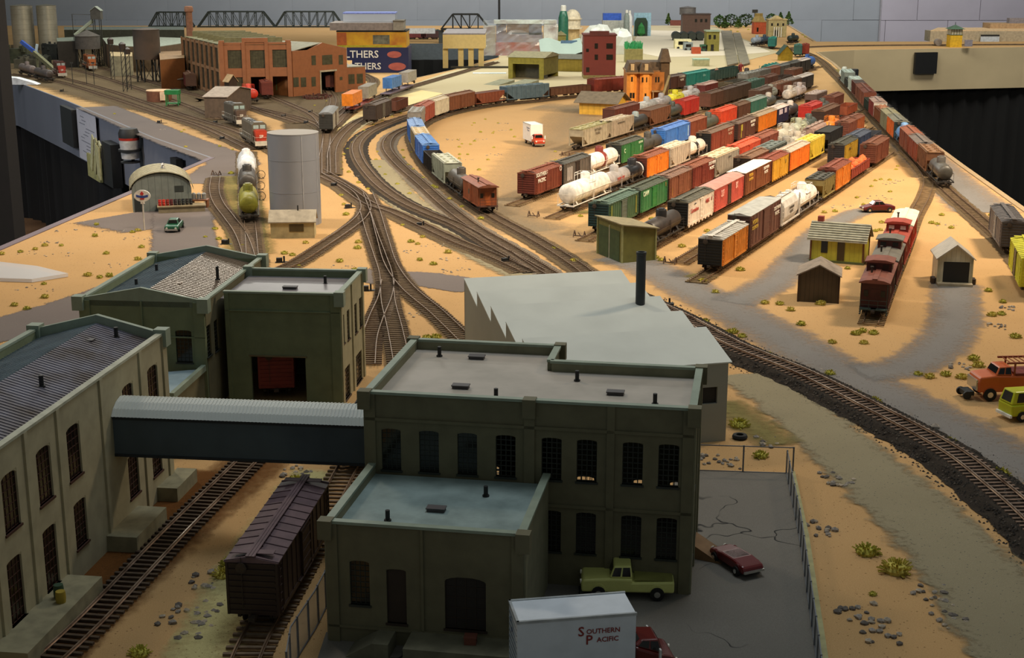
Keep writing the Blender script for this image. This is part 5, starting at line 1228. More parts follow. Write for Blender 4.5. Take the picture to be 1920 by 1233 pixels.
# ---------------------------------------------------------------- grey saw-tooth works and its chimney
aF = .24; f1_, f2_ = axes(aF); OF = (-4.9, 141.8); WF = 16.6; NT = 5; PT = 6.1
bF = thing('sawtooth_works', 'plain light grey works with a five-tooth saw-tooth roof', 'building', (OF[0], OF[1], 0), aF)
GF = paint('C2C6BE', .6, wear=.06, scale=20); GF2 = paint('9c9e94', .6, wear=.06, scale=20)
prof = []
for i in range(NT):
    prof += [(-i * PT, 8.5), (-(i + 1) * PT + .02, 7.0)]
sd = [(0, 0)] + prof + [(-NT * PT, 0)]
wnF = (10.9, 12.9, 3.6, 5.3)
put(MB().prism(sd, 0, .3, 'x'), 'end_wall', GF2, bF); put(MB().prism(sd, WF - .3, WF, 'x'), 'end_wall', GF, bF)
fp0 = vec(OF, f1_, f2_, 0, -NT * PT); fp1 = vec(OF, f1_, f2_, WF, -NT * PT)
hole_, = winpx(fp0, fp1, (1311, 1345, 726, 757))
o = MB(); hs = hole_
for x0, x1, z0, z1 in ((0, hs[0], 0, 7), (hs[1], WF, 0, 7), (hs[0], hs[1], 0, hs[2]), (hs[0], hs[1], hs[3], 7)): o.box(x0, x1, -NT * PT, -NT * PT + .3, z0, z1)
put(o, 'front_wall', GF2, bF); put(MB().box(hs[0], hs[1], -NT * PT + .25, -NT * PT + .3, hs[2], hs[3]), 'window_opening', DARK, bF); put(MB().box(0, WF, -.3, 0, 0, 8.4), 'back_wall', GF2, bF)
for i in range(NT):
    y0, y1 = -i * PT, -(i + 1) * PT
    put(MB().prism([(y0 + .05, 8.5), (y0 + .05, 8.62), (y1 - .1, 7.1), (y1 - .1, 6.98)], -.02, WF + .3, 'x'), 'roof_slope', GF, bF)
    if i: put(MB().box(.3, WF - .3, y0 - .1, y0 + .02, 6.95, 8.5), 'north_light', paint('5c6468', .3), bF)
for yy in (-7, -9): put(MB().box(-.03, .1, yy - .5, yy + .5, 1, 3), 'door', DARK, bF)
x, y = G(1200, 582, 7.6); hch = zfor(472, y)
tag(put(MB().lathe([(.46, 5.5), (.46, hch - .3), (.5, hch - .25), (.5, hch), (.36, hch), (.36, hch - .5)], 16), 'chimney', paint('34383a', .6, wear=.2), loc=(x, y, 0), smooth=True), 'dark grey round chimney rising from the saw-tooth roof', 'chimney')
# ---------------------------------------------------------------- sheds and small buildings of the yard
def shed(name, label, bl, br, depth, h0, h1, wallm, roofm, kind='ridge_x', ov=.35, ops=(), hr=None, base=None, side_ops=(), planks=0, cat='shed', trim=None, mono=None, rcourses=0):
    p0, p1 = (G(*bl) if bl[1] > 0 and abs(bl[0]) > 150 or True else bl), G(*br); a, L = frame_of(p0, p1); t = thing(name, label, cat, (p0[0], p0[1], 0), a)
    hr = hr or h0 + L * .25
    def W(n, pr, ax, c0, c1, ops=()):
        put(MB().prism(pr, c0, c1, ax), n, wallm, t)
    hb = mono if mono is not None else h0
    if kind == 'ridge_y':
        g_ = [(0, 0), (L, 0), (L, h0), (L / 2, hr), (0, h0)]; W('front_wall', g_, 'y', 0, .15); W('back_wall', g_, 'y', depth - .15, depth); W('side_wall', [(.15, 0), (depth - .15, 0), (depth - .15, h0), (.15, h0)], 'x', 0, .15); W('side_wall', [(.15, 0), (depth - .15, 0), (depth - .15, h0), (.15, h0)], 'x', L - .15, L)
        for s in (-1, 1):
            x0 = L / 2 + s * (L / 2 + ov); zz = h0 - (hr - h0) * ov / (L / 2)
            put(MB().prism([(x0, zz), (L / 2, hr), (L / 2, hr + .15), (x0, zz + .15)], -ov, depth + ov, 'y'), 'roof_slope', roofm, t)
    elif kind == 'ridge_x':
        g_ = [(0, 0), (depth, 0), (depth, h0), (depth / 2, hr), (0, h0)]; W('side_wall', g_, 'x', 0, .15); W('side_wall', g_, 'x', L - .15, L); W('front_wall', [(.15, 0), (L - .15, 0), (L - .15, h0), (.15, h0)], 'y', 0, .15); W('back_wall', [(.15, 0), (L - .15, 0), (L - .15, h0), (.15, h0)], 'y', depth - .15, depth)
        for s in (-1, 1):
            y0 = depth / 2 + s * (depth / 2 + ov); zz = h0 - (hr - h0) * ov / (depth / 2)
            m = MB().prism([(y0, zz), (depth / 2, hr), (depth / 2, hr + .15), (y0, zz + .15)], -ov, L + ov, 'x')
            sl = put(m, 'roof_slope', roofm, t)
            for k in range(rcourses if s < 0 else 0):
                f_ = (k + .5) / rcourses; yy = y0 + (depth / 2 - y0) * f_; z_ = zz + (hr - zz) * f_ + .15
                put(MB().box(-ov, L + ov, yy - (depth / 2 + ov) / rcourses * .5, yy + .03, z_ - .02, z_ + .05), 'shingle', roofm, sl)
    else:
        g_ = [(0, 0), (depth, 0), (depth, hb), (0, h0)]; W('side_wall', g_, 'x', 0, .15); W('side_wall', g_, 'x', L - .15, L); W('front_wall', [(.15, 0), (L - .15, 0), (L - .15, h0), (.15, h0)], 'y', 0, .15); W('back_wall', [(.15, 0), (L - .15, 0), (L - .15, hb), (.15, hb)], 'y', depth - .15, depth)
        k = (hb - h0) / depth
        put(MB().prism([(-ov, h0 - k * ov), (depth + ov, hb + k * ov), (depth + ov, hb + k * ov + .15), (-ov, h0 - k * ov + .15)], -ov, L + ov, 'x'), 'roof', roofm, t)
    for nm, x0, x1, z0, z1, mm in ops: put(MB().box(x0, x1, -.06, .02, z0, z1), nm, mm, t)
    for nm, y0, y1, z0, z1, mm in side_ops: put(MB().box(L - .02, L + .06, y0, y1, z0, z1), nm, mm, t)
    if trim:
        m = MB()
        for x in (0, L): m.box(x - .12, x + .12, -.1, .1, 0, h0)
        m.box(L - .1, L + .1, depth - .12, depth + .1, 0, hb); tag(put(m, 'corner_trim', trim, t), kind='stuff')
    if base: put(MB().box(-.15, L + .15, -.15, depth + .15, 0, .3), 'foundation', base, t)
    return t, L
SG = lined('6b6a34', '55542a', 130); SD = paint('3f4f2c', .7, wear=.2)
shed('storage_shed', 'olive green lean-to shed with two doors at the yard throat', (1120, 475), (1166, 494), 5.2, 5.3, 0, SG, paint('857C5e', .8), 'mono', .35, (('door', .5, 3.4, .1, 4.3, SD), ('door', 3.9, 6.7, .1, 4.3, SD), ('door_post', 3.5, 3.8, 0, 4.7, paint('9a9a80'))), mono=4.5, trim=paint('8f9060'))
t, L = shed('pump_house', 'small beige pump house in front of the big silver tank', (508, 447), (590, 446), 3.2, 2.6, 0, paint('B5A67a', .8), paint('A59A86', .8), 'ridge_x', .3, (('window', 2.75, 4.9, 1.0, 2.1, paint('4a3f26', .4)),), hr=3.9)
put(MB().bar((L * .62, 1.5, 3.7), (L * .62, 1.5, 4.7), .1, n=8), 'stove_pipe', BLACK, t)
YW = lined('B4B03A', '96922e', 160); BRT = paint('6a4426', .8)
t, L = shed('yard_office', 'yellow-green yard office with pale shingle roof beside the cabooses', (1519, 489), (1617, 497), 4.6, 3.4, 0, YW, paint('ACA995', .85, wear=.2, scale=120, dirt='8f8c78'), 'ridge_x', .5, (('window', 1.4, 2.3, 1.3, 3.1, GLASS), ('window', 3.6, 4.6, .4, 3.0, GLASS)), hr=5.1, base=paint('55603a'), trim=BRT, rcourses=8)
put(MB().box(.3, 1.1, 2.2, 3.0, 4.4, 5.9), 'brick_chimney', paint('8a3a2c'), t)
shed('tool_shed', 'dark brown wooden tool shed with grey gable roof nearest the office', (1496, 565), (1571, 569), 4.6, 3.4, 0, lined('4a3b28', '33291c', 190), paint('8F8172', .85, wear=.25), 'ridge_y', .3, (), hr=4.6, trim=paint('3a2414'))
t, L = shed('engine_shed', 'small white engine shed with an open dark front', (1757, 534), (1820, 536), 5.2, 3.6, 0, lined('C9BFA2', 'a89e84', 170), lined('B8AFA0', '958c7e', 120, 1), 'ridge_y', .35, (('doorway', .62, 3.8, .45, 3.05, paint('0d0c0a')),), hr=5.2, trim=paint('b0a888'))
put(MB().box(-.1, L + .1, -1.0, 0, 0, .4), 'front_deck', paint('b0a084'), t)
for x in (-.4, L + .4):
    for k in range(2): put(MB().lathe([(.3, 0), (.32, .4), (.3, .8)], 10, (x, .6 + k * .8, 0)), 'oil_drum', paint('3a2a20'), t, True)
t, L = shed('freight_house', 'long low yellow freight house with a brown roof in the yard', (1086, 214), (1153, 217), 9, 3.6, 0, lined('DFAE3E', 'c09434', 60), paint('6F6350', .85), 'ridge_x', 1.2, hr=5.6)
# arched metal warehouse with its dock, drums and oval sign
pq, pr_ = G(250, 398), G(361, 393); a, L = frame_of(pq, pr_)
t = thing('quonset_warehouse', 'grey arched metal warehouse with red and black drums on its dock', 'building', (pq[0], pq[1], 0), a); n = 16; hw_, hr_ = 3.6, 6.2
arc = [(L / 2 - cos(pi * i / n) * L / 2, hw_ + sin(pi * i / n) * (hr_ - hw_)) for i in range(n + 1)]
put(MB().prism([(0, 0)] + arc + [(L, 0)], 0, .15, 'y'), 'front_wall', lined('7F857e', '656b66', 95), t)
m = MB(); arc2 = [(L / 2 - cos(pi * i / n) * (L / 2 + .35), hw_ - .2 + sin(pi * i / n) * (hr_ - hw_ + .45)) for i in range(n + 1)]
m.prism([(0, 0)] + arc + [(L, 0)], .15, 9, 'y')
put(m, 'side_and_back_walls', paint('7F857e'), t)
m = MB()
for k in range(15): m.prism(arc2 + [(x, z + .16 + (.05 if k % 2 else 0)) for x, z in arc2][::-1], -.4 + k * .66, .26 + k * .66, 'y')
put(m, 'arched_roof', paint('A39C80', .55, .1, wear=.15), t, False)
put(MB().box(L * .72, L * .87, -.06, 0, 3.1, 4.1), 'window', paint('3a3f3c', .3), t); put(MB().box(.3, 1.7, -.06, 0, 0, 2.3), 'door', paint('2c302e'), t)
put(MB().box(L * .4, L * 1.22, -2.6, -.05, .95, 1.15).box(L * .42, L * 1.2, -2.4, -.2, 0, .95), 'dock_platform', paint('8a7c60', .85), t)
put(MB().lathe([(.35, 6.2), (.35, 6.7), (.15, 7.1), (.4, 7.2), (.15, 7.5)], 10, (L * .55, 3.2, 0)), 'roof_ventilator', paint('b8b4b0', .4, .6), t, True)
for k in range(9):
    c = ('b8281e', 'c0301f', '8a2018', '5a1a1c', '2a1c20', '26211f', '1f2326', '24201e', '1c1c20')[k]
    q = vec(pq, *axes(a), L * .45 + k * .62, -1.6)
    tt = thing('oil_drum', '%s drum on the arched warehouse dock, %s from the left' % ('red' if k < 3 else 'dark', ORD[k]), 'drum', (q[0], q[1], 1.15), 0, 'drums on the warehouse dock')
    part(tt, 'drum', ('odr', 1), lambda: MB().lathe([(.27, 0), (.27, .3), (.29, .33), (.27, .36), (.27, .66), (.29, .69), (.27, .72), (.27, 1.0)], 12), paint(c, .5), smooth=True)
q = vec(pq, *axes(a), L + 1.2, 2); tt = thing('tank_platform', 'wooden stand with small grey tanks beside the arched warehouse', 'platform', (q[0], q[1], 0))
put(MB().box(-1.2, 1.6, -.9, .9, 1.2, 1.4).box(-1.1, -.9, -.8, .8, 0, 1.2).box(1.3, 1.5, -.8, .8, 0, 1.2), 'stand', paint('7a4a2c'), tt)
for k in range(3): put(MB().lathe([(.4, 1.4), (.4, 2.3), (.1, 2.5)], 10, (-.8 + k * .85, 0, 0)), 'tank', paint('9a9a98', .4, .5), tt, True)
q = G(271, 432); tt = thing('oval_sign', 'white oval sign with blue band and red torch on a tall post', 'sign', (q[0], q[1], 0)); zs = zfor(367, q[1]); 
put(MB().bar((0, 0, 0), (0, 0, zs - .7), .12, n=8), 'post', paint('c0bcb4'), tt)
put(MB().lathe([(1.25, -.12), (1.25, .12)], 24, ax='y').box(-.3, .3, -.1, .1, -1.7, -.8), 'sign_disc', paint('e8e4dc', .4), tt, loc=(0, 0, zs)).scale = (1, 1, .72)
put(MB().prism([(-.9, -.16), (-.3, -.3), (.3, -.3), (.9, -.16), (.9, .2), (.3, .04), (-.3, .04), (-.9, .2)], -.17, -.12, 'y'), 'blue_band', paint('2a4a9a', .4), tt, loc=(0, 0, zs))
put(MB().prism([(-.12, .1), (.12, .1), (.3, .35), (0, .72), (-.3, .35)], -.18, -.12, 'y').box(-.3, .3, -.19, -.12, -.55, -.34), 'red_torch', paint('c03030', .4), tt, loc=(0, 0, zs))
# the big plain metal tank
x0, y0 = G(553, 421); cx_, cy_ = x0, y0 + 1.5; rT = 3.95; hT = zfor(248, cy_)
t = thing('silver_tank', 'tall plain silver storage tank in the middle of the sand', 'tank', (cx_, cy_, 0)); SIL = paint('9a9da4', .42, .35, wear=.07, scale=10)
for k, (z0, z1) in enumerate(((0, hT * .37), (hT * .37, hT * .72), (hT * .72, hT))): put(MB().lathe([(rT, z0), (rT, z1 - .06), (rT + .03, z1 - .05), (rT + .03, z1)], 64), 'tank_ring', SIL, t, True)
put(MB().lathe([(rT + .03, hT + .005), (rT + .03, hT + .06), (.01, hT + .2)], 48), 'tank_top', paint('85817c', .7, 0.0, wear=.06, scale=10), t, True)
for an in (-1.1, -.35, -2.9): put(MB().box(rT - .02, rT + .05, -.06, .06, .1, hT * .99), 'seam_strip', paint('b4b6ba', .4, .3), t, rz=an)
q = G(640, 470)
for k, (u, v) in enumerate(((490, 335), (489, 356), (490, 376))):
    q = G(u, v); m = MB(); n = 14
    for i in range(n): a0, a1 = 2 * pi * i / n, 2 * pi * (i + 1) / n; m.bar((.75 * cos(a0), 0, .8 + .75 * sin(a0)), (.75 * cos(a1), 0, .8 + .75 * sin(a1)), .07, cap=False)
    m.bar((-.5, 0, 0), (-.2, 0, .3), .08); m.bar((.5, 0, 0), (.2, 0, .3), .08)
    tag(put(m, 'hose_ring', paint('2e2a24'), loc=(q[0], q[1], 0), rz=.2), 'dark ring stand beside the tank cars, %s from the far end' % ORD[k], 'stand', 'ring stands beside the tank cars')
# ---------------------------------------------------------------- brick factory and the left lobe
BRICK = lined('98603a', '8f5230', 260, 2, wear=.15); BRICK2 = lined('8e5c34', '7a4c2a', 260, 2, wear=.2); PIER = paint('8f6a48', .8); DK = paint('2c2a20', .5)
WGL = paint('4d4a34', .35, wear=.3)
def bld(name, label, cat='building'): return thing(name, label, cat, (0, 0, 0))
bF2 = bld('brick_factory', 'big red-brick factory with tall multi-pane windows on the left lobe')
fa, fb = G(415, 183), G(549, 181); hf = zfor(80, fa[1]); back = G(346, 158); bl_ = (back[0], back[1])
ops = winpx(fa, fb, (427, 458, 94, 128), (469, 500, 94, 128), (511, 541, 93, 126), (428, 459, 145, 172), (471, 501, 144, 181), (512, 542, 143, 180)); ops = [o if i < 4 else (o[0], o[1], 0, o[3]) for i, o in enumerate(ops)]
wall(bF2, fa, fb, 0, hf, BRICK, ops, th=.6, pil=((.6, 1.4), (frame_of(fa, fb)[1] * .335, 1.0), (frame_of(fa, fb)[1] * .655, 1.0), (frame_of(fa, fb)[1] - .6, 1.4)), pp=.3)
for i, o in enumerate(ops[:4]): window(bF2, fa, fb, *o, 6, 6, FRAME, WGL, .4)
LF = frame_of(fa, fb)[1]
put(MB().box(LF * .32, LF * .68, -.3, .6, hf, hf + 1.3).box(0, 1.6, -.35, .6, hf, hf + .6).box(LF - 1.6, LF, -.35, .6, hf, hf + .6), 'stepped_parapet', BRICK, bF2, loc=(fa[0], fa[1], 0), rz=frame_of(fa, fb)[0])
LS = frame_of(bl_, fa)[1]; sp = []
for r in ((hf * .08, hf * .46), (hf * .52, hf * .9)):
    for k in range(8): sp.append((LS * (k + .12) / 8, LS * (k + .88) / 8, r[0], r[1]))
sp = [tuple(round(v, 2) for v in o) for o in sp]
wall(bF2, bl_, fa, 0, hf - .6, PIER, sp, th=.5, pil=[(LS * k / 8, .6) for k in range(9)], pp=.35)
for o in sp: window(bF2, bl_, fa, *o, 4, 5, FRAME, paint('3a3c30', .3), .3)
bb = (bl_[0] + fb[0] - fa[0], bl_[1] + fb[1] - fa[1])
wall(bF2, fb, bb, 0, hf - .6, BRICK2); wall(bF2, bb, bl_, 0, hf - .6, BRICK2)
poly(bF2, 'roof', [fa, fb, bb, bl_], hf - .8, hf - .6, paint('6b6642', .8, wear=.2, scale=12))
for k in range(7):
    t_ = (k + .5) / 7; x = bl_[0] + (fa[0] - bl_[0]) * t_ + 2.5; y = bl_[1] + (fa[1] - bl_[1]) * t_ + 1
    part(bF2, 'roof_monitor', 'mon', lambda: MB().prism([(0, 0), (2.6, 0), (1.6, 1.8), (.4, 1.8)], 0, 17, 'x'), paint('6f6a48', .8), (x, y, hf - .6), rot=(0, 0, frame_of(fa, fb)[0]))
q = G(352, 150); zc_ = zfor(12, q[1])
tag(put(MB().lathe([(1.35, 0), (1.1, zc_ - 2), (1.5, zc_ - 1.8), (1.5, zc_ - .5), (1.2, zc_)], 14), 'brick_chimney', paint('8a6048', .8), loc=(q[0] + 1, q[1] + 3, 0), smooth=True), 'tall brick chimney at the back corner of the brick factory', 'chimney')
g0, g1 = G(551, 181), G(652, 171); hg = zfor(96, g0[1] + 4); a_, L_ = frame_of(g0, g1)
t = thing('gabled_brick_shop', 'orange-brick shop with a low gable joined to the right of the brick factory', 'building', (g0[0], g0[1], 0), a_)
dp = winpx(g0, g1, (602, 629, 134, 176))[0]; wi = winpx(g0, g1, (604, 623, 103, 121), (584, 592, 104, 122), (635, 643, 103, 121), (584, 592, 144, 162), (550, 560, 145, 163), (564, 574, 145, 163), (637, 642, 144, 150))
m = MB().prism([(0, 0), (dp[0], 0), (dp[0], dp[3]), (dp[1], dp[3]), (dp[1], 0), (L_, 0), (L_, hg), (L_ * .55, hg + 2.2), (L_ * .28, hg + .3), (0, hg + .3)], 0, .5, 'y'); put(m, 'front_wall', BRICK, t)
put(MB().box(0, .4, .5, 22, 0, hg).box(L_ - .4, L_, .5, 22, 0, hg).box(0, L_, 21.6, 22, 0, hg), 'other_walls', BRICK2, t)
put(MB().prism([(-.2, hg), (L_ * .55, hg + 2), (L_ + .2, hg), (L_ + .2, hg + .2), (L_ * .55, hg + 2.2), (-.2, hg + .2)], .5, 22, 'y'), 'roof', paint('8A8672', .8), t)
for o in wi: part(t, 'window', ('gw', o), lambda: MB().box(o[0], o[1], -.06, .02, o[2], o[3]), WGL)
put(MB().box(dp[0] - .5, dp[1] + .5, -.3, 0, dp[3], dp[3] + .5).box(dp[0] - .4, dp[0], -.2, 0, 0, dp[3]), 'door_frame', paint('b5a98e'), t)
put(MB().box(.5, L_ - .5, 8, 8.2, 0, hg), 'dark_interior', paint('15120e', .9), t)
h0_, h1_ = G(652, 168), G(686, 166); a_, L_ = frame_of(h0_, h1_); hh = zfor(127, h0_[1])
t = thing('brick_lean_to', 'small flat-roofed brick lean-to at the right end of the brick shops', 'building', (h0_[0], h0_[1], 0), a_)
put(MB().box(0, L_, 0, 9, 0, hh), 'walls', BRICK, t); put(MB().box(-.1, L_ + .1, -.1, 9.1, hh, hh + .3), 'roof', paint('8f8a78'), t)
for x in (.22, .68): put(MB().box(L_ * x - 1.1, L_ * x + 1.1, -.06, .02, hh * .25, hh * .7), 'window', WGL, t)
def ringhouse(name, label, pts, z, roofm, wallm):
    t = bld(name, label); P = [G(u, v, z) for u, v in pts]; put(MB().prism(P, 0, z - .2, 'z'), 'walls', wallm, t); put(MB().prism(P, z - .2, z, 'z'), 'roof', roofm, t); return t
ringhouse('roundhouse', 'low curved engine house with a pale grey roof behind the coal tower', ((192, 71), (250, 68), (345, 71), (346, 80), (290, 88), (230, 86), (200, 82)), 9, paint('8f9688', .7), paint('5d4a34', .8))
ringhouse('long_freight_shed', 'long dark freight shed with pale roof edge at the back of the left lobe', ((120, 50), (345, 50), (345, 55), (120, 55)), 7.5, paint('98A096', .7), paint('3c3c2e', .8))
ringhouse('brick_engine_house', 'brown brick engine house left of the brick factory', ((298, 97), (345, 95), (346, 108), (300, 112)), 9.5, paint('8a6a44'), BRICK2)
ringhouse('cream_office', 'small cream office block below the curved engine house', ((206, 97), (248, 98), (248, 105), (208, 105)), 7.0, paint('b09a74'), paint('A39878', .8))
def silo(u0, u1, vt, vb, name, label, mat, cone=.5, legs=0, yb=None, zlo=0, band=0):
    c = G((u0 + u1) / 2, vb); y = c[1]; d = y * cos(TH) + H * sin(TH); r = (u1 - u0) / 2 / FP * d; h = zfor(vt, y)
    t = thing(name, label, 'tank', (c[0], y + r, 0)); z0 = zlo * h
    put(MB().lathe([(r, z0), (r, h - cone * r * .5), (r * 1.04, h - cone * r * .48), (.05, h)], 24), 'tank_shell', mat, t, True)
    if band:
        for k in range(1, band): put(MB().lathe([(r, 0), (r * 1.01, .04), (r * 1.01, .3), (r, .34)], 24, (0, 0, z0 + (h - z0) * k / band)), 'band', mat, t, True)
    if legs:
        for k in range(legs): an = 2 * pi * k / legs + .4; put(MB().bar((r * .85 * cos(an), r * .85 * sin(an), 0), (r * .85 * cos(an), r * .85 * sin(an), z0), .3, n=6), 'leg', DK, t)
        m = MB()
        for k in range(legs):
            a0, a1 = 2 * pi * k / legs + .4, 2 * pi * (k + 1) / legs + .4
            m.bar((r * .85 * cos(a0), r * .85 * sin(a0), .5), (r * .85 * cos(a1), r * .85 * sin(a1), z0 - .5), .12)
        put(m, 'brace', DK, t)
    return t
METAL = paint('A8A290', .4, .5, wear=.2, scale=12)
silo(20, 60, 8, 94, 'grain_silo', 'left one of two tall ribbed metal silos at the far left', METAL, .3, band=9)
silo(69, 105, 8, 94, 'grain_silo', 'right one of two tall ribbed metal silos at the far left', METAL, .3, band=9)
silo(138, 184, 57, 128, 'conical_water_tank', 'dark water tank with pale conical roof beside the coal elevator', paint('4c4640', .7), 1.0, 6, zlo=.5)
silo(249, 298, 53, 155, 'rusty_water_tank', 'dark rusty round tank on thick legs left of the brick factory', paint('4f4034', .75, wear=.4, scale=12, dirt='33302a'), .25, 6, zlo=.42)
q = G(188, 124); ze = zfor(13, q[1]); t = thing('coal_elevator', 'tall coal elevator with a dark gabled head house and slanting chute', 'tower', (q[0], q[1], 0))
put(MB().prism([(-1.9, ze - 4.6), (1.9, ze - 4.6), (1.9, ze - 1.4), (0, ze), (-1.9, ze - 1.4)], -1.6, 1.6, 'y'), 'head_house', paint('4a4640', .8), t)
put(MB().prism([(-2.1, ze - 1.5), (0, ze + .05), (2.1, ze - 1.5), (2.1, ze - 1.3), (0, ze + .3), (-2.1, ze - 1.3)], -1.8, 1.8, 'y'), 'head_roof', paint('8a9086', .7), t)
for x in (-1.2, 1.2):
    for y in (-1.2, 1.2): put(MB().bar((x, y, 0), (x, y, ze - 4.6), .18), 'leg', DK, t)
m = MB()
for k in range(5):
    z0, z1 = ze * .12 * k, ze * .12 * (k + 1)
    for y in (-1.2, 1.2): m.bar((-1.2, y, z0), (1.2, y, z1), .09); m.bar((1.2, y, z0), (-1.2, y, z1), .09)
put(m, 'cross_bracing', DK, t); put(MB().bar((-1.5, 0, ze - 5), (-8, -3, ze - 10.5), .7, n=6), 'chute', paint('8a8f7c', .7), t)
put(MB().box(-8.5, -8.3, -3.2, -3, 0, ze - 2.5).bar((-8.4, -3.1, ze - 2.6), (-1.9, 0, ze - 2.9), .1), 'cable_mast', DK, t)
for k, (u, v, h_) in enumerate(((235, 172, 13), (243, 168, 11), (212, 150, 12))):
    q = G(u, v); t = thing('sand_tower', 'thin dark sanding tower on the left lobe, ' + ('left', 'right', 'far')[k] + ' one', 'tower', (q[0], q[1], 0))
    for x in (-.6, .6): put(MB().bar((x, 0, 0), (x, 0, h_), .14), 'leg', DK, t)
    m = MB()
    for j in range(6): m.bar((-.6, 0, h_ * j / 6), (.6, 0, h_ * (j + 1) / 6), .09)
    put(m, 'bracing', DK, t); put(MB().lathe([(1.0, h_), (1.1, h_ + 1.6), (.3, h_ + 2.2)], 10), 'sand_drum', paint('3a2c22'), t, True)
for k, u in enumerate((137, 163, 177)):
    q = G(u, 160); tag(put(MB().bar((0, 0, 0), (0, 0, 7.5), .12).box(-.5, .5, -.1, .1, 7.0, 7.5), 'yard_lamp', DK, loc=(q[0], q[1], 0)), 'thin dark yard lamp post on the left lobe, %s from left' % ORD[k], 'lamp post')
q = G(293, 192); t = thing('round_pit_tank', 'short brown round tank with pinkish cream lid and chute', 'tank', (q[0], q[1] + 4, 0))
put(MB().lathe([(3.6, 0), (3.6, 3.0)], 20), 'tank_wall', paint('7a4c34', .8), t, True); put(MB().lathe([(3.7, 3.0), (3.7, 3.2), (.1, 3.35)], 20), 'lid', paint('E0B890', .8), t); put(MB().box(1.2, 2.6, -4.2, -2.6, .6, 2.9), 'chute', paint('E8C8A4'), t)
q = G(325, 198); t = thing('green_stand', 'bright green framed platform stand beside the round tank', 'stand', (q[0], q[1], 0))
GRN = paint('1f7a3c', .5); put(MB().box(-2, 2, -1.4, 1.4, 3.2, 4.4), 'tank', GRN, t)
for x in (-1.7, 1.7):
    for y in (-1.1, 1.1): put(MB().bar((x, y, 0), (x, y, 3.2), .18), 'leg', GRN, t)
put(MB().box(-1.8, 1.8, -1.2, 1.2, .6, .8), 'lower_shelf', GRN, t)
for k, (bl0, br0, h_, dp_, nm, lab, wc, rc) in enumerate((
    ((311, 164), (334, 166), 3, 4, 'section_house', 'tiny brown section house behind the green stand', '7a5236', '8a8478'),
    ((427, 222), (472, 205), 5.5, 6, 'yard_shack', 'weathered grey-brown shack beside the locomotives', '5d4c3c', 'a89888'),
    ((431, 187), (446, 186), 5.5, 3, 'switch_tower', 'small tan-topped tower in front of the factory corner', '3c2c1e', 'c0a074'))):
    shed(nm, lab, bl0, br0, dp_, h_, h_, paint(wc, .8), paint(rc, .8), 'ridge_y', .4, hr=h_ + 1.6)
q = G(594, 183); t = thing('scrap_ring', 'oval ring of rusty scrap on the sand before the brick shop', 'scrap', (q[0], q[1], 0)); m = MB(); rnd = random.Random(3)
for i in range(90): an = rnd.uniform(0, 6.28); r = rnd.uniform(2.6, 4.0); m.cbox(r * cos(an) * 1.1, r * sin(an) * 1.6, 0, rnd.uniform(.4, 1), .3, rnd.uniform(.3, .9), 0, rnd.uniform(0, 3))
tag(put(m, 'scrap_pieces', paint('5a3428', .9, wear=.4), t), kind='stuff')
# ---------------------------------------------------------------- truss bridges along the wall
def truss(u0, u1, vb, vt, y, label, slope=.18, n=6, mat=None, deck=2.4):
    mat = mat or paint('202a26', .6); d = y * cos(TH) + 18 * sin(TH); x0 = (u0 - 960) / FP * d; x1 = (u1 - 960) / FP * d; z0 = zfor(vb, y); z1 = zfor(vt, y); L = x1 - x0
    t = thing('truss_bridge', label, 'bridge', (x0, y, z0)); h = z1 - z0; b = .5
    for s in (0, 5):
        m = MB(); m.bar((0, s, 0), (L, s, 0), b * 1.2); a = L * slope; m.bar((0, s, 0), (a, s, h), b); m.bar((L, s, 0), (L - a, s, h), b); m.bar((a, s, h), (L - a, s, h), b)
        put(m, 'truss_frame', mat, t); m = MB()
        for i in range(n + 1):
            x = a + (L - 2 * a) * i / n; m.bar((x, s, 0), (x, s, h), b * .6)
            if i < n:
                xn = a + (L - 2 * a) * (i + 1) / n
                if i < n / 2: m.bar((x, s, h), (xn, s, 0), b * .4)
                else: m.bar((x, s, 0), (xn, s, h), b * .4)
        put(m, 'web_members', mat, t)
    put(MB().box(0, L, 0, 5, -.5, 0), 'deck', DK, t)
    for x in (0, L): put(MB().box(x - 1.2, x + 1.2, .5, 4.5, -z0 + .01, -.5), 'pier', paint('3a3e3c'), t)
truss(274, 358, 50, 23, 862, 'leftmost black truss bridge along the back wall, behind the brick chimney', .2, 4)
truss(366, 512, 51, 22, 862, 'long black truss bridge in the middle of three along the back wall', .15, 7)
truss(512, 642, 51, 22, 862, 'right-hand one of three linked black truss bridges along the back wall', .15, 6)
truss(826, 918, 55, 27, 700, 'separate black truss bridge above the cream pier, beside the bagged kit', .24, 3, paint('1a1c1a', .6))
# cream pier deck with columns
def xz(u, v, y): d = y * cos(TH) - (zfor(v, y) - H) * sin(TH); return (u - 960) / FP * d, zfor(v, y)
t = bld('cream_pier_deck', 'cream deck on square columns under the separate black bridge', 'deck'); CRM = paint('D8C080', .7, wear=.06)
xa, zt_ = xz(830, 65, 540); xb, zb_ = xz(910, 91, 540)
put(MB().box(xa, xb, 540, 556, zb_, zt_), 'deck_block', CRM, t); put(MB().box(xa, xb, 540, 575, zt_, zt_ + .5), 'deck_top', paint('8c8688'), t)
for u in (830, 859, 878, 897):
    x0, _ = xz(u, 100, 542); put(MB().box(x0, x0 + 2.0, 542, 544, -6 if u > 850 else 0.0, zb_), 'column', CRM, t)
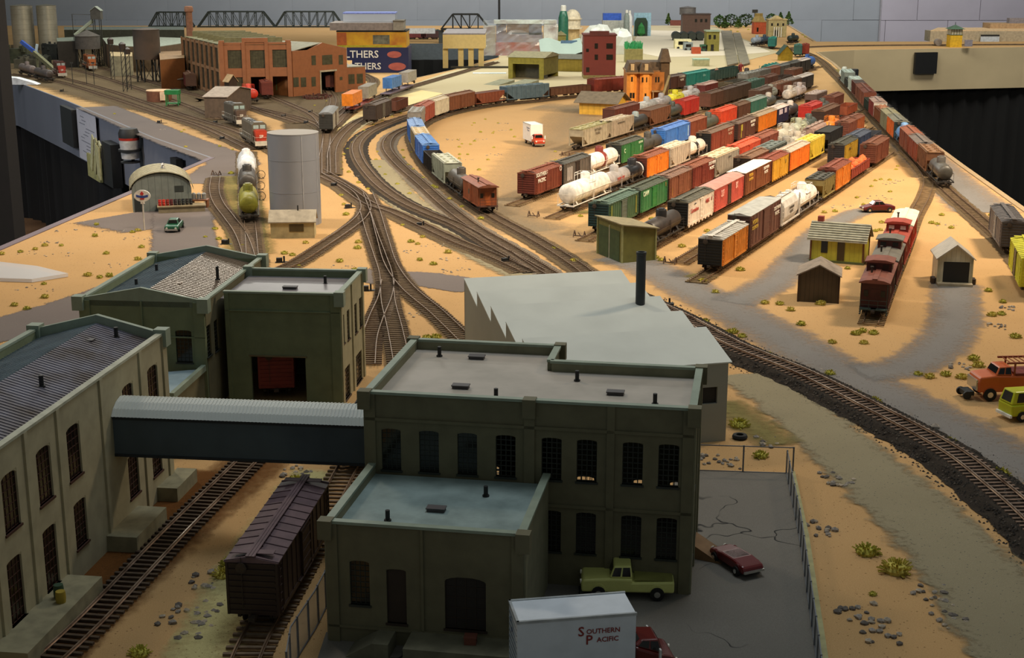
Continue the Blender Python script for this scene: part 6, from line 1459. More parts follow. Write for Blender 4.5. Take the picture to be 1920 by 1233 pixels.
# ---------------------------------------------------------------- packed boxes
def pbox(name, label, cat, u0, u1, v0, v1, y, dep, mat, side=0, topm=None, parts=()):
    x0, z1 = xz(u0, v0, y); x1, z0 = xz(u1, v1, y); z0 = max(z0, 0.02); t = thing(name, label, cat, ((x0 + x1) / 2, y, z0), side); w_ = x1 - x0; h_ = z1 - z0
    put(MB().box(-w_ / 2, w_ / 2, 0, dep, 0, h_), 'carton', mat, t)
    if topm: put(MB().box(-w_ / 2 - .1, w_ / 2 + .1, -.1, dep + .1, h_ - .4, h_ + .1), 'lid', topm, t)
    return t, w_, h_
NAVY = paint('1B2450', .4, wear=.08, scale=12); WHT = paint('e4e2da', .5, wear=.05)
y_ = 520
t, w_, h_ = pbox('model_kit_box', 'lower dark blue model kit box with white capital lettering behind the brick lean-to', 'box', 660, 766, 113, 138, y_, 16, NAVY)
text(t, 'WALTHERS', 3.3, (-w_ / 2 + 10.5, -.1, h_ * .5), (pi / 2, 0, 0), WHT, bold=True, align='RIGHT'); put(MB().lathe([(1, -.1), (1, 0)], 20, (0, 0, 0), ax='y'), 'red_emblem', paint('b05a50'), t, loc=(w_ * .3, -.02, h_ * .5)).scale = (3.2, 1, 1.4)
t, w_, h_ = pbox('model_kit_box', 'upper dark blue model kit box with white capital lettering under the yellow box', 'box', 650, 766, 89, 113, y_, 16, NAVY)
text(t, 'WALTHERS', 3.6, (-w_ / 2 + 11.5, -.1, h_ * .45), (pi / 2, 0, 0), WHT, bold=True, align='RIGHT'); put(MB().lathe([(1, -.1), (1, 0)], 20, ax='y'), 'red_emblem', paint('b05a50'), t, loc=(w_ * .27, -.02, h_ * .45)).scale = (2.6, 1, 1.2)
t, w_, h_ = pbox('model_kit_box', 'yellow and orange picture box with a small train photo on the stack', 'box', 631, 762, 58, 89, y_, 16, paint('C79A1C', .45, wear=.2, scale=20, dirt='a8641c'), topm=paint('27231c'))
put(MB().box(w_ * .02, w_ * .26, -.06, 0, h_ * .2, h_ * .75), 'picture', paint('6a6a58', wear=.5, scale=60, dirt='3a3a30'), t); put(MB().box(-w_ / 2, -w_ * .36, -.06, 0, h_ * .15, h_ * .9), 'orange_panel', paint('A8561c'), t); put(MB().box(-w_ / 2 + .3, w_ * .44, -.06, 0, .1, h_ * .13), 'yellow_green_strip', paint('a8a01c'), t)
t, w_, h_ = pbox('cardboard_tray', 'grey-brown cardboard tray lid lying on top of the box stack', 'box', 618, 746, 43, 57, y_ - 1, 17, paint('857A74', .7))
t, w_, h_ = pbox('grey_parts_box', 'small dark-topped grey box at the right end of the cardboard tray', 'box', 737, 757, 39, 57, y_ - 2, 10, paint('8a8478', .7), topm=paint('5a5244'))
t, w_, h_ = pbox('clear_plastic_tub', 'clear bluish plastic lid lying on the cardboard tray', 'lid', 643, 741, 24, 43, y_ + 3, 10, glassy((.75, .82, .92), .45), topm=paint('7f8ed0', .3))
# stuff along the far ledge
t, w_, h_ = pbox('white_backing_board', 'white board behind the maroon cars on the far grey ledge', 'board', 765, 816, 53, 63, 712, 1.0, paint('c8ccd2'))
siding('box', (766, 74), (790, 74), opts('6a2a34', '7a7a80', h=4.4), 'maroon passenger car on the far grey ledge', 9, d=0, z=.2)
siding('box', (790, 74), (816, 74), opts('4a3038', '5a6a68'), 'dark car coupled to the maroon one on the far ledge', 9, d=0, z=.2)
# bagged kit
yb = 608; t = bld('bagged_building_kit', 'building kit in a crumpled clear plastic bag, red bricks at its bottom', 'bagged kit')
for nm, u0, u1, v0, v1, c in (('red_brick_panel', 929, 1020, 80, 109, '8E4038'), ('brown_panel', 950, 992, 46, 64, '7d6658'), ('blue_panel', 930, 949, 46, 62, '565a78'), ('blue_panel', 992, 1016, 45, 66, '5c6480'), ('grey_panel', 930, 1018, 62, 80, '7a7484'), ('white_sheet', 1020, 1046, 46, 90, 'c9cdc8'), ('white_edge', 926, 1044, 38, 45, 'bfcac4'), ('beige_panel', 906, 929, 50, 106, 'a09a8a')):
    x0, z1 = xz(u0, v0, yb); x1, z0 = xz(u1, v1, yb); put(MB().box(x0, x1, yb + (3 if 'panel' in nm else 1.5), yb + 7, max(z0, .13), z1), nm, paint(c, .5, wear=.25, scale=25, dirt='8a7a78'), t)
x0, z1 = xz(906, 37, yb); x1, _ = xz(1046, 40, yb); m = MB(); rnd = random.Random(9); nx_, nz_ = 16, 10; vs = []
for j in range(nz_ + 1):
    for i in range(nx_ + 1): vs.append((x0 + (x1 - x0) * i / nx_, yb - .5 + rnd.uniform(-.8, .8), .2 + (z1 - .2) * j / nz_ + rnd.uniform(-.3, .3)))
m.add(vs, [(j * (nx_ + 1) + i, j * (nx_ + 1) + i + 1, (j + 1) * (nx_ + 1) + i + 1, (j + 1) * (nx_ + 1) + i) for j in range(nz_) for i in range(nx_)])
put(m, 'clear_bag', glassy((.85, .9, .88), .12), t)
x, z = xz(936, 33, 900); tag(put(MB().bar((0, 0, 0), (0, 0, 46), .75, n=8), 'pole', BLACK, loc=(x, 900, 0.1)), 'thin black vertical pole against the back wall', 'pole')
# bottle, dome, papers, jars
def ycol(u, v): return G(u, v)
yy = 680; x, z0 = xz(1056, 60, yy); _, zt_ = xz(1056, 12, yy); t = thing('glue_bottle', 'green squeeze bottle with a white cap beside the domed building', 'bottle', (x, yy, 0.2))
put(MB().lathe([(2.4, 0), (2.5, zt_ * .1), (2.3, zt_ * .7), (1.6, zt_ * .86), (1.2, zt_ * .88)], 20), 'bottle_body', paint('2f6a54', .3), t, True); put(MB().lathe([(1.3, zt_ * .86), (1.3, zt_), (1.0, zt_ * 1.02)], 16), 'cap', WHT, t, True)
yy = 700; x, _ = xz(1074, 70, yy); _, z1 = xz(1074, 55, yy); _, z2 = xz(1074, 37, yy); _, z3 = xz(1074, 18, yy)
t = thing('domed_building', 'cream domed observatory building behind the green bottle', 'building', (x, yy + 5, 0)); CR2 = paint('E6D8BC', .6)
put(MB().lathe([(3.4, 0), (3.4, z1)], 20), 'lower_drum', paint('cdb07c'), t, True); put(MB().lathe([(5, z1), (5, z1 + .8), (3.9, z1 + .8), (3.9, z2), (4.6, z2), (4.6, z2 + .5)], 24), 'upper_drum', CR2, t, True)
put(MB().lathe([(3.9 * cos(k * pi / 12) + .01, z2 + .5 + (z3 - z2 - .5) * sin(k * pi / 12)) for k in range(7)], 24), 'dome', CR2, t, True)
t, w_, h_ = pbox('olive_signal_house', 'small olive house with a gable beside the glue bottle', 'building', 1043, 1061, 66, 84, 660, 5, paint('7c7434')); put(MB().prism([(-w_ / 2 - .4, h_), (w_ / 2 + .4, h_), (0, h_ + 1.8)], -.3, 5.3, 'y'), 'roof', paint('8a8460'), t)
t = bld('curled_paper_sheet', 'curled white paper sheet with faint blue print left of the brick hotel', 'paper')
x0, z1 = xz(1012, 92, 560); x1, _ = xz(1092, 98, 560); m = MB(); n = 14; vs = []
for j, (yy, zz) in enumerate(((545, -.8), (552, 0), (566, .9), (580, 2.4))):
    for i in range(n + 1): vs.append((x0 + (x1 - x0) * i / n, yy, z1 + zz + .8 * sin(i * .55)))
m.add(vs, [(j * (n + 1) + i, j * (n + 1) + i + 1, (j + 1) * (n + 1) + i + 1, (j + 1) * (n + 1) + i) for j in range(3) for i in range(n)]); put(m, 'sheet', paint('9fb0a6', .5, wear=.04), t, True)
put(MB().box(x1 - 8, x1 - 1.5, 573, 573.1, z1 + 1.4, z1 + 2.6), 'blue_print', paint('5a7898'), t)
put(MB().box(x0 + 6, x1, 556, 557, z1 - 2.2, z1 - .6), 'dark_eave', paint('2a302a'), t)
# olive goods shed, yellow station behind, ramps
q0, q1 = G(953, 148), G(1019, 150); a_, L_ = frame_of(q0, q1); t = thing('open_goods_shed', 'olive open-fronted goods shed on the bare board', 'building', (q0[0], q0[1], 0), a_); OL = paint('8C8434', .8); hs_ = zfor(107, q0[1])
put(MB().prism([(0, 0), (1.6, 0), (1.6, hs_ - 2.2), (L_ - 1.6, hs_ - 2.2), (L_ - 1.6, 0), (L_, 0), (L_, hs_), (0, hs_)], 0, .4, 'y'), 'front_frame', OL, t)
put(MB().box(0, .4, .4, 16, 0, hs_).box(0, L_, 15.6, 16, 0, hs_), 'back_walls', OL, t); put(MB().box(L_ - .4, L_, .4, 16, 1.5, hs_), 'side_wall', paint('6b6428', .8), t); put(MB().box(.6, L_ - .6, 6, 6.3, 0, hs_ - .5), 'dark_doors', paint('54503c'), t)
put(MB().prism([(-.4, hs_), (16.6, hs_), (8, hs_ + 1.6)], -.6, L_ + .6, 'x'), 'roof', paint('857f60', .8), t)
for k, (u, v) in enumerate(((948, 160), (994, 160))):
    q = G(u, v); tag(put(MB().prism([(0, 0), (9, 0), (9, 1.2)], -3.0, 3.0, 'y'), 'ramp', paint('83836a', .8), loc=(q[0] - 5, q[1], .13), rz=.9), ('left' if k == 0 else 'right') + ' grey-green loading ramp lying before the open goods shed', 'ramp')
q = G(918, 138); tag(put(MB().cbox(0, 0, 0, 12, 4, .15), 'white_card', paint('d0dce0'), loc=(q[0], q[1], .13)), 'white card lying on the bare board left of the goods shed', 'card')
q = G(910, 128); tag(put(MB().cbox(0, 0, 0, 26, 3, .6), 'dark_plank', paint('2f2c1c'), loc=(q[0], q[1], .13)), 'long dark plank lying on the bare board', 'plank')
q0, q1 = G(1045, 134), G(1092, 135); shed('yellow_station', 'mustard yellow station building between goods shed and brick hotel', (1045, 134), (1092, 135), 9, zfor(109, q0[1]), 0, lined('A8922E', '8c7820', 70), paint('5c5c50'), 'ridge_x', 1.0, hr=zfor(103, q0[1]))
# brick hotel
def tower(name, label, u0, u1, vt, vb, dep, wallm, roofm, wins, basem=None, rz=0, wm=None, top=None):
    p0, p1 = G(u0, vb), G(u1, vb); y = p0[1]; x0, x1 = p0[0], p1[0]; h = zfor(vt, y); t = thing(name, label, 'building', (x0, y, .13), rz); L = x1 - x0
    put(MB().box(0, L, 0, dep, 0, h), 'walls', wallm, t); put(MB().box(-.3, L + .3, -.3, dep + .3, h, h + .5), 'cornice', roofm, t)
    if top: put(MB().box(L * .18, L * .78, -.3, 2, h + .5, h + 1.6), 'parapet', roofm, t)
    if basem: put(MB().box(-.05, L + .05, -.1, dep, 0, h * .08), 'base_course', basem, t)
    for (a, b, c, d) in wins:
        xa, za = xz(a, c, y); xb, zb = xz(b, d, y); part(t, 'window', ('tw', name, a, c), lambda: MB().box(xa - x0, xb - x0, -.08, .05, zb, za), wm or paint('20201c', .2))
    return t, L, h
tower('brick_hotel', 'tall dark red brick hotel with a few small windows', 1094, 1154, 68, 148, 11, lined('74261C', '5e1e16', 300, 2, wear=.1), paint('5c2018'), ((1115, 1121, 82, 92), (1137, 1149, 82, 92), (1115, 1121, 103, 113), (1137, 1149, 103, 113), (1099, 1104, 92, 98), (1099, 1105, 127, 136)), paint('8a7c48'), top=1)
# orange mansion
q0, q1 = G(1177, 193), G(1227, 195); t = thing('orange_mansion', 'bright orange mansion with brown mansard roof and two bay towers', 'building', (q0[0], q0[1], 0)); y = q0[1]; OR = paint('EE9636', .7, wear=.1); OR2 = paint('B06A24', .7); MAN = paint('5e4a34', .8, wear=.3); hm = zfor(136, y); hr2 = zfor(118, y)
x0 = q0[0]; X = lambda u: xz(u, 170, y)[0] - x0
WIN = paint('1c1812', .3)
for a, b in ((1176, 1194), (1200, 1222)):
    pa, pb = X(a), X(b); cut = .9
    put(MB().prism([(pa, 3), (pa, cut), (pa + cut, 0), (pb - cut, 0), (pb, cut), (pb, 3)], 0, hm, 'z'), 'bay_tower', OR, t)
    vs = [(pa - .4, -.4), (pb + .4, -.4), (pb + .4, 3.4), (pa - .4, 3.4)]
    m = MB(); m.add([(x, y_, hm) for x, y_ in vs] + [(x + (.9 if x < (pa + pb) / 2 else -.9), y_ + (.9 if y_ < 1 else 0), hr2) for x, y_ in vs], [(0, 1, 5, 4), (1, 2, 6, 5), (2, 3, 7, 6), (3, 0, 4, 7), (4, 5, 6, 7), (3, 2, 1, 0)]); put(m, 'mansard_roof', MAN, t)
    put(MB().box((pa + pb) / 2 - .5, (pa + pb) / 2 + .5, -.3, .8, hm + .6, hm + 2.4), 'dormer', paint('c8a878'), t)
    put(MB().box(pa - .5, pb + .5, -.5, 3.4, hm - .3, hm + .1), 'eave_cornice', paint('9a6c3c'), t)
put(MB().box(X(1194), X(1200), 1.5, 3, 0, hm), 'recess_wall', OR2, t); put(MB().box(X(1176), X(1246), 3, 14, 0, hm), 'main_block', OR2, t); put(MB().box(X(1222), X(1246), 1.6, 3, hm * .38, hm), 'porch_wing', OR2, t)
put(MB().box(X(1176) - .3, X(1246) + .5, 2.6, 14.4, hm, hm + .4), 'main_cornice', paint('9a6c3c'), t)
m = MB(); m.add([(X(1176), 3, hm + .4), (X(1246), 3, hm + .4), (X(1246), 14, hm + .4), (X(1176), 14, hm + .4), (X(1176) + .8, 4, hr2), (X(1246) - .8, 4, hr2), (X(1246) - .8, 13, hr2), (X(1176) + .8, 13, hr2)], [(0, 1, 5, 4), (1, 2, 6, 5), (2, 3, 7, 6), (3, 0, 4, 7), (4, 5, 6, 7)]); put(m, 'main_mansard', MAN, t)
ztw = zfor(100, y); put(MB().box(X(1240), X(1256), 2, 8, 0, ztw - 2), 'corner_tower', paint('5d4428', .8), t); m = MB(); m.add([(X(1237), 1.4, ztw - 2.6), (X(1258), 1.4, ztw - 2.6), (X(1258), 8.6, ztw - 2.6), (X(1237), 8.6, ztw - 2.6), (X(1243), 3, ztw + 1), (X(1253), 3, ztw + 1), (X(1253), 7, ztw + 1), (X(1243), 7, ztw + 1)], [(0, 1, 5, 4), (1, 2, 6, 5), (2, 3, 7, 6), (3, 0, 4, 7), (4, 5, 6, 7)]); put(m, 'tower_roof', MAN, t)
put(MB().box(X(1223), X(1244), 0, 3, 0, .4).box(X(1224), X(1226), .1, .4, 0, hm * .38).box(X(1241), X(1243), .1, .4, 0, hm * .38).box(X(1222), X(1246), 0, 3, hm * .36, hm * .4), 'porch', paint('a8865a'), t)
for a, b, c, d in ((1183, 1186, 144, 153), (1203, 1206, 145, 154), (1211, 1213, 145, 154), (1181, 1185, 174, 184), (1186, 1190, 174, 184), (1209, 1212, 175, 183), (1229, 1232, 145, 155), (1234, 1237, 145, 155)):
    za, zb = zfor(c, y), zfor(d, y); yy = -.06 if a < 1222 else 1.52; put(MB().box(X(a), X(b), yy, yy + .1, zb, za), 'window', WIN, t)
put(MB().prism([(0, 0), (.8, 0), (3.2, 8), (2.6, 8)], -.5, .5, 'y'), 'leaning_frame', paint('9a8a60'), t, loc=(X(1234), -2, 0))
# things on the white board
def junk(name, label, cat, u0, u1, v0, v1, mat, dep=3, lid=None, y=None):
    y = y or G((u0 + u1) / 2, v1)[1]; return pbox(name, label, cat, u0, u1, v0, v1, y, dep, mat, topm=lid)
junk('blue_carton', 'bright blue carton with white base behind the grey bags', 'box', 1131, 1165, 25, 38, paint('3460C8', .4), 5, y=735); junk('white_tray', 'white tray under the bright blue carton', 'tray', 1130, 1170, 38, 60, paint('b4b6b0'), 5, y=735)
junk('scenery_card', 'upright light blue scenery card with dark arch opening', 'card', 1189, 1220, 24, 68, paint('9CC4D8', .5), .5)[0]
y = G(1204, 68)[1]; x, z1 = xz(1202, 34, y); t = thing('scenery_tree_pack', 'dark green tree pack standing before the scenery card', 'pack', (x, y - 1, .2)); put(MB().prism([(-3.4, 0), (3.4, 0), (3.4, z1 - 2), (2.4, z1), (-2.4, z1), (-3.4, z1 - 2)], -.4, 0, 'y'), 'arch_panel', paint('1e3a26'), t); put(MB().lathe([(.3, 0), (2.2, 1.5), (1.6, 5), (.2, z1 * .75)], 12, (0, -1.5, 0)), 'green_tree', paint('2f7a3c', .9), t)
for k, (u, v0, v1, c, r) in enumerate(((1181, 22, 56, 'e8e8e6', 1.3), (1173, 20, 52, '8a9490', 1.4))):
    y = 730; x, zt_ = xz(u, v0, y); t = thing('paint_bottle', ('white oval' if k == 0 else 'clear grey') + ' bottle standing left of the scenery card', 'bottle', (x, y - k * 8, .2)); put(MB().lathe([(r, 0), (r * 1.1, zt_ * .5), (r, zt_ * .8), (r * .4, zt_ * .95), (r * .4, zt_)], 14), 'bottle_body', paint(c, .3), t, True); put(MB().lathe([(r * .5, zt_ * .93), (r * .45, zt_ * 1.03)], 12), 'cap', WHT, t, True)
rnd = random.Random(21)
for k, (u0, u1, v0, v1, lab) in enumerate(((1092, 1150, 48, 72, 'flat crumpled translucent bag behind the brick hotel'), (1140, 1186, 55, 92, 'bulging grey translucent bag right of the brick hotel'))):
    y = 640 - 20 * k; x0, zt_ = xz(u0, v0, y); x1, zb = xz(u1, v1, y); t = thing('plastic_bag', lab, 'bag', ((x0 + x1) / 2, y, .2)); m = MB(); n = 14; w_ = (x1 - x0) / 2
    prof_ = [(.75, 0), (1, .35), (.95, .7), (.6, .95), (.05, 1)]; vs = []
    for r, hh in prof_:
        for i in range(n): an = 2 * pi * i / n; q = 1 + rnd.uniform(-.14, .14); vs.append((w_ * r * q * cos(an), 4 * r * q * sin(an), max(0, zt_ * hh * (1 + rnd.uniform(-.06, .06)))))
    m.add(vs, [(j * n + i, j * n + (i + 1) % n, (j + 1) * n + (i + 1) % n, (j + 1) * n + i) for j in range(4) for i in range(n)]); put(m, 'bag_film', glassy((.72, .76, .72), .75, .25), t)
t, w_, h_ = junk('beige_carton', 'beige open carton holding a tuft of green ground cover', 'box', 1173, 1205, 92, 118, paint('98905c', .8), 7)
m = MB(); rnd = random.Random(2)
for i in range(160): x = rnd.uniform(-w_ / 2, w_ / 2); y = rnd.uniform(0, 7); m.bar((x, y, h_ - .2), (x + rnd.uniform(-.5, .5), y, h_ + rnd.uniform(1.2, 3)), .12, n=3, cap=False)
tag(put(m, 'green_ground_cover', paint('3FA868', .9), t), kind='stuff')
for a in (('cream_truck', 'cream box truck on the white board', 'truck', 1266, 1296, 74, 92, 'e8dfae', 6), ('grey_van', 'grey van beside the cream box truck', 'van', 1283, 1299, 80, 95, '8a9494', 5), ('green_truck', 'small green truck beside the olive tall house', 'truck', 1314, 1326, 84, 97, '2f5a40', 4), ('mint_kiosk', 'mint green roofed small kiosk on the white board', 'kiosk', 1301, 1330, 111, 125, 'b8b890', 5), ('orange_drum', 'orange-red drum tank beside the grey van', 'tank', 1298, 1314, 89, 102, 'b04a24', 4)):
    t, w_, h_ = junk(*a[:7], paint(a[7]), a[8], lid=paint('a8c4b0') if 'kiosk' in a[0] else None)
    if 'truck' in a[0] or 'van' in a[0]:
        for x in (-w_ * .3, w_ * .3): put(MB().lathe([(.6, -.2), (.6, .1)], 10, (x, 0, .5), ax='y'), 'wheel', BLACK, t)
        put(MB().box(-w_ * .3, w_ * .3, -.1, 0, h_ * .45, h_ * .8), 'windshield', GLASS, t)
tower('tall_olive_house', 'narrow olive two-storey house beside the sloping track boards', 1324, 1348, 60, 97, 8, paint('7c7430', .8), paint('93a088'), ((1329, 1333, 66, 74), (1338, 1342, 66, 74), (1333, 1338, 84, 96)))
tower('brown_warehouse', 'brown brick warehouse with rooftop tank at the back', 1279, 1331, 28, 72, 8, lined('5c4236', '4a352c', 200, 2), paint('4a3a34'), ((1303, 1307, 36, 42), (1313, 1317, 36, 42), (1322, 1326, 36, 42)))
y = 745; x, z0 = xz(1291, 28, y); _, z1 = xz(1291, 12, y); tag(put(MB().lathe([(4.2, 0), (4.2, z1 - z0 - .8), (4.5, z1 - z0 - .7), (.1, z1 - z0)], 20), 'rooftop_tank', paint('6f6a68', .6), loc=(x, y + 4, z0), smooth=True), 'round grey tank on the roof of the brown warehouse', 'tank')
for k, u in enumerate((1269, 1283, 1298, 1313)):
    q = G(u, 77); tag(put(MB().lathe([(1.9, -4), (2.2, -3), (2.2, 3), (1.9, 4)], 14, (0, 0, 2.2), ax='y').box(-1.6, 1.6, -3, 3, 0, .8), 'dark_storage_tank', paint('2a3028', .5), loc=(q[0], q[1] + 4, .2), smooth=True), 'dark horizontal storage tank before the brown warehouse, %s from left' % ORD[k], 'tank', 'dark tanks before the brown warehouse')
junk('red_brick_wall', 'low red-brown wall left of the brown warehouse', 'wall piece', 1257, 1279, 38, 48, paint('6a3226'), 2, y=860)
tower('orange_brick_house', 'orange-red house with a tan cupola among the far trees', 1413, 1440, 42, 64, 7, paint('B0502C', .8), paint('A88850'), ((1419, 1422, 52, 60),)); y = G(1426, 64)[1]; x, z = xz(1425, 32, y); tag(put(MB().lathe([(3.6, 0), (2.2, 2.5), (2.2, 4)], 4), 'tan_cupola', paint('9a8246'), loc=(x, y + 4, zfor(42, y) + .7)), 'tan cupola on the orange-red far house', 'cupola')
t, L, h = tower('pillared_mansion', 'beige pillared mansion with a triangular gable at the far right', 1440, 1474, 38, 70, 7, paint('A89A6c', .8), paint('c4b080'), ((1446, 1449, 44, 49), (1457, 1460, 44, 49), (1467, 1470, 44, 49), (1453, 1458, 57, 68)))
put(MB().prism([(L * .15, 0), (L * .8, 0), (L * .47, 1.8)], -.6, 6, 'y'), 'gable', paint('c9b480'), t, loc=(0, 0, h + .5)); 
for k in range(4): put(MB().lathe([(.22, 0), (.22, h * .6)], 8, (L * (.3 + .13 * k), -1.2, 0)), 'column', WHT, t)
siding('box', (1446, 93), (1456, 84), opts('1d6a62', '2a8074'), 'teal boxcar end-on before the pillared mansion', 12, d=0); siding('box', (1495, 108), (1500, 100), opts('3a6a62', '4a7a70'), 'teal-grey boxcar by the far bridge approach', 9, d=0); siding('box', (1508, 107), (1513, 99), opts('9a3a2a', '8a4034'), 'red boxcar by the far bridge approach', 9, d=0)
for k, (u, v, c) in enumerate(((1410, 88, '8a94a0'), (1424, 87, '2a3a4a'), (1478, 84, '1f2a24'))):
    siding('tank', (u, v), (u + 20, v - 2), opts(c, plat=0), ('pale', 'dark blue', 'black')[k] + ' tank car on the far white board', 9, d=0)
q = G(1474, 115); shed('pyramid_roof_station', 'small yellow station with a dark green pyramid roof', (1463, 114), (1486, 114), 6, 3.2, 3.2, paint('B0982c', .8), paint('2f4438', .7), 'ridge_y', .8, hr=6.0)
for k, (a, b, c, d) in enumerate(((1352, 1372, 1364, 1384), (1374, 1388, 1388, 1406))):
    tag(slab('track_board', [G(a, 60 + 4 * k), G(b, 60 + 4 * k), G(d, 121), G(c, 126)], .25, .8, paint('77705e', .8, wear=.25, scale=20)), ('left' if k == 0 else 'right') + ' grey board with a model track on it, running away on the white board', 'board')
# trees
LEAF = [paint('4a6a34', .9, wear=.35, scale=60), paint('5d7a3c', .9, wear=.35, scale=60), paint('385430', .9, wear=.35, scale=60)]
def tree(u, v, vt, wpx, label, kind=0, y=None):
    q = G(u, v); y = q[1]; zt_ = zfor(vt, y); d = y * cos(TH) + 10; w_ = wpx * .65 / FP * d; t = thing('model_tree', label, 'tree', (q[0], y, 0)); put(MB().bar((0, 0, 0), (0, 0, zt_ * .5), .35, r2=.15, n=6), 'trunk', paint('4a3826'), t)
    m = MB(); rnd = random.Random(int(u * 3 + v))
    for i in range(260):
        th_ = rnd.uniform(0, 6.28); f_ = rnd.uniform(-1, 1); rr = (1 - f_ * f_) ** .5
        if kind == 1: zz = zt_ * (.12 + .88 * (f_ + 1) / 2); R = w_ * (1 - (f_ + 1) / 2) * rnd.uniform(.5, 1.05)
        else: zz = zt_ * (.54 + .46 * f_ * rnd.uniform(.75, 1)); R = w_ * rr * rnd.uniform(.7, 1.05)
        x, yv = R * cos(th_), R * sin(th_); s = rnd.uniform(.35, .7); a = Vector((rnd.uniform(-1, 1), rnd.uniform(-1, 1), rnd.uniform(-1, 1))).normalized(); b = a.cross(Vector((.3, .5, .8))).normalized(); c = Vector((x, yv, zz))
        m.add([c + a * s, c + b * s, c - a * s, c - b * s], [(0, 1, 2, 3)])
    put(m, 'crown', LEAF[kind if kind < 3 else 0], t)
for a in ((1253, 47, 25, 10, 'small pale green tree left of the low red-brown wall', 1), (1348, 52, 27, 15, 'bushy dark tree, leftmost of the far row', 0), (1370, 51, 26, 22, 'rounded dark green tree, second of the far row', 2), (1384, 53, 36, 14, 'low green bush-like tree in the far row', 1), (1398, 51, 25, 24, 'large dark tree left of the orange-red far house', 2), (1447, 46, 25, 18, 'round green tree behind the pillared mansion', 0), (1463, 44, 23, 14, 'pale round tree behind the mansion roof', 1), (1478, 48, 22, 17, 'dark pointed conifer right of the pillared mansion', 1), (1359, 53, 40, 12, 'small reddish green shrub tree under the far row', 0)): tree(*a)
x, y = G(1414, 60); tag(put(MB().bar((0, 0, 0), (0, 0, zfor(24, y)), .3, n=6).box(-1.5, 1.5, -.6, .6, zfor(24, y), zfor(18, y)), 'signal_mast', DK, loc=(x, y, 0)), 'dark mast with a square head behind the orange-red house', 'mast')
# ---------------------------------------------------------------- right peninsula
q0, q1 = G(1781, 89), G(1803, 89); y = q0[1]; hT_ = zfor(66, y); t, L = shed('yellow_signal_tower', 'yellow signal tower with green pyramid roof on the right peninsula', (1781, 88.6), (1803, 88.6), 6, hT_, hT_, paint('D0A51C', .7), paint('3f5c48', .7), 'mono', .2, mono=hT_)
put(MB().box(.1, L - .1, .1, 5.9, hT_ + .1, zfor(55, y)), 'glazed_room', paint('b0a890', .3), t)
m = MB(); z_ = zfor(55, y); m.add([(-.9, -.9, z_), (L + .9, -.9, z_), (L + .9, 6.9, z_), (-.9, 6.9, z_), (L / 2, 3, zfor(47, y))], [(0, 1, 4), (1, 2, 4), (2, 3, 4), (3, 0, 4), (3, 2, 1, 0)]); put(m, 'pyramid_roof', paint('4a6450', .7), t); put(MB().bar((L / 2, 3, zfor(48, y)), (L / 2, 3, zfor(42, y)), .15), 'finial', DK, t)
for k in range(5): put(MB().box(.2 + k * (L - .4) / 4 - .1, .2 + k * (L - .4) / 4 + .1, 0, .1, hT_, z_), 'corner_mullion', paint('6a5a20'), t)
junk('low_tan_backdrop', 'long pale tan building block behind the yellow tower', 'block', 1745, 1960, 58, 80, paint('A89A80', .7), 10, y=716)
x0, z0 = xz(1745, 58, 716)
tag(slab('sloping_tan_top', [(x0, 716), (430, 716), (430, 745), (x0 + 12, 745)], z0, z0 + .3, paint('E0BE90', .7)), 'sloping light tan top board of the pale block', 'board')
junk('tan_step_block', 'upper tan step block at the top right corner', 'block', 1857, 1960, 44, 58, paint('B0906a', .7), 12, y=735)
siding('box', (1893, 50), (1925, 50), opts('8a7e7c', '9a8f8c'), 'grey boxcar on the upper tan step at the top right', 12, z=7.5, d=0) if False else junk('grey_box_van', 'grey and blue model van on the upper tan step', 'van', 1893, 1925, 34, 50, paint('8a8284'), 4, y=737)
t, w_, h_ = junk('label_card', 'white card with black header on the pale tan block', 'card', 1839, 1873, 68, 80, paint('b4bcc4'), .2, y=714.5); put(MB().box(-w_ / 2, w_ / 2, -.1, .2, h_, h_ + .8), 'black_header', BLACK, t)
q = G(1758, 86); tag(put(MB().lathe([(1.6, -1.5), (1.6, 1.5)], 16, (0, 0, 1.6), ax='y'), 'small_drum_tank', paint('8a8078'), loc=(q[0], q[1], .1), smooth=True), 'small grey drum tank left of the yellow tower', 'tank')
junk('grey_control_box', 'small upright grey panel right of the yellow tower', 'panel', 1810, 1823, 75, 87, paint('8a8288'), 1, y=660)
p0, p1 = G(1600, 94), G(1920, 88.5)
def onfascia(name, label, cat, p0, p1, u0, u1, v0, v1, mat, dep=1.5, off=1.2):
    s0, zt_ = onwall(u0, v0, p0, p1); s1, _ = onwall(u1, v0, p0, p1); _, zb = onwall(u0, v1, p0, p1); a, L = frame_of(p0, p1)
    t = thing(name, label, cat, (p0[0], p0[1], 0), a); put(MB().box(s0, s1, -off - dep, -off, zb, zt_), 'panel', mat, t); return t, s0, s1, zb, zt_
onfascia('black_throttle_panel', 'square black panel on the tan fascia of the right peninsula', 'panel', p0, p1, 1712, 1753, 98, 138, paint('101010', .5))
x, y = G(1601, 140, -8); tag(put(MB().lathe([(1.8, -2.6), (1.9, 2.0), (1.7, 2.4)], 18), 'dark_cup', paint('17191c', .4), loc=(x, y, -8), smooth=True), 'dark round cup hanging beside the table edge at right', 'cup')
tag(put(MB().box(-2.6, 2.6, -2, 2.2, -11, -10.6).box(-2.6, 2.6, 2.0, 2.2, -11, -6), 'cup_bracket', TRIM_TAN, loc=(x, y, 0)), 'small tan bracket under the dark cup at right', 'bracket')
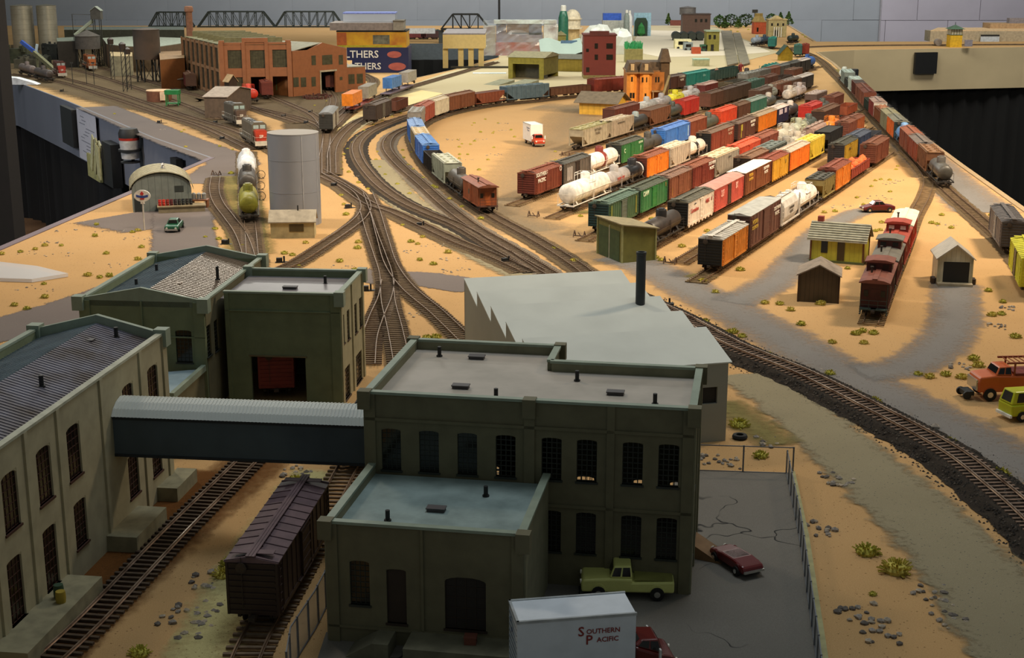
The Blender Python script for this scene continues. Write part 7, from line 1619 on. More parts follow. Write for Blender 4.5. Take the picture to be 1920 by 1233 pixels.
# ---------------------------------------------------------------- left aisle: items on the grey fascia, stools, dark post
w0, w1 = G(130, 190), G(215, 226); w2_, w3_ = G(215, 226), G(290, 258)
onfascia('black_throttle_panel', 'tall black panel on the grey fascia left of the paper', 'panel', w0, w1, 130, 151, 196, 262, paint('121212', .5))
t, s0, s1, zb, zt_ = onfascia('track_diagram_sheet', 'white paper with a hand-drawn diagram hanging on the grey fascia', 'paper', w0, w1, 153, 188, 203, 290, paint('B9B6BC', .8, wear=.04), .1, 1.4)
rnd = random.Random(4)
for k in range(12):
    z = zt_ - (zt_ - zb) * (.12 + .07 * k); a = rnd.uniform(.1, .5); put(MB().box(s0 + (s1 - s0) * a, s0 + (s1 - s0) * min(.95, a + rnd.uniform(.15, .5)), -1.56, -1.5, z, z + .12), 'pencil_line', paint('4a4a52'), t)
t, s0, s1, zb, zt_ = onfascia('card_box', 'black box holding yellowish car cards on the grey fascia', 'card box', w2_, w3_, 217, 234, 262, 338, paint('151515', .5), 2.5)
for k in range(3): put(MB().box(s0 - 3.4 + k * 1.2, s0 - 2.4 + k * 1.2, -4.6, -4.4 + k * .1, zb + 2 - k * .6, zt_ - 1 - k * .4), 'car_card', paint('B5AE80', .7), t)
t, s0, s1, zb, zt_ = onfascia('card_bundle', 'bundle of pale yellow cards clipped below the hanging paper', 'cards', w0, w1, 176, 198, 285, 326, paint('A39C64', .7), .8)
s_, zc = onwall(269, 262, w2_, w3_); a_, _ = frame_of(w2_, w3_); cxy = vec(w2_, *axes(a_), s_, -3.4); _, zt2 = onwall(269, 240, w2_, w3_); _, zb2 = onwall(269, 294, w2_, w3_)
t = thing('travel_mug', 'white travel mug with red stripe and black lid in a holder on the fascia', 'mug', (cxy[0], cxy[1], zb2))
hh = zt2 - zb2; put(MB().lathe([(2.0, 0), (2.35, hh * .62)], 24), 'cup_body', paint('B8B4B0', .4), t, True); put(MB().lathe([(2.37, hh * .62), (2.4, hh * .7)], 24), 'red_stripe', paint('a02a1c', .4), t, True); put(MB().lathe([(2.4, hh * .7), (2.45, hh * .85), (2.0, hh), (.2, hh)], 24), 'lid', BLACK, t, True)
t = thing('mug_holder', 'black wire holder under the white travel mug', 'holder', (cxy[0], cxy[1], zb2)); put(MB().lathe([(2.5, hh * .25), (2.65, hh * .25), (2.65, hh * .32), (2.5, hh * .32)], 20), 'ring', BLACK, t); put(MB().box(-.2, .2, 1.5, 3.2, -1, hh * .4).lathe([(2.3, -1), (2.3, -.7)], 16), 'bracket', BLACK, t)
onfascia('small_black_switch', 'small black switch box on the fascia above the arched warehouse', 'switch', G(290, 258), G(400, 296), 341, 352, 293, 312, BLACK)
x, y = G(2, 430, -48); t = thing('bar_stool', 'round brown stool seat in the dark aisle at left', 'stool', (x, y, -110)); put(MB().lathe([(15, 58), (16.5, 60), (16.5, 62), (15.5, 63.2), (.1, 63.5)], 32), 'seat', paint('6B4A2E', .6), t, True)
for k in range(4): an = pi / 4 + k * pi / 2; put(MB().bar((14 * cos(an), 14 * sin(an), 0), (9 * cos(an), 9 * sin(an), 58), 1.2, n=8), 'leg', paint('3a2a1c'), t)
x, y = G(1885, 236, -42); t = thing('bar_stool', 'round brown padded stool seat in the black aisle at right', 'stool', (x, y, -110)); put(MB().lathe([(20, 60), (22, 62), (22, 66), (20, 68.5), (.1, 69)], 32), 'seat', paint('8a6844', .6), t, True)
for k in range(4): an = pi / 4 + k * pi / 2; put(MB().bar((18 * cos(an), 18 * sin(an), 0), (12 * cos(an), 12 * sin(an), 60), 1.2, n=8), 'leg', paint('2a2018'), t)
yq = 262; x, _ = xz(-10, 30, yq); tag(put(MB().box(x - 9, x, yq, yq + 6, -110, 60), 'dark_post', paint('14100f', .8)), 'dark wooden post at the left edge of the picture', 'post')
# clutter between the silos and the coal elevator
ringhouse('dark_open_shed', 'dark open-sided shed with a grey roof left of the coal elevator', ((106, 71), (142, 69), (144, 76), (107, 77)), 10, paint('6d7468', .7), paint('2a241c', .9))
q = G(58, 122); t = thing('blue_loader', 'blue and white conveyor loader among dark clutter below the silos', 'loader', (q[0], q[1], 0)); BLU = paint('3a5ab0', .5)
put(MB().bar((-3, 0, 9), (3, -1, 4.5), .9), 'blue_boom', BLU, t); put(MB().bar((3.4, -1, 8), (2.4, -1, 3.5), .6), 'white_arm', paint('b8c8d0'), t); put(MB().box(-2.5, 2.5, -1.5, 1.5, 0, 4), 'base', paint('2c2e26'), t)
q = G(88, 137); tag(put(MB().bar((-6, 6, 7), (4, -2, .8), .9).box(-5, -4.4, 4.5, 5, 0, 6.5).box(-1, -.4, 1.5, 2, 0, 3.5), 'belt_conveyor', paint('6d6c50', .8), loc=(q[0], q[1], 0)), 'long grey-green belt conveyor slanting down below the silos', 'conveyor')
for k, (u, v, w_, h_, c, lab) in enumerate(((36, 118, 8, 8, '3c3e2c', 'dark olive bush-like heap at the far left'), (52, 128, 9, 5, '4a4638', 'low dark heap behind the left tank cars'), (98, 112, 7, 9, '23241f', 'tall dark machine heap right of the blue loader'), (122, 112, 5, 7, '2c2820', 'dark narrow heap under the open shed'), (80, 122, 6, 5, '5a5a4c', 'grey heap behind the conveyor'))):
    q = G(u, v); m = MB(); rnd = random.Random(k + 5)
    for i in range(26): s = rnd.uniform(.5, 1.6); m.cbox(rnd.uniform(-w_ / 2, w_ / 2), rnd.uniform(-2, 2), rnd.uniform(0, h_ * .7), s, s, s * 1.2, 0, rnd.uniform(0, 3))
    m.cbox(0, 0, 0, w_, 3.5, h_ * .7); tag(put(m, 'junk_heap', paint(c, .9, wear=.5, scale=30), loc=(q[0], q[1], 0)), lab, 'junk', None, 'stuff')
# tilted yellow car cards in the card box
for k in range(3):
    s_, zc_ = onwall(196 + 9 * k, 285 + 6 * k, w2_, w3_); a_, _ = frame_of(w2_, w3_); p_ = vec(w2_, *axes(a_), s_, -3.2 - .3 * k)
    o = put(MB().box(-1.2, 1.2, -.15, .15, -5, 5), 'yellow_car_card', paint(('B9B284', 'A8A070', 'C4BE96')[k], .7), loc=(p_[0], p_[1], zc_), rz=a_); o.rotation_euler = (0, .45, a_); tag(o, 'tilted pale yellow card leaning on the black card box, %s from left' % ORD[k], 'card')
# ---------------------------------------------------------------- road vehicles
TYRE = paint('171614', .8); CHROME = paint('c8c8c4', .25, .9, wear=.05)
def vehicle(name, label, cat, x, y, a, prof, W, c, wheels, wr=.42, glass=(), extra=(), z=.05, top_in=.25, wl=None):
    """prof: side outline (x,z); lower points are full width, cabin points (third value 1) are drawn in"""
    t = thing(name, label, cat, (x, y, z), a); cm = paint(c, .3, wear=.06)
    low = [p[:2] for p in prof if len(p) < 3]; fl = [i for i, p in enumerate(prof) if len(p) > 2]; b0, b1 = prof[fl[0] - 1], prof[(fl[-1] + 1) % len(prof)]; tops = [prof[i] for i in fl]
    o = put(MB().prism(low, -W / 2, W / 2, 'y'), 'body', cm, t); bv = o.modifiers.new('edge', 'BEVEL'); bv.width = .0016; bv.segments = 2; bv.limit_method = 'ANGLE'
    zb = min(b0[1], b1[1]); w0 = W / 2 - .1; w1 = w0 - top_in; P4 = [(b0[0], b0[1]), (tops[0][0], tops[0][1]), (tops[-1][0], tops[-1][1]), (b1[0], b1[1])]; ws = (w0, w1, w1, w0)
    if abs(tops[-1][0] - b1[0]) < .05: P4[3] = (b1[0], zb)
    vs = [(x_, -w_, z_) for (x_, z_), w_ in zip(P4, ws)] + [(x_, w_, z_) for (x_, z_), w_ in zip(P4, ws)]
    o = put(MB().add(vs, [(0, 1, 2, 3), (7, 6, 5, 4), (0, 4, 5, 1), (1, 5, 6, 2), (2, 6, 7, 3), (3, 7, 4, 0)]), 'cabin' if 'convert' not in name else 'open_cockpit', cm if 'convert' not in name else paint('1c1614'), t); bv = o.modifiers.new('edge', 'BEVEL'); bv.width = .001; bv.segments = 2
    lp = lambda a_, b_, k: tuple(a_[i_] + (b_[i_] - a_[i_]) * k for i_ in range(3))
    def pane_(A_, B_, C_, D_, n_, k0=.12, k1=.85, h0=.16, h1=.88):
        q = [lp(lp(A_, D_, k), lp(B_, C_, k), h) for k, h in ((k0, h0), (k0, h1), (k1, h1), (k1, h0))]
        put(MB().add([tuple(p_[i_] + n_[i_] * .025 for i_ in range(3)) for p_ in q], [(0, 1, 2, 3)]), 'window', GLASS, t)
    mid = lambda a_, b_: lp(a_, b_, .5)
    for s_ in (0, 4):
        ny = (0, -1 if s_ == 0 else 1, 0)
        if abs(P4[1][0] - P4[2][0]) > .9:
            pane_(vs[s_], vs[s_ + 1], mid(vs[s_ + 1], vs[s_ + 2]), mid(vs[s_], vs[s_ + 3]), ny, .15, .92); pane_(mid(vs[s_], vs[s_ + 3]), mid(vs[s_ + 1], vs[s_ + 2]), vs[s_ + 2], vs[s_ + 3], ny, .08, .85)
        else: pane_(vs[s_], vs[s_ + 1], vs[s_ + 2], vs[s_ + 3], ny)
    pane_(vs[0], vs[1], vs[5], vs[4], (1, 0, .3), .08, .92); pane_(vs[3], vs[2], vs[6], vs[7], (-1, 0, .3), .15, .85)
    xf = max(p[0] for p in low); zf = [p[1] for p in low if p[0] == xf][-1]
    for s in (-1, 1):
        put(MB().lathe([(.17, xf - .06), (.17, xf + .04), (.05, xf + .06)], 10, (0, s * (W / 2 - .35), zf), ax='x'), 'headlight', paint('e6e2d0', .2), t, True)
        for wx in wheels: put(MB().lathe([(wr - .02, -.12), (wr + .04, .0), (wr - .02, .12)], 18, (wx, s * (W / 2 - .1), wr + .2), ax='y'), 'fender', cm, t, True)
    for wx in wheels:
        for s in (-1, 1):
            w_ = put(MB().lathe([(wr * .6, -.14), (wr, -.12), (wr, .12), (wr * .6, .14)], 16, ax='y'), 'wheel', TYRE, t, True, loc=(wx, s * (W / 2 - .0), wr)); put(MB().lathe([(wr * .45, -.17), (wr * .45, .17)], 12, ax='y'), 'hubcap', CHROME, w_, True)
    for nm, b, mt in extra: put(MB().box(*b), nm, mt, t)
    return t
def vpos(u, v): return G(u, v)
SEDAN = [(-2.6, .35), (2.6, .35), (2.7, .7), (2.65, 1.0), (1.3, 1.12), (.75, 1.75, 1), (-.6, 1.8, 1), (-1.3, 1.2), (-2.4, 1.05), (-2.7, .7)]
def sidewin(W, pts): return [[(x, s * (W / 2 - .1 + .01 - (.16 if z > 1.5 else 0)), z) for x, z in pts] for s in (-1, 1)]
x, y = vpos(321, 436); vehicle('green_sedan', 'dark green old sedan parked on the road before the arched warehouse', 'car', x, y + 2.2, -pi / 2 + .05, SEDAN, 2.05, '1f5238', (-1.6, 1.6), glass=[[(1.32, -.75, 1.14), (1.32, .75, 1.14), (.8, .62, 1.7), (.8, -.62, 1.7)]] + sidewin(2.05, [(-1.0, 1.2), (1.1, 1.2), (.65, 1.65), (-.55, 1.68)]), extra=(('front_bumper', (2.65, 2.8, -.95, .95, .35, .6), CHROME),), top_in=.3)
x, y = vpos(1646, 398); vehicle('maroon_coupe', 'maroon old coupe parked on the dirt behind the yard office', 'car', x, y + .5, pi + .12, [(-2.7, .35), (2.7, .35), (2.75, .8), (1.2, 1.2), (.6, 1.85, 1), (-.5, 1.85, 1), (-1.2, 1.25), (-2.7, 1.0)], 2.1, '5c1a1a', (-1.7, 1.7), glass=[[(1.22, -.7, 1.22), (1.22, .7, 1.22), (.65, .6, 1.8), (.65, -.6, 1.8)]] + sidewin(2.1, [(-.9, 1.28), (.95, 1.28), (.5, 1.72), (-.45, 1.72)]), extra=(('front_bumper', (2.7, 2.85, -.95, .95, .35, .6), CHROME),), top_in=.3)
x, y = vpos(1362, 1068); vehicle('red_convertible', 'small dark red open sports car on the paved lot', 'car', x + .7, y + .4, -pi / 2 + .45 + pi / 1.0, [(-2.0, .3), (2.0, .3), (2.1, .6), (1.9, .8), (.7, .95), (.45, .8, 1), (-.6, .8, 1), (-.75, 1.0), (-1.9, .85), (-2.1, .6)], 1.7, '66181a', (-1.3, 1.3), .34, glass=[[(.7, -.6, .95), (.7, .6, .95), (.45, .55, 1.35), (.45, -.55, 1.35)]], extra=(('seats', (-.6, .3, -.6, .6, .7, .85), paint('181412')), ('rear_bumper', (-2.18, -2.05, -.8, .8, .4, .55), CHROME)), top_in=.1, z=.1)
x, y = vpos(1178, 1126); vehicle('pale_pickup', 'pale yellow-green pickup truck parked against the parapet factory', 'truck', x, y + 1.0, pi - .05, [(-3.0, .5), (3.0, .5), (3.05, 1.1), (2.9, 1.35), (1.2, 1.45), (.9, 2.2, 1), (-.2, 2.25, 1), (-.3, 1.45), (-.3, 1.2), (-3.0, 1.3)], 2.15, 'D2D47e', (-1.9, 1.9), .46, glass=[[(1.18, -.75, 1.5), (1.18, .75, 1.5), (.93, .65, 2.15), (.93, -.65, 2.15)]] + sidewin(2.15, [(-.1, 1.5), (1.0, 1.5), (.8, 2.05), (-.1, 2.08)]), extra=(('bed', (-2.9, -.45, -.95, .95, 1.32, 1.36), paint('8a8a48')),), top_in=.2, z=.1)
# lettered box trucks
def boxtruck(label, x, y, a, L, boxc, cabc, z=.08, side='R', big=1, ink='8a2a22'):
    t = vehicle('box_truck', label, 'truck', x, y, a, [(L / 2 - 1.9, .5), (L / 2 + .55, .5), (L / 2 + .6, 1.2), (L / 2 + .35, 1.6), (L / 2 - .25, 1.75), (L / 2 - .5, 2.6, 1), (L / 2 - 1.5, 2.65, 1), (L / 2 - 1.9, 2.4)], 2.4, cabc, (-L / 2 + 1.7, L / 2 - .6), .55, z=z,
        glass=[[(L / 2 - .24, -.9, 1.8), (L / 2 - .24, .9, 1.8), (L / 2 - .46, .8, 2.5), (L / 2 - .46, -.8, 2.5)]] + [[(L / 2 - 1.4, s * 1.12, 1.8), (L / 2 - .5, s * 1.12, 1.8), (L / 2 - .6, s * 1.0, 2.45), (L / 2 - 1.4, s * 1.0, 2.45)] for s in (-1, 1)], extra=(('front_bumper', (L / 2 + .5, L / 2 + .7, -1.15, 1.15, .4, .7), CHROME), ('chassis', (-L / 2, L / 2 - 1, -.8, .8, .5, .9), BLACK), ('mirror', (L / 2 - .6, L / 2 - .5, -1.6, -1.35, 1.6, 2.3), paint('d8d8d4')), ('mirror', (L / 2 - .6, L / 2 - .5, 1.35, 1.6, 1.6, 2.3), paint('d8d8d4'))))
    bl = L - 2.0; put(MB().box(-L / 2, -L / 2 + bl, -1.4, 1.4, .9, 4.6), 'cargo_box', paint(boxc, .45, wear=.05), t)
    put(MB().box(-L / 2 - .04, -L / 2 + bl + .04, -1.45, -1.3, 4.5, 4.66).box(-L / 2 - .04, -L / 2 + bl + .04, 1.3, 1.45, 4.5, 4.66).box(-L / 2 - .05, -L / 2 + .1, -1.45, 1.45, 4.5, 4.66), 'roof_edge', paint('b0b4b4', .4), t)
    m = MB()
    for k in range(9): m.box(-L / 2 - .05, -L / 2, -1.25, 1.25, 1.1 + k * .37, 1.13 + k * .37)
    put(m, 'rear_door_slats', paint('8f979c', .5), t); INK = paint(ink, .5, wear=.02)
    for s in (-1, 1):
        r = (pi / 2, 0, 0 if s < 0 else pi); cx = -L / 2 + bl * .68 if s < 0 else -L / 2 + bl * .32; k = 1 if s < 0 else -1
        text(t, 'S', .7 * big, (cx - k * .86 * big, s * 1.43, 3.72), r, INK, bold=True); text(t, 'OUTHERN', .36 * big, (cx + k * .25 * big, s * 1.43, 3.7), r, INK, bold=True)
        text(t, 'P', .7 * big, (cx - k * .46 * big, s * 1.43, 3.18), r, INK, bold=True); text(t, 'ACIFIC', .36 * big, (cx + k * .48 * big, s * 1.43, 3.16), r, INK, bold=True)
    text(t, 'S', .45, (-L / 2 - .06, .5, 3.9), (pi / 2, 0, -pi / 2), paint('3a5a8a')); text(t, 'P', .45, (-L / 2 - .06, .1, 3.4), (pi / 2, 0, -pi / 2), paint('3a5a8a'))
    return t
# the truck near the camera: rear-left roof corner at (944,1136), right end of its box at (1193,1160)
r0, r1, r2 = G(970, 1166, 4.7), G(1193, 1149, 4.7), G(944, 1136, 4.7); aT = atan2(r1[1] - r0[1], r1[0] - r0[0]); LB = hypot(r1[0] - r0[0], r1[1] - r0[1]); LT = LB + 2.0
ctr = vec(r0, *axes(aT), LT / 2, 1.4)
boxtruck('white box truck with red cab and dark red lettering, nearest the camera', ctr[0], ctr[1], aT, LT, 'DCE2E8', '5e1c16', big=1.15)
x, y = vpos(1000, 275); boxtruck('small white box truck with orange-red cab on the gravel by the yard', x + .2, y + 3.5, -pi / 2 + .28, 8.0, 'E9E4DC', 'B23A1E', ink='4a5a7a')
# orange hi-rail truck and yellow van at right
x, y = vpos(1898, 752); aO = pi + .08
t = vehicle('orange_rail_truck', 'orange utility truck with ladder rack and rail wheels at the right', 'truck', x - .2, y + 1.4, aO, [(-4.6, .8), (3.2, .8), (3.3, 1.8), (3.1, 2.3), (1.6, 2.45), (1.25, 3.2, 1), (.1, 3.25, 1), (0, 2.4), (-4.6, 2.3)], 2.6, 'C8602A', (-3.0, 2.1), .62, glass=[[(1.58, -.9, 2.5), (1.58, .9, 2.5), (1.28, .8, 3.1), (1.28, -.8, 3.1)]] + [[(.2, s * 1.22, 2.5), (1.35, s * 1.22, 2.5), (1.1, s * 1.1, 3.05), (.2, s * 1.1, 3.05)] for s in (-1, 1)], extra=(('grille', (3.25, 3.4, -1.1, 1.1, 1.0, 2.0), CHROME), ('rail_wheel_frame', (3.4, 4.3, -.8, .8, .4, .8), BLACK), ('tool_box', (-4.5, -.3, -1.2, 1.2, 2.3, 2.6), paint('7a1f14'))), top_in=.2)
m = MB()
for s in (-1, 1): m.bar((-4.4, s * 1.1, 3.6), (.6, s * 1.1, 3.6), .12); m.bar((-4.2, s * 1.1, 2.3), (-4.2, s * 1.1, 3.6), .1); m.bar((-.2, s * 1.1, 2.3), (-.2, s * 1.1, 3.6), .1)
for k in range(10): m.bar((-4.3 + k * .5, -1.1, 3.6), (-4.3 + k * .5, 1.1, 3.6), .05)
put(m, 'ladder_rack', paint('9a4a24'), t)
for s in (-1, 1): put(MB().lathe([(.4, -.1), (.4, .1)], 12, (4.1, s * .8, .45), ax='y'), 'rail_wheel', BLACK, t, True)
x, y = vpos(1935, 785); vehicle('yellow_van', 'bright yellow-green delivery van cut by the right edge', 'van', x + .2, y + .6, .28, [(-2.9, .5), (2.9, .5), (2.9, 1.5), (2.6, 2.6, 1), (-2.6, 2.75, 1), (-2.95, 1.6)], 2.2, 'B9BC12', (-1.9, 1.9), .48, glass=[[(-2.87, -.85, 1.75), (-2.87, -.08, 1.75), (-2.68, -.08, 2.45), (-2.68, -.78, 2.45)], [(-2.87, .08, 1.75), (-2.87, .85, 1.75), (-2.68, .78, 2.45), (-2.68, .08, 2.45)]], extra=(('rear_bumper', (-3.1, -2.9, -1.1, 1.1, .4, .65), paint('e8e8e0')),), top_in=.15)
# ---------------------------------------------------------------- paved lot, kerb, chain fences, tyre, ramp
ASPH = ground_mat('asphalt', '807c74', '726e66', '64605a', 8, 22, 1400, .5, .0005)
nt = ASPH.node_tree; bs_ = nt.nodes['Principled BSDF']; src = bs_.inputs['Base Color'].links[0].from_socket
vr = N(nt, 'ShaderNodeTexVoronoi', i_Scale=14.0, feature='DISTANCE_TO_EDGE'); ge = N(nt, 'ShaderNodeNewGeometry'); nz = N(nt, 'ShaderNodeTexNoise', i_Scale=25.0); ad = N(nt, 'ShaderNodeVectorMath', operation='ADD'); sc_ = N(nt, 'ShaderNodeVectorMath', operation='SCALE'); sc_.inputs['Scale'].default_value = .06
nt.links.new(ge.outputs['Position'], nz.inputs['Vector']); nt.links.new(nz.outputs['Color'], sc_.inputs[0]); nt.links.new(sc_.outputs[0], ad.inputs[0]); nt.links.new(ge.outputs['Position'], ad.inputs[1]); nt.links.new(ad.outputs[0], vr.inputs['Vector'])
mk = ramp(nt, vr.outputs['Distance'], .004, .012, (1, 1, 1), (0, 0, 0)); ms = ramp(nt, noise(nt, 9, 2, .5, True), .5, .56); mu = N(nt, 'ShaderNodeMath', operation='MULTIPLY'); nt.links.new(mk, mu.inputs[0]); nt.links.new(ms, mu.inputs[1])
nt.links.new(mixrgb(nt, mu.outputs[0], src, lin('2c2c2c')), bs_.inputs['Base Color'])
lot = [G(1270, 883), G(1486, 889), G(1512, 1010), G(1546, 1233), (19.0, 60), (-12, 60), (-11.5, 80), (0, 80), (2, 92), (10, 92)]
tag(slab('paved_lot', lot, 0, .09, ASPH), kind='structure')
fl_ = [G(1486, 889), G(1512, 1010), G(1546, 1233), G(1570, 1420)]
tag(put(MB().rib(fl_, .35, (0, .3)), 'curb', paint('A39E70', .8)), 'pale concrete kerb along the right side of the paved lot', 'kerb')
def meshmat():
    m, nt, b = newmat('chain_link'); b.inputs['Base Color'].default_value = (*lin('c0c6d0'), 1); b.inputs['Metallic'].default_value = .6; b.inputs['Roughness'].default_value = .5; b.inputs['Alpha'].default_value = .42; return m
CH = meshmat(); WIRE = paint('6a6e74', .5, .5)
def fence(label, pts, h=2.3, step=3.2, film=True):
    t = thing('chain_link_fence', label, 'fence', (0, 0, 0)); A_ = arclen(pts); n = max(2, int(A_[-1] / step) + 1)
    for i in range(n + 1):
        p = at_s(pts, A_, A_[-1] * i / n); part(t, 'post', ('fp', h), lambda: MB().bar((0, 0, 0), (0, 0, h), .07, n=6), WIRE, (p[0], p[1], .05))
    for z in (.1, h - .02):
        m = MB()
        for a, b in zip(pts, pts[1:]): m.bar((a[0], a[1], z), (b[0], b[1], z), .05)
        put(m, 'rail', WIRE, t)
    if film:
        m = MB(); vs = [(p[0], p[1], .1) for p in pts] + [(p[0], p[1], h) for p in pts]; k = len(pts); m.add(vs, [(i, i + 1, k + i + 1, k + i) for i in range(k - 1)]); put(m, 'wire_mesh', CH, t)
fence('silvery chain-link fence along the right side of the paved lot', offset(fl_, -.5), 2.0, 2.6)
fence('low wire fence across the far end of the paved lot behind the stones', [G(1300, 883), G(1486, 889)], 2.3, 4.0, False)
fence('short chain-link fence between the dark boxcar and the low annex', [G(612, 1140), G(592, 1180), G(548, 1250), G(540, 1300)], 2.6, 2.5)
x, y = G(1387, 822); tag(put(MB().lathe([(.32, 0), (.6, .02), (.68, .2), (.6, .38), (.32, .4), (.32, 0)], 20), 'tyre', TYRE, loc=(x, y, 0), smooth=True), 'black truck tyre lying on the sand behind the saw-tooth works', 'tyre')
x, y = G(1330, 1040); tag(put(MB().prism([(-1.6, 0), (1.6, 0), (-1.6, 1.5)], -.9, .9, 'y'), 'wooden_ramp', paint('8a6a48', .8), loc=(x - .4, y - .2, .09), rz=-.5), 'small brown wooden ramp against the right factory wall', 'ramp')
x, y = G(50, 524); tag(slab('clear_plastic_sheet', [G(-60, 505), G(0, 497), G(70, 505), G(128, 519), G(60, 530), G(0, 528), G(-60, 525)], .05, .5, glassy((.85, .87, .9), .55, .2)), 'clear plastic lid lying on the sand at the left edge', 'lid')
x, y = G(1255, 577); tag(put(MB().cbox(0, 0, 0, 1.0, .7, .6).bar((0, 0, .5), (0, 0, 1.2), .15), 'switch_box', BLACK, loc=(x, y, 0)), 'small black switch box behind the saw-tooth roof', 'switch')
# ---------------------------------------------------------------- switch machines, bumping posts
def sw():
    m = MB(); m.cbox(0, 0, 0, 1.7, .6, .12); m.cbox(-.3, 0, .12, .8, .55, .55); m.bar((.35, 0, .1), (.35, 0, .9), .12, n=6); m.cbox(1.2, 0, .02, 1.2, .15, .08); return m
for k, (u, v, w_) in enumerate(((425, 458, 'left of the tank car siding'), (528, 492, 'on the sand behind the green factory'), (655, 390, 'inside the curve of the branch track'), (628, 350, 'beside the silver tank'), (790, 425, 'between the dark ballasted tracks'), (950, 492, 'near the end of the dark ballast'), (575, 232, 'near the passenger car'), (583, 212, 'above the passenger car'), (533, 220, 'right of the locomotives'), (418, 262, 'below the locomotives'), (300, 231, 'on the left lobe edge'), (117, 172, 'at the left end of the fascia edge'), (405, 232, 'left of the shack'), (690, 545, 'at the corner of the green factory'))):
    x, y = G(u, v); t = thing('switch_machine', 'small black switch machine ' + w_, 'switch', (x, y, 0), -.3 + .4 * (k % 3), 'black switch machines by the tracks'); part(t, 'case', 'swm', sw, BLACK)
def bump():
    m = MB()
    for y in (-.8, .8): m.bar((-.4, y, 0), (.1, y, .85), .09); m.bar((.6, y, 0), (.1, y, .85), .09)
    m.bar((.1, -.95, .1), (.1, .95, .1), .09); m.bar((.1, -.2, .1), (.1, .2, .6), .07); return m
for k, (u, v, lab) in enumerate(((1060, 294, 'in front of the long grey hoppers'), (1000, 408, 'at the end of the white tank car track'), (1086, 446, 'left of the green boxcar'), (1256, 496, 'on the empty stub beside the orange reefer'), (405, 330, 'at the end of the stub by the arched warehouse'))):
    x, y = G(u, v); t = thing('bumping_post', 'rusty bumping post ' + lab, 'bumper', (x, y, .2), pi / 2 - .43, 'bumping posts at the stub ends'); part(t, 'frame', 'bmp', bump, paint('5a4434', .8))
# ---------------------------------------------------------------- two standing figures on the yard
def figure(u, v, hcm, shirt, label, s=0.0):
    x, y = G(u, v); k = hcm / 2.2; me = D.meshes.new('body'); V = [(0, 0, 1.08), (0, 0, 1.3), (0, .02, 1.55), (0, 0, 1.78), (0, 0, 1.88), (0, 0, 2.03), (-.1, 0, 1.02), (-.12, .05, .6), (-.12, 0, .12), (-.13, -.12, .05), (.1, 0, 1.02), (.14, -.06, .6), (.15, 0, .12), (.16, -.12, .05), (-.22, 0, 1.7), (-.3, -.02, 1.4), (-.28, -.14, 1.15), (.22, 0, 1.7), (.3, -.02, 1.4), (.28, -.14, 1.15)]
    E_ = [(0, 1), (1, 2), (2, 3), (3, 4), (4, 5), (0, 6), (6, 7), (7, 8), (8, 9), (0, 10), (10, 11), (11, 12), (12, 13), (3, 14), (14, 15), (15, 16), (3, 17), (17, 18), (18, 19)]
    R = [.15, .15, .18, .15, .07, .13, .1, .075, .05, .045, .1, .075, .05, .045, .075, .055, .045, .075, .055, .045]
    me.from_pydata([(a * k * S, b * k * S, c * k * S) for a, b, c in V], E_, []); t = thing('person', label, 'person', (x, y, .0), s); o = D.objects.new('body', me); COL.objects.link(o); o.parent = t
    md = o.modifiers.new('skin', 'SKIN'); md.use_smooth_shade = True; sub = o.modifiers.new('sub', 'SUBSURF'); sub.levels = sub.render_levels = 1
    for i, sv in enumerate(me.skin_vertices[0].data): sv.radius = (R[i] * k * S, R[i] * k * S); sv.use_root = (i == 0)
    m_, nt, b = newmat('figure_paint'); tc = N(nt, 'ShaderNodeTexCoord'); sp = N(nt, 'ShaderNodeSeparateXYZ'); nt.links.new(tc.outputs['Object'], sp.inputs[0])
    z = sp.outputs[2]; legs = ramp(nt, z, 1.08 * k * S, 1.085 * k * S); nk = ramp(nt, z, 1.8 * k * S, 1.81 * k * S); hair = ramp(nt, z, 2.04 * k * S, 2.05 * k * S)
    c = mixrgb(nt, hair, mixrgb(nt, nk, mixrgb(nt, legs, lin('b08a70'), lin(shirt)), lin('c09070')), lin('1a1412')); nt.links.new(c, b.inputs['Base Color']); me.materials.append(m_)
    return t
figure(1388, 149, 6.3, '8a2a30', 'standing figure in a dark red shirt beside the long green gondola, right of two')
figure(1343, 156, 5.6, '7a4a40', 'standing figure in a brownish shirt beside the teal boxcar, left of two')
# ---------------------------------------------------------------- scrub tufts and stones
TUFT = paint('C4BC52', .95, wear=.2, scale=400, dirt='8f8a38'); TUFT2 = paint('CEC05e', .95, wear=.2, scale=400, dirt='9c903e')
def tuftfn(seed):
    def f():
        m = MB(); rnd = random.Random(seed)
        for i in range(110):
            an = rnd.uniform(0, 6.28); el = rnd.uniform(.1, 1.55); L = rnd.uniform(.6, 1.0); d = Vector((cos(an) * cos(el), sin(an) * cos(el), sin(el) * .8)); b = Vector((-sin(an), cos(an), 0)) * rnd.uniform(.03, .075)
            p = d * .12; q = d * L; m.add([p - b * .7, p + b * .7, q + b, q - b], [(0, 1, 2, 3)]); c = b.cross(d).normalized() * .05; m.add([q * .55 - c, q * .55 + c, q * 1.03 + c, q * 1.03 - c], [(0, 1, 2, 3)])
        m.lathe([(.55, 0), (.6, .2), (.42, .45), (.05, .55)], 9); return m
    return f
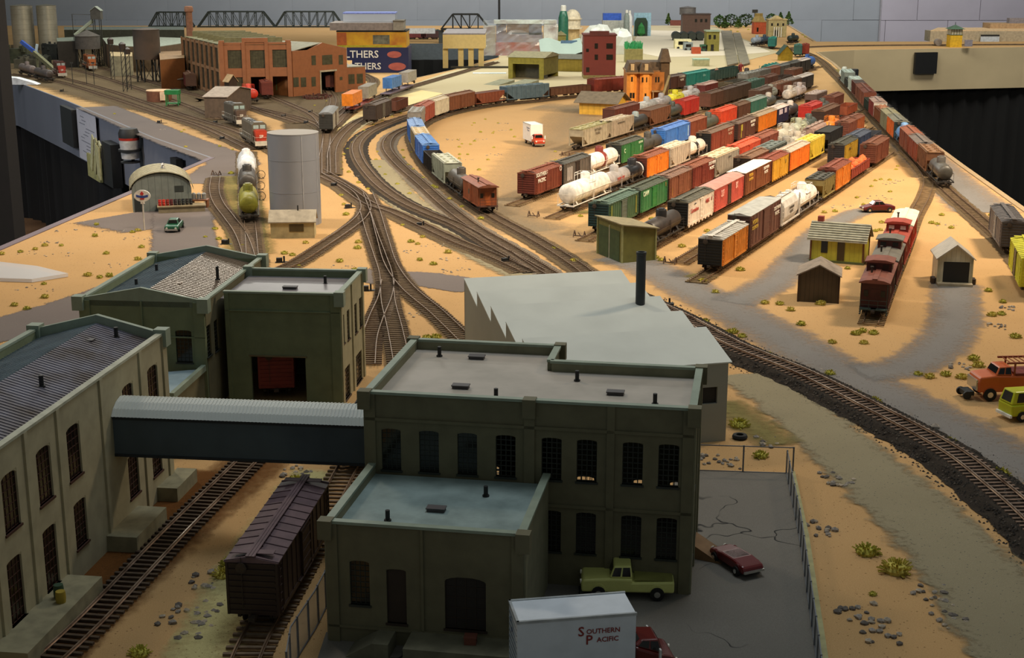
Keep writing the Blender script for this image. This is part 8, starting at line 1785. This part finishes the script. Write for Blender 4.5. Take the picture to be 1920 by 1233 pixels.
AREAS = (
 ('on sand by the oval sign', ((181, 422, 1), (178, 443, 1.1), (258, 433, 1.0), (248, 436, .9), (84, 461, 1), (115, 461, .8), (66, 468, .9), (38, 473, .9), (3, 477, 1), (200, 476, 1), (266, 464, 1), (258, 487, 1.1), (165, 517, 1.2), (187, 521, 1), (205, 518, 1.2), (27, 573, 1), (50, 580, 1), (84, 558, 1.1), (83, 533, .8))),
 ('near the arched warehouse', ((348, 276, .9), (340, 248, .8), (412, 275, .9), (436, 281, .7), (434, 326, 1.3), (403, 430, 1), (410, 449, 1), (340, 340, .7), (455, 462, .8), (385, 445, .7))),
 ('on sand before the silver tank', ((640, 367, .9), (645, 384, .9), (649, 403, 1.2), (573, 456, 1), (533, 476, 1.1), (548, 479, 1), (672, 455, 1.1), (671, 466, 1.2), (637, 491, 1.2), (665, 507, 1), (800, 636, 1.3), (817, 634, 1.3), (560, 500, .8))),
 ('on sand right of the lead tracks', ((770, 454, 1.1), (783, 458, .8), (792, 445, .9), (840, 474, 1.2), (787, 488, 1), (812, 496, 1.1), (755, 423, .8), (700, 392, .6))),
 ('in the strip between the curved tracks', ((640, 305, .7), (645, 290, .8), (652, 280, .8), (660, 268, .7), (670, 256, .7), (683, 245, .8), (700, 234, .8), (716, 226, .7), (735, 219, .7), (752, 213, .7), (775, 205, .7), (640, 318, .8), (654, 323, .9), (672, 343, .9), (690, 355, .8), (708, 285, .7), (705, 300, .8), (712, 314, .8), (722, 328, .8), (745, 346, .9), (768, 364, .9), (722, 268, .7), (735, 250, .7), (752, 240, .7), (755, 282, .8), (757, 296, .8), (765, 310, .8), (774, 318, .8), (793, 334, .8), (812, 350, 1), (817, 353, 1.2), (843, 374, 1), (866, 388, .8), (902, 411, 1.2), (772, 286, .7), (768, 270, .7))),
 ('on sand inside the curved train', ((889, 231, .7), (910, 224, .7), (934, 231, .6), (901, 248, .9), (924, 250, .7), (958, 244, .8), (965, 257, .8), (890, 265, .8), (861, 276, .8), (866, 270, .6), (882, 271, .7), (862, 290, .8), (877, 290, .7), (861, 297, .7), (926, 277, .7), (915, 300, .8), (898, 319, .9), (1041, 285, .8), (1042, 301, .7), (885, 235, .5), (926, 247, .5), (858, 262, .5))),
 ('in the gravel by the yard throat', ((1043, 468, 1.1), (1039, 466, .9), (1077, 491, 1.3), (1088, 406, .9), (1222, 411, .9), (1230, 484, 1.0), (1326, 434, 1), (1328, 438, .8), (1278, 463, 1.2), (1239, 489, 1.1), (1387, 507, 1.3), (1317, 529, 1.3), (1341, 549, 1.1))),
 ('around the small sheds', ((1434, 569, 1.1), (1462, 571, 1.1), (1482, 582, 1.1), (1502, 609, 1.2), (1539, 571, 1.3), (1545, 399, 1), (1565, 397, 1), (1513, 396, .8), (1619, 384, .8), (1653, 418, 1), (1666, 415, 1.1), (1642, 434, 1), (1650, 432, .9), (1589, 504, .9), (1560, 643, 1.0))),
 ('at the end of the caboose string', ((1606, 627, 1.2), (1618, 622, 1.1), (1637, 626, 1.2), (1620, 644, 1))),
 ('on sand right of the cabooses', ((1607, 371, .8), (1634, 350, .8), (1641, 339, .8), (1652, 337, .8), (1668, 338, .8), (1680, 318, .8), (1683, 312, .7), (1669, 360, .8), (1747, 419, 1.1), (1766, 404, 1), (1784, 428, 1), (1757, 421, .9), (1890, 391, .9), (1858, 404, .9), (1853, 546, 1.1), (1880, 567, 1), (1860, 592, 1.2), (1877, 590, 1.1), (1903, 633, 1.3), (1826, 674, 1.3), (1833, 687, 1.4), (1721, 703, 1), (1743, 708, 1.2), (1774, 704, 1.2), (1803, 709, 1.2))),
 ('along the black ballasted curve', ((1362, 626, 1.1), (1375, 624, 1.3), (1391, 632, 1.1), (1321, 605, 1.2), (1441, 668, 1.2), (1507, 696, 1.1), (1556, 702, 1.2), (1606, 743, 1.4), (1640, 757, 1.6), (1778, 832, 1.5), (1876, 893, 1.7), (1385, 800, 1.9), (1427, 857, 1.4))),
 ('on the dark sand at bottom right', ((1624, 1038, 1.8), (1680, 1072, 2.2), (1637, 1115, .6))),
 ('in the alley beside the dark boxcar', ((556, 908, 1.8), (430, 1060, 1.4), (420, 1082, 1.6), (263, 1228, 1.4))),
 ('on the sand of the left lobe', ((345, 244, .7), (215, 214, .8), (495, 209, .7), (515, 217, .7), (533, 213, .6), (406, 205, .7), (540, 195, .6), (590, 198, .7), (612, 190, .6))),
 ('on the far village sand', ((1370, 58, 1), (1383, 60, 1), (1403, 56, 1), (1490, 68, 1), (1505, 66, 1), (1500, 76, 1), (1510, 70, 1), (1395, 52, 1), (1455, 52, 1))))
for lab, pts in AREAS:
    pts = sorted(pts, key=lambda p: -p[1]); nb = (len(pts) + 7) // 8; bn = ('nearest', 'second', 'third', 'fourth', 'fifth')
    per = (len(pts) + nb - 1) // nb; pts = [q + (c // per,) for c, q in enumerate(pts)]; pts = sorted(pts, key=lambda p: (p[3], p[0]))
    for i, (u, v, s, ck) in enumerate(pts):
        x, y = G(u, v); k = (u * 7 + v * 3) % 3; s = s * (.8 if v > 140 else 1.2) * .8
        o = part(None, 'scrub_tuft', ('tuft', k), tuftfn(k + 11), TUFT if k else TUFT2, (x, y, .0), rot=(0, 0, (u * 13 + v) % 6)); o.scale = (s, s, s * .9)
        tag(o, 'scrub tuft %s from left%s %s' % (ORD[i - ck * per], ', %s bunch' % bn[ck] if nb > 1 else '', lab), 'plant', 'scrub tufts ' + lab)
STN = [paint('948b80', .9, wear=.35, scale=120), paint('a89a86', .9, wear=.35, scale=120), paint('6a625a', .9, wear=.3, scale=120)]
def stonefn(seed):
    def f():
        import bmesh
        b = bmesh.new(); bmesh.ops.create_icosphere(b, subdivisions=1, radius=.5); rnd = random.Random(seed); m = MB()
        vs = [(v.co.x * rnd.uniform(.75, 1.25), v.co.y * rnd.uniform(.7, 1.2), max(-.1, v.co.z * rnd.uniform(.5, .9)) + .1) for v in b.verts]; m.add(vs, [tuple(q.index for q in f_.verts) for f_ in b.faces]); b.free(); return m
    return f
PILES = ((355, 1148, 2.4, 7, 'in the sand alley, nearest the camera'), (350, 1172, 2.0, 8, 'in the alley below the middle of the dark boxcar'), (395, 1088, 1.6, 9, 'left of the dark boxcar end'), (560, 885, 1.6, 7, 'behind the dark boxcar'), (470, 1015, 1.2, 5, 'beside the long siding'), (1350, 868, 2.0, 11, 'behind the low wire fence'), (1570, 898, 1.6, 10, 'right of the paved lot corner'), (1543, 992, 1.4, 7, 'beside the chain-link fence'), (1605, 1148, 1.9, 8, 'at the bottom right near the fence'), (1640, 1185, 1.8, 8, 'at the very bottom right of the fence'), (1750, 1115, 1.7, 7, 'below the black ballast curve'), (1775, 1160, 1.4, 5, 'in the gravel at bottom right'), (1437, 830, 1.3, 6, 'near the tyre'), (1799, 688, 1.4, 5, 'beyond the orange truck'), (1870, 612, 1.4, 6, 'right of the engine shed'), (1890, 578, 1.2, 5, 'at the right edge by the grey boxcar'), (1488, 682, 1.2, 2, 'beside the main track'), (1590, 730, 1.2, 4, 'near the bend of the main track'), (1738, 807, 1.2, 2, 'beside the ballast near the road'))
for k, (u, v, sp_, n, lab) in enumerate(PILES):
    x, y = G(u, v); t = thing('stone_cluster', 'cluster of small grey stones ' + lab, 'stones', (x, y, 0)); rnd = random.Random(k + 50)
    for j in range(n * 2 if n > 2 else n):
        big = (n == 2 and j == 0); s = rnd.uniform(.28, .62) * (1.9 if big else 1); o = part(t, 'stone', ('stone', j % 4), stonefn(j % 4 + 3), STN[(j + k) % 3], (rnd.uniform(-sp_, sp_) * .8, rnd.uniform(-sp_, sp_), 0), rot=(0, 0, rnd.uniform(0, 6))); o.scale = (s, s, s)
FARP = ((205, 434, 2), (260, 446, 1.5), (160, 418, 1.5), (205, 497, 2), (125, 433, 1.5), (112, 477, 1.5), (95, 455, 1.2), (55, 474, 1.2), (70, 541, 2), (310, 243, 1), (480, 285, 1.5), (690, 460, 1.2), (645, 500, 1.3), (815, 460, 1.5), (775, 472, 1.5), (850, 487, 1.4), (840, 508, 1.2), (800, 595, 2), (785, 585, 1.5), (870, 505, 1), (942, 232, 1.5), (905, 262, 1.5), (925, 290, 1.5), (945, 245, 1.2), (850, 262, 1.5), (875, 300, 1.2), (1640, 370, 2), (1655, 373, 1.5), (1575, 388, 1.5), (1590, 385, 1.5), (1678, 340, 1.5), (1775, 420, 1.8), (1670, 345, 1), (590, 480, 1), (675, 330, 1), (745, 365, 1), (700, 325, 1), (690, 505, 1.5), (1545, 695, 1))
for k, (u, v, sp_) in enumerate(FARP):
    x, y = G(u, v); m = MB(); rnd = random.Random(k)
    for j in range(9):
        f_ = stonefn(j % 4)(); s = rnd.uniform(.15, .42); dx, dy = rnd.uniform(-1, 1) * sp_ * 1.3, rnd.uniform(-1, 1) * sp_ * .9
        m.add([(a * s + dx, b * s + dy, c * s) for a, b, c in f_.v], f_.f)
    tag(put(m, 'pebbles', STN[k % 2], loc=(x, y, 0)), 'scattered small grey pebbles on the layout sand', 'pebbles', 'pebble scatters', 'stuff')
# loose ballast stones along the near curve
P, A_, _ = TRACKS['K1']; m = MB(); rnd = random.Random(77)
for i in range(5200):
    s = rnd.uniform(0, A_[-1]); p = at_s(P, A_, s); q = at_s(P, A_, s + .5); l = hypot(q[0] - p[0], q[1] - p[1]) or 1; side = rnd.choice((-1, 1)); o_ = side * (rnd.uniform(1.4, 3.0) if rnd.random() < .85 else rnd.uniform(3.0, 3.9)); zz = .58 if abs(o_) < 1.9 else max(.0, .62 - (abs(o_) - 1.9) * .55)
    if rnd.random() < .35: o_ = rnd.uniform(-1.4, 1.4); zz = .6
    x, y = p[0] - (q[1] - p[1]) / l * o_, p[1] + (q[0] - p[0]) / l * o_; r = rnd.uniform(.06, .15); a = rnd.uniform(0, 6.28)
    m.add([(x + r * cos(a + t_), y + r * sin(a + t_), zz) for t_ in (0, 1.6, 3.1, 4.7)] + [(x + rnd.uniform(-.04, .04), y, zz + r)], [(0, 1, 4), (1, 2, 4), (2, 3, 4), (3, 0, 4)], rnd.choice((0, 0, 1)))
tag(put(m, 'ballast_stones', [paint('2e2924', .9, wear=.3, scale=300), paint('5a5046', .9, wear=.3, scale=300)]), 'loose black ballast stones along the near curved track', 'ballast', kind='stuff')
x, y = G(45, 158); tag(put(MB().prism([(-7, 0), (5, 0), (3, .8), (-2, 2.2), (-6, 2.5)], -2, 2, 'y'), 'white_cloth', paint('d8dce0', .8), loc=(x, y, .05)), 'crumpled white cloth at the far left table edge', 'cloth')
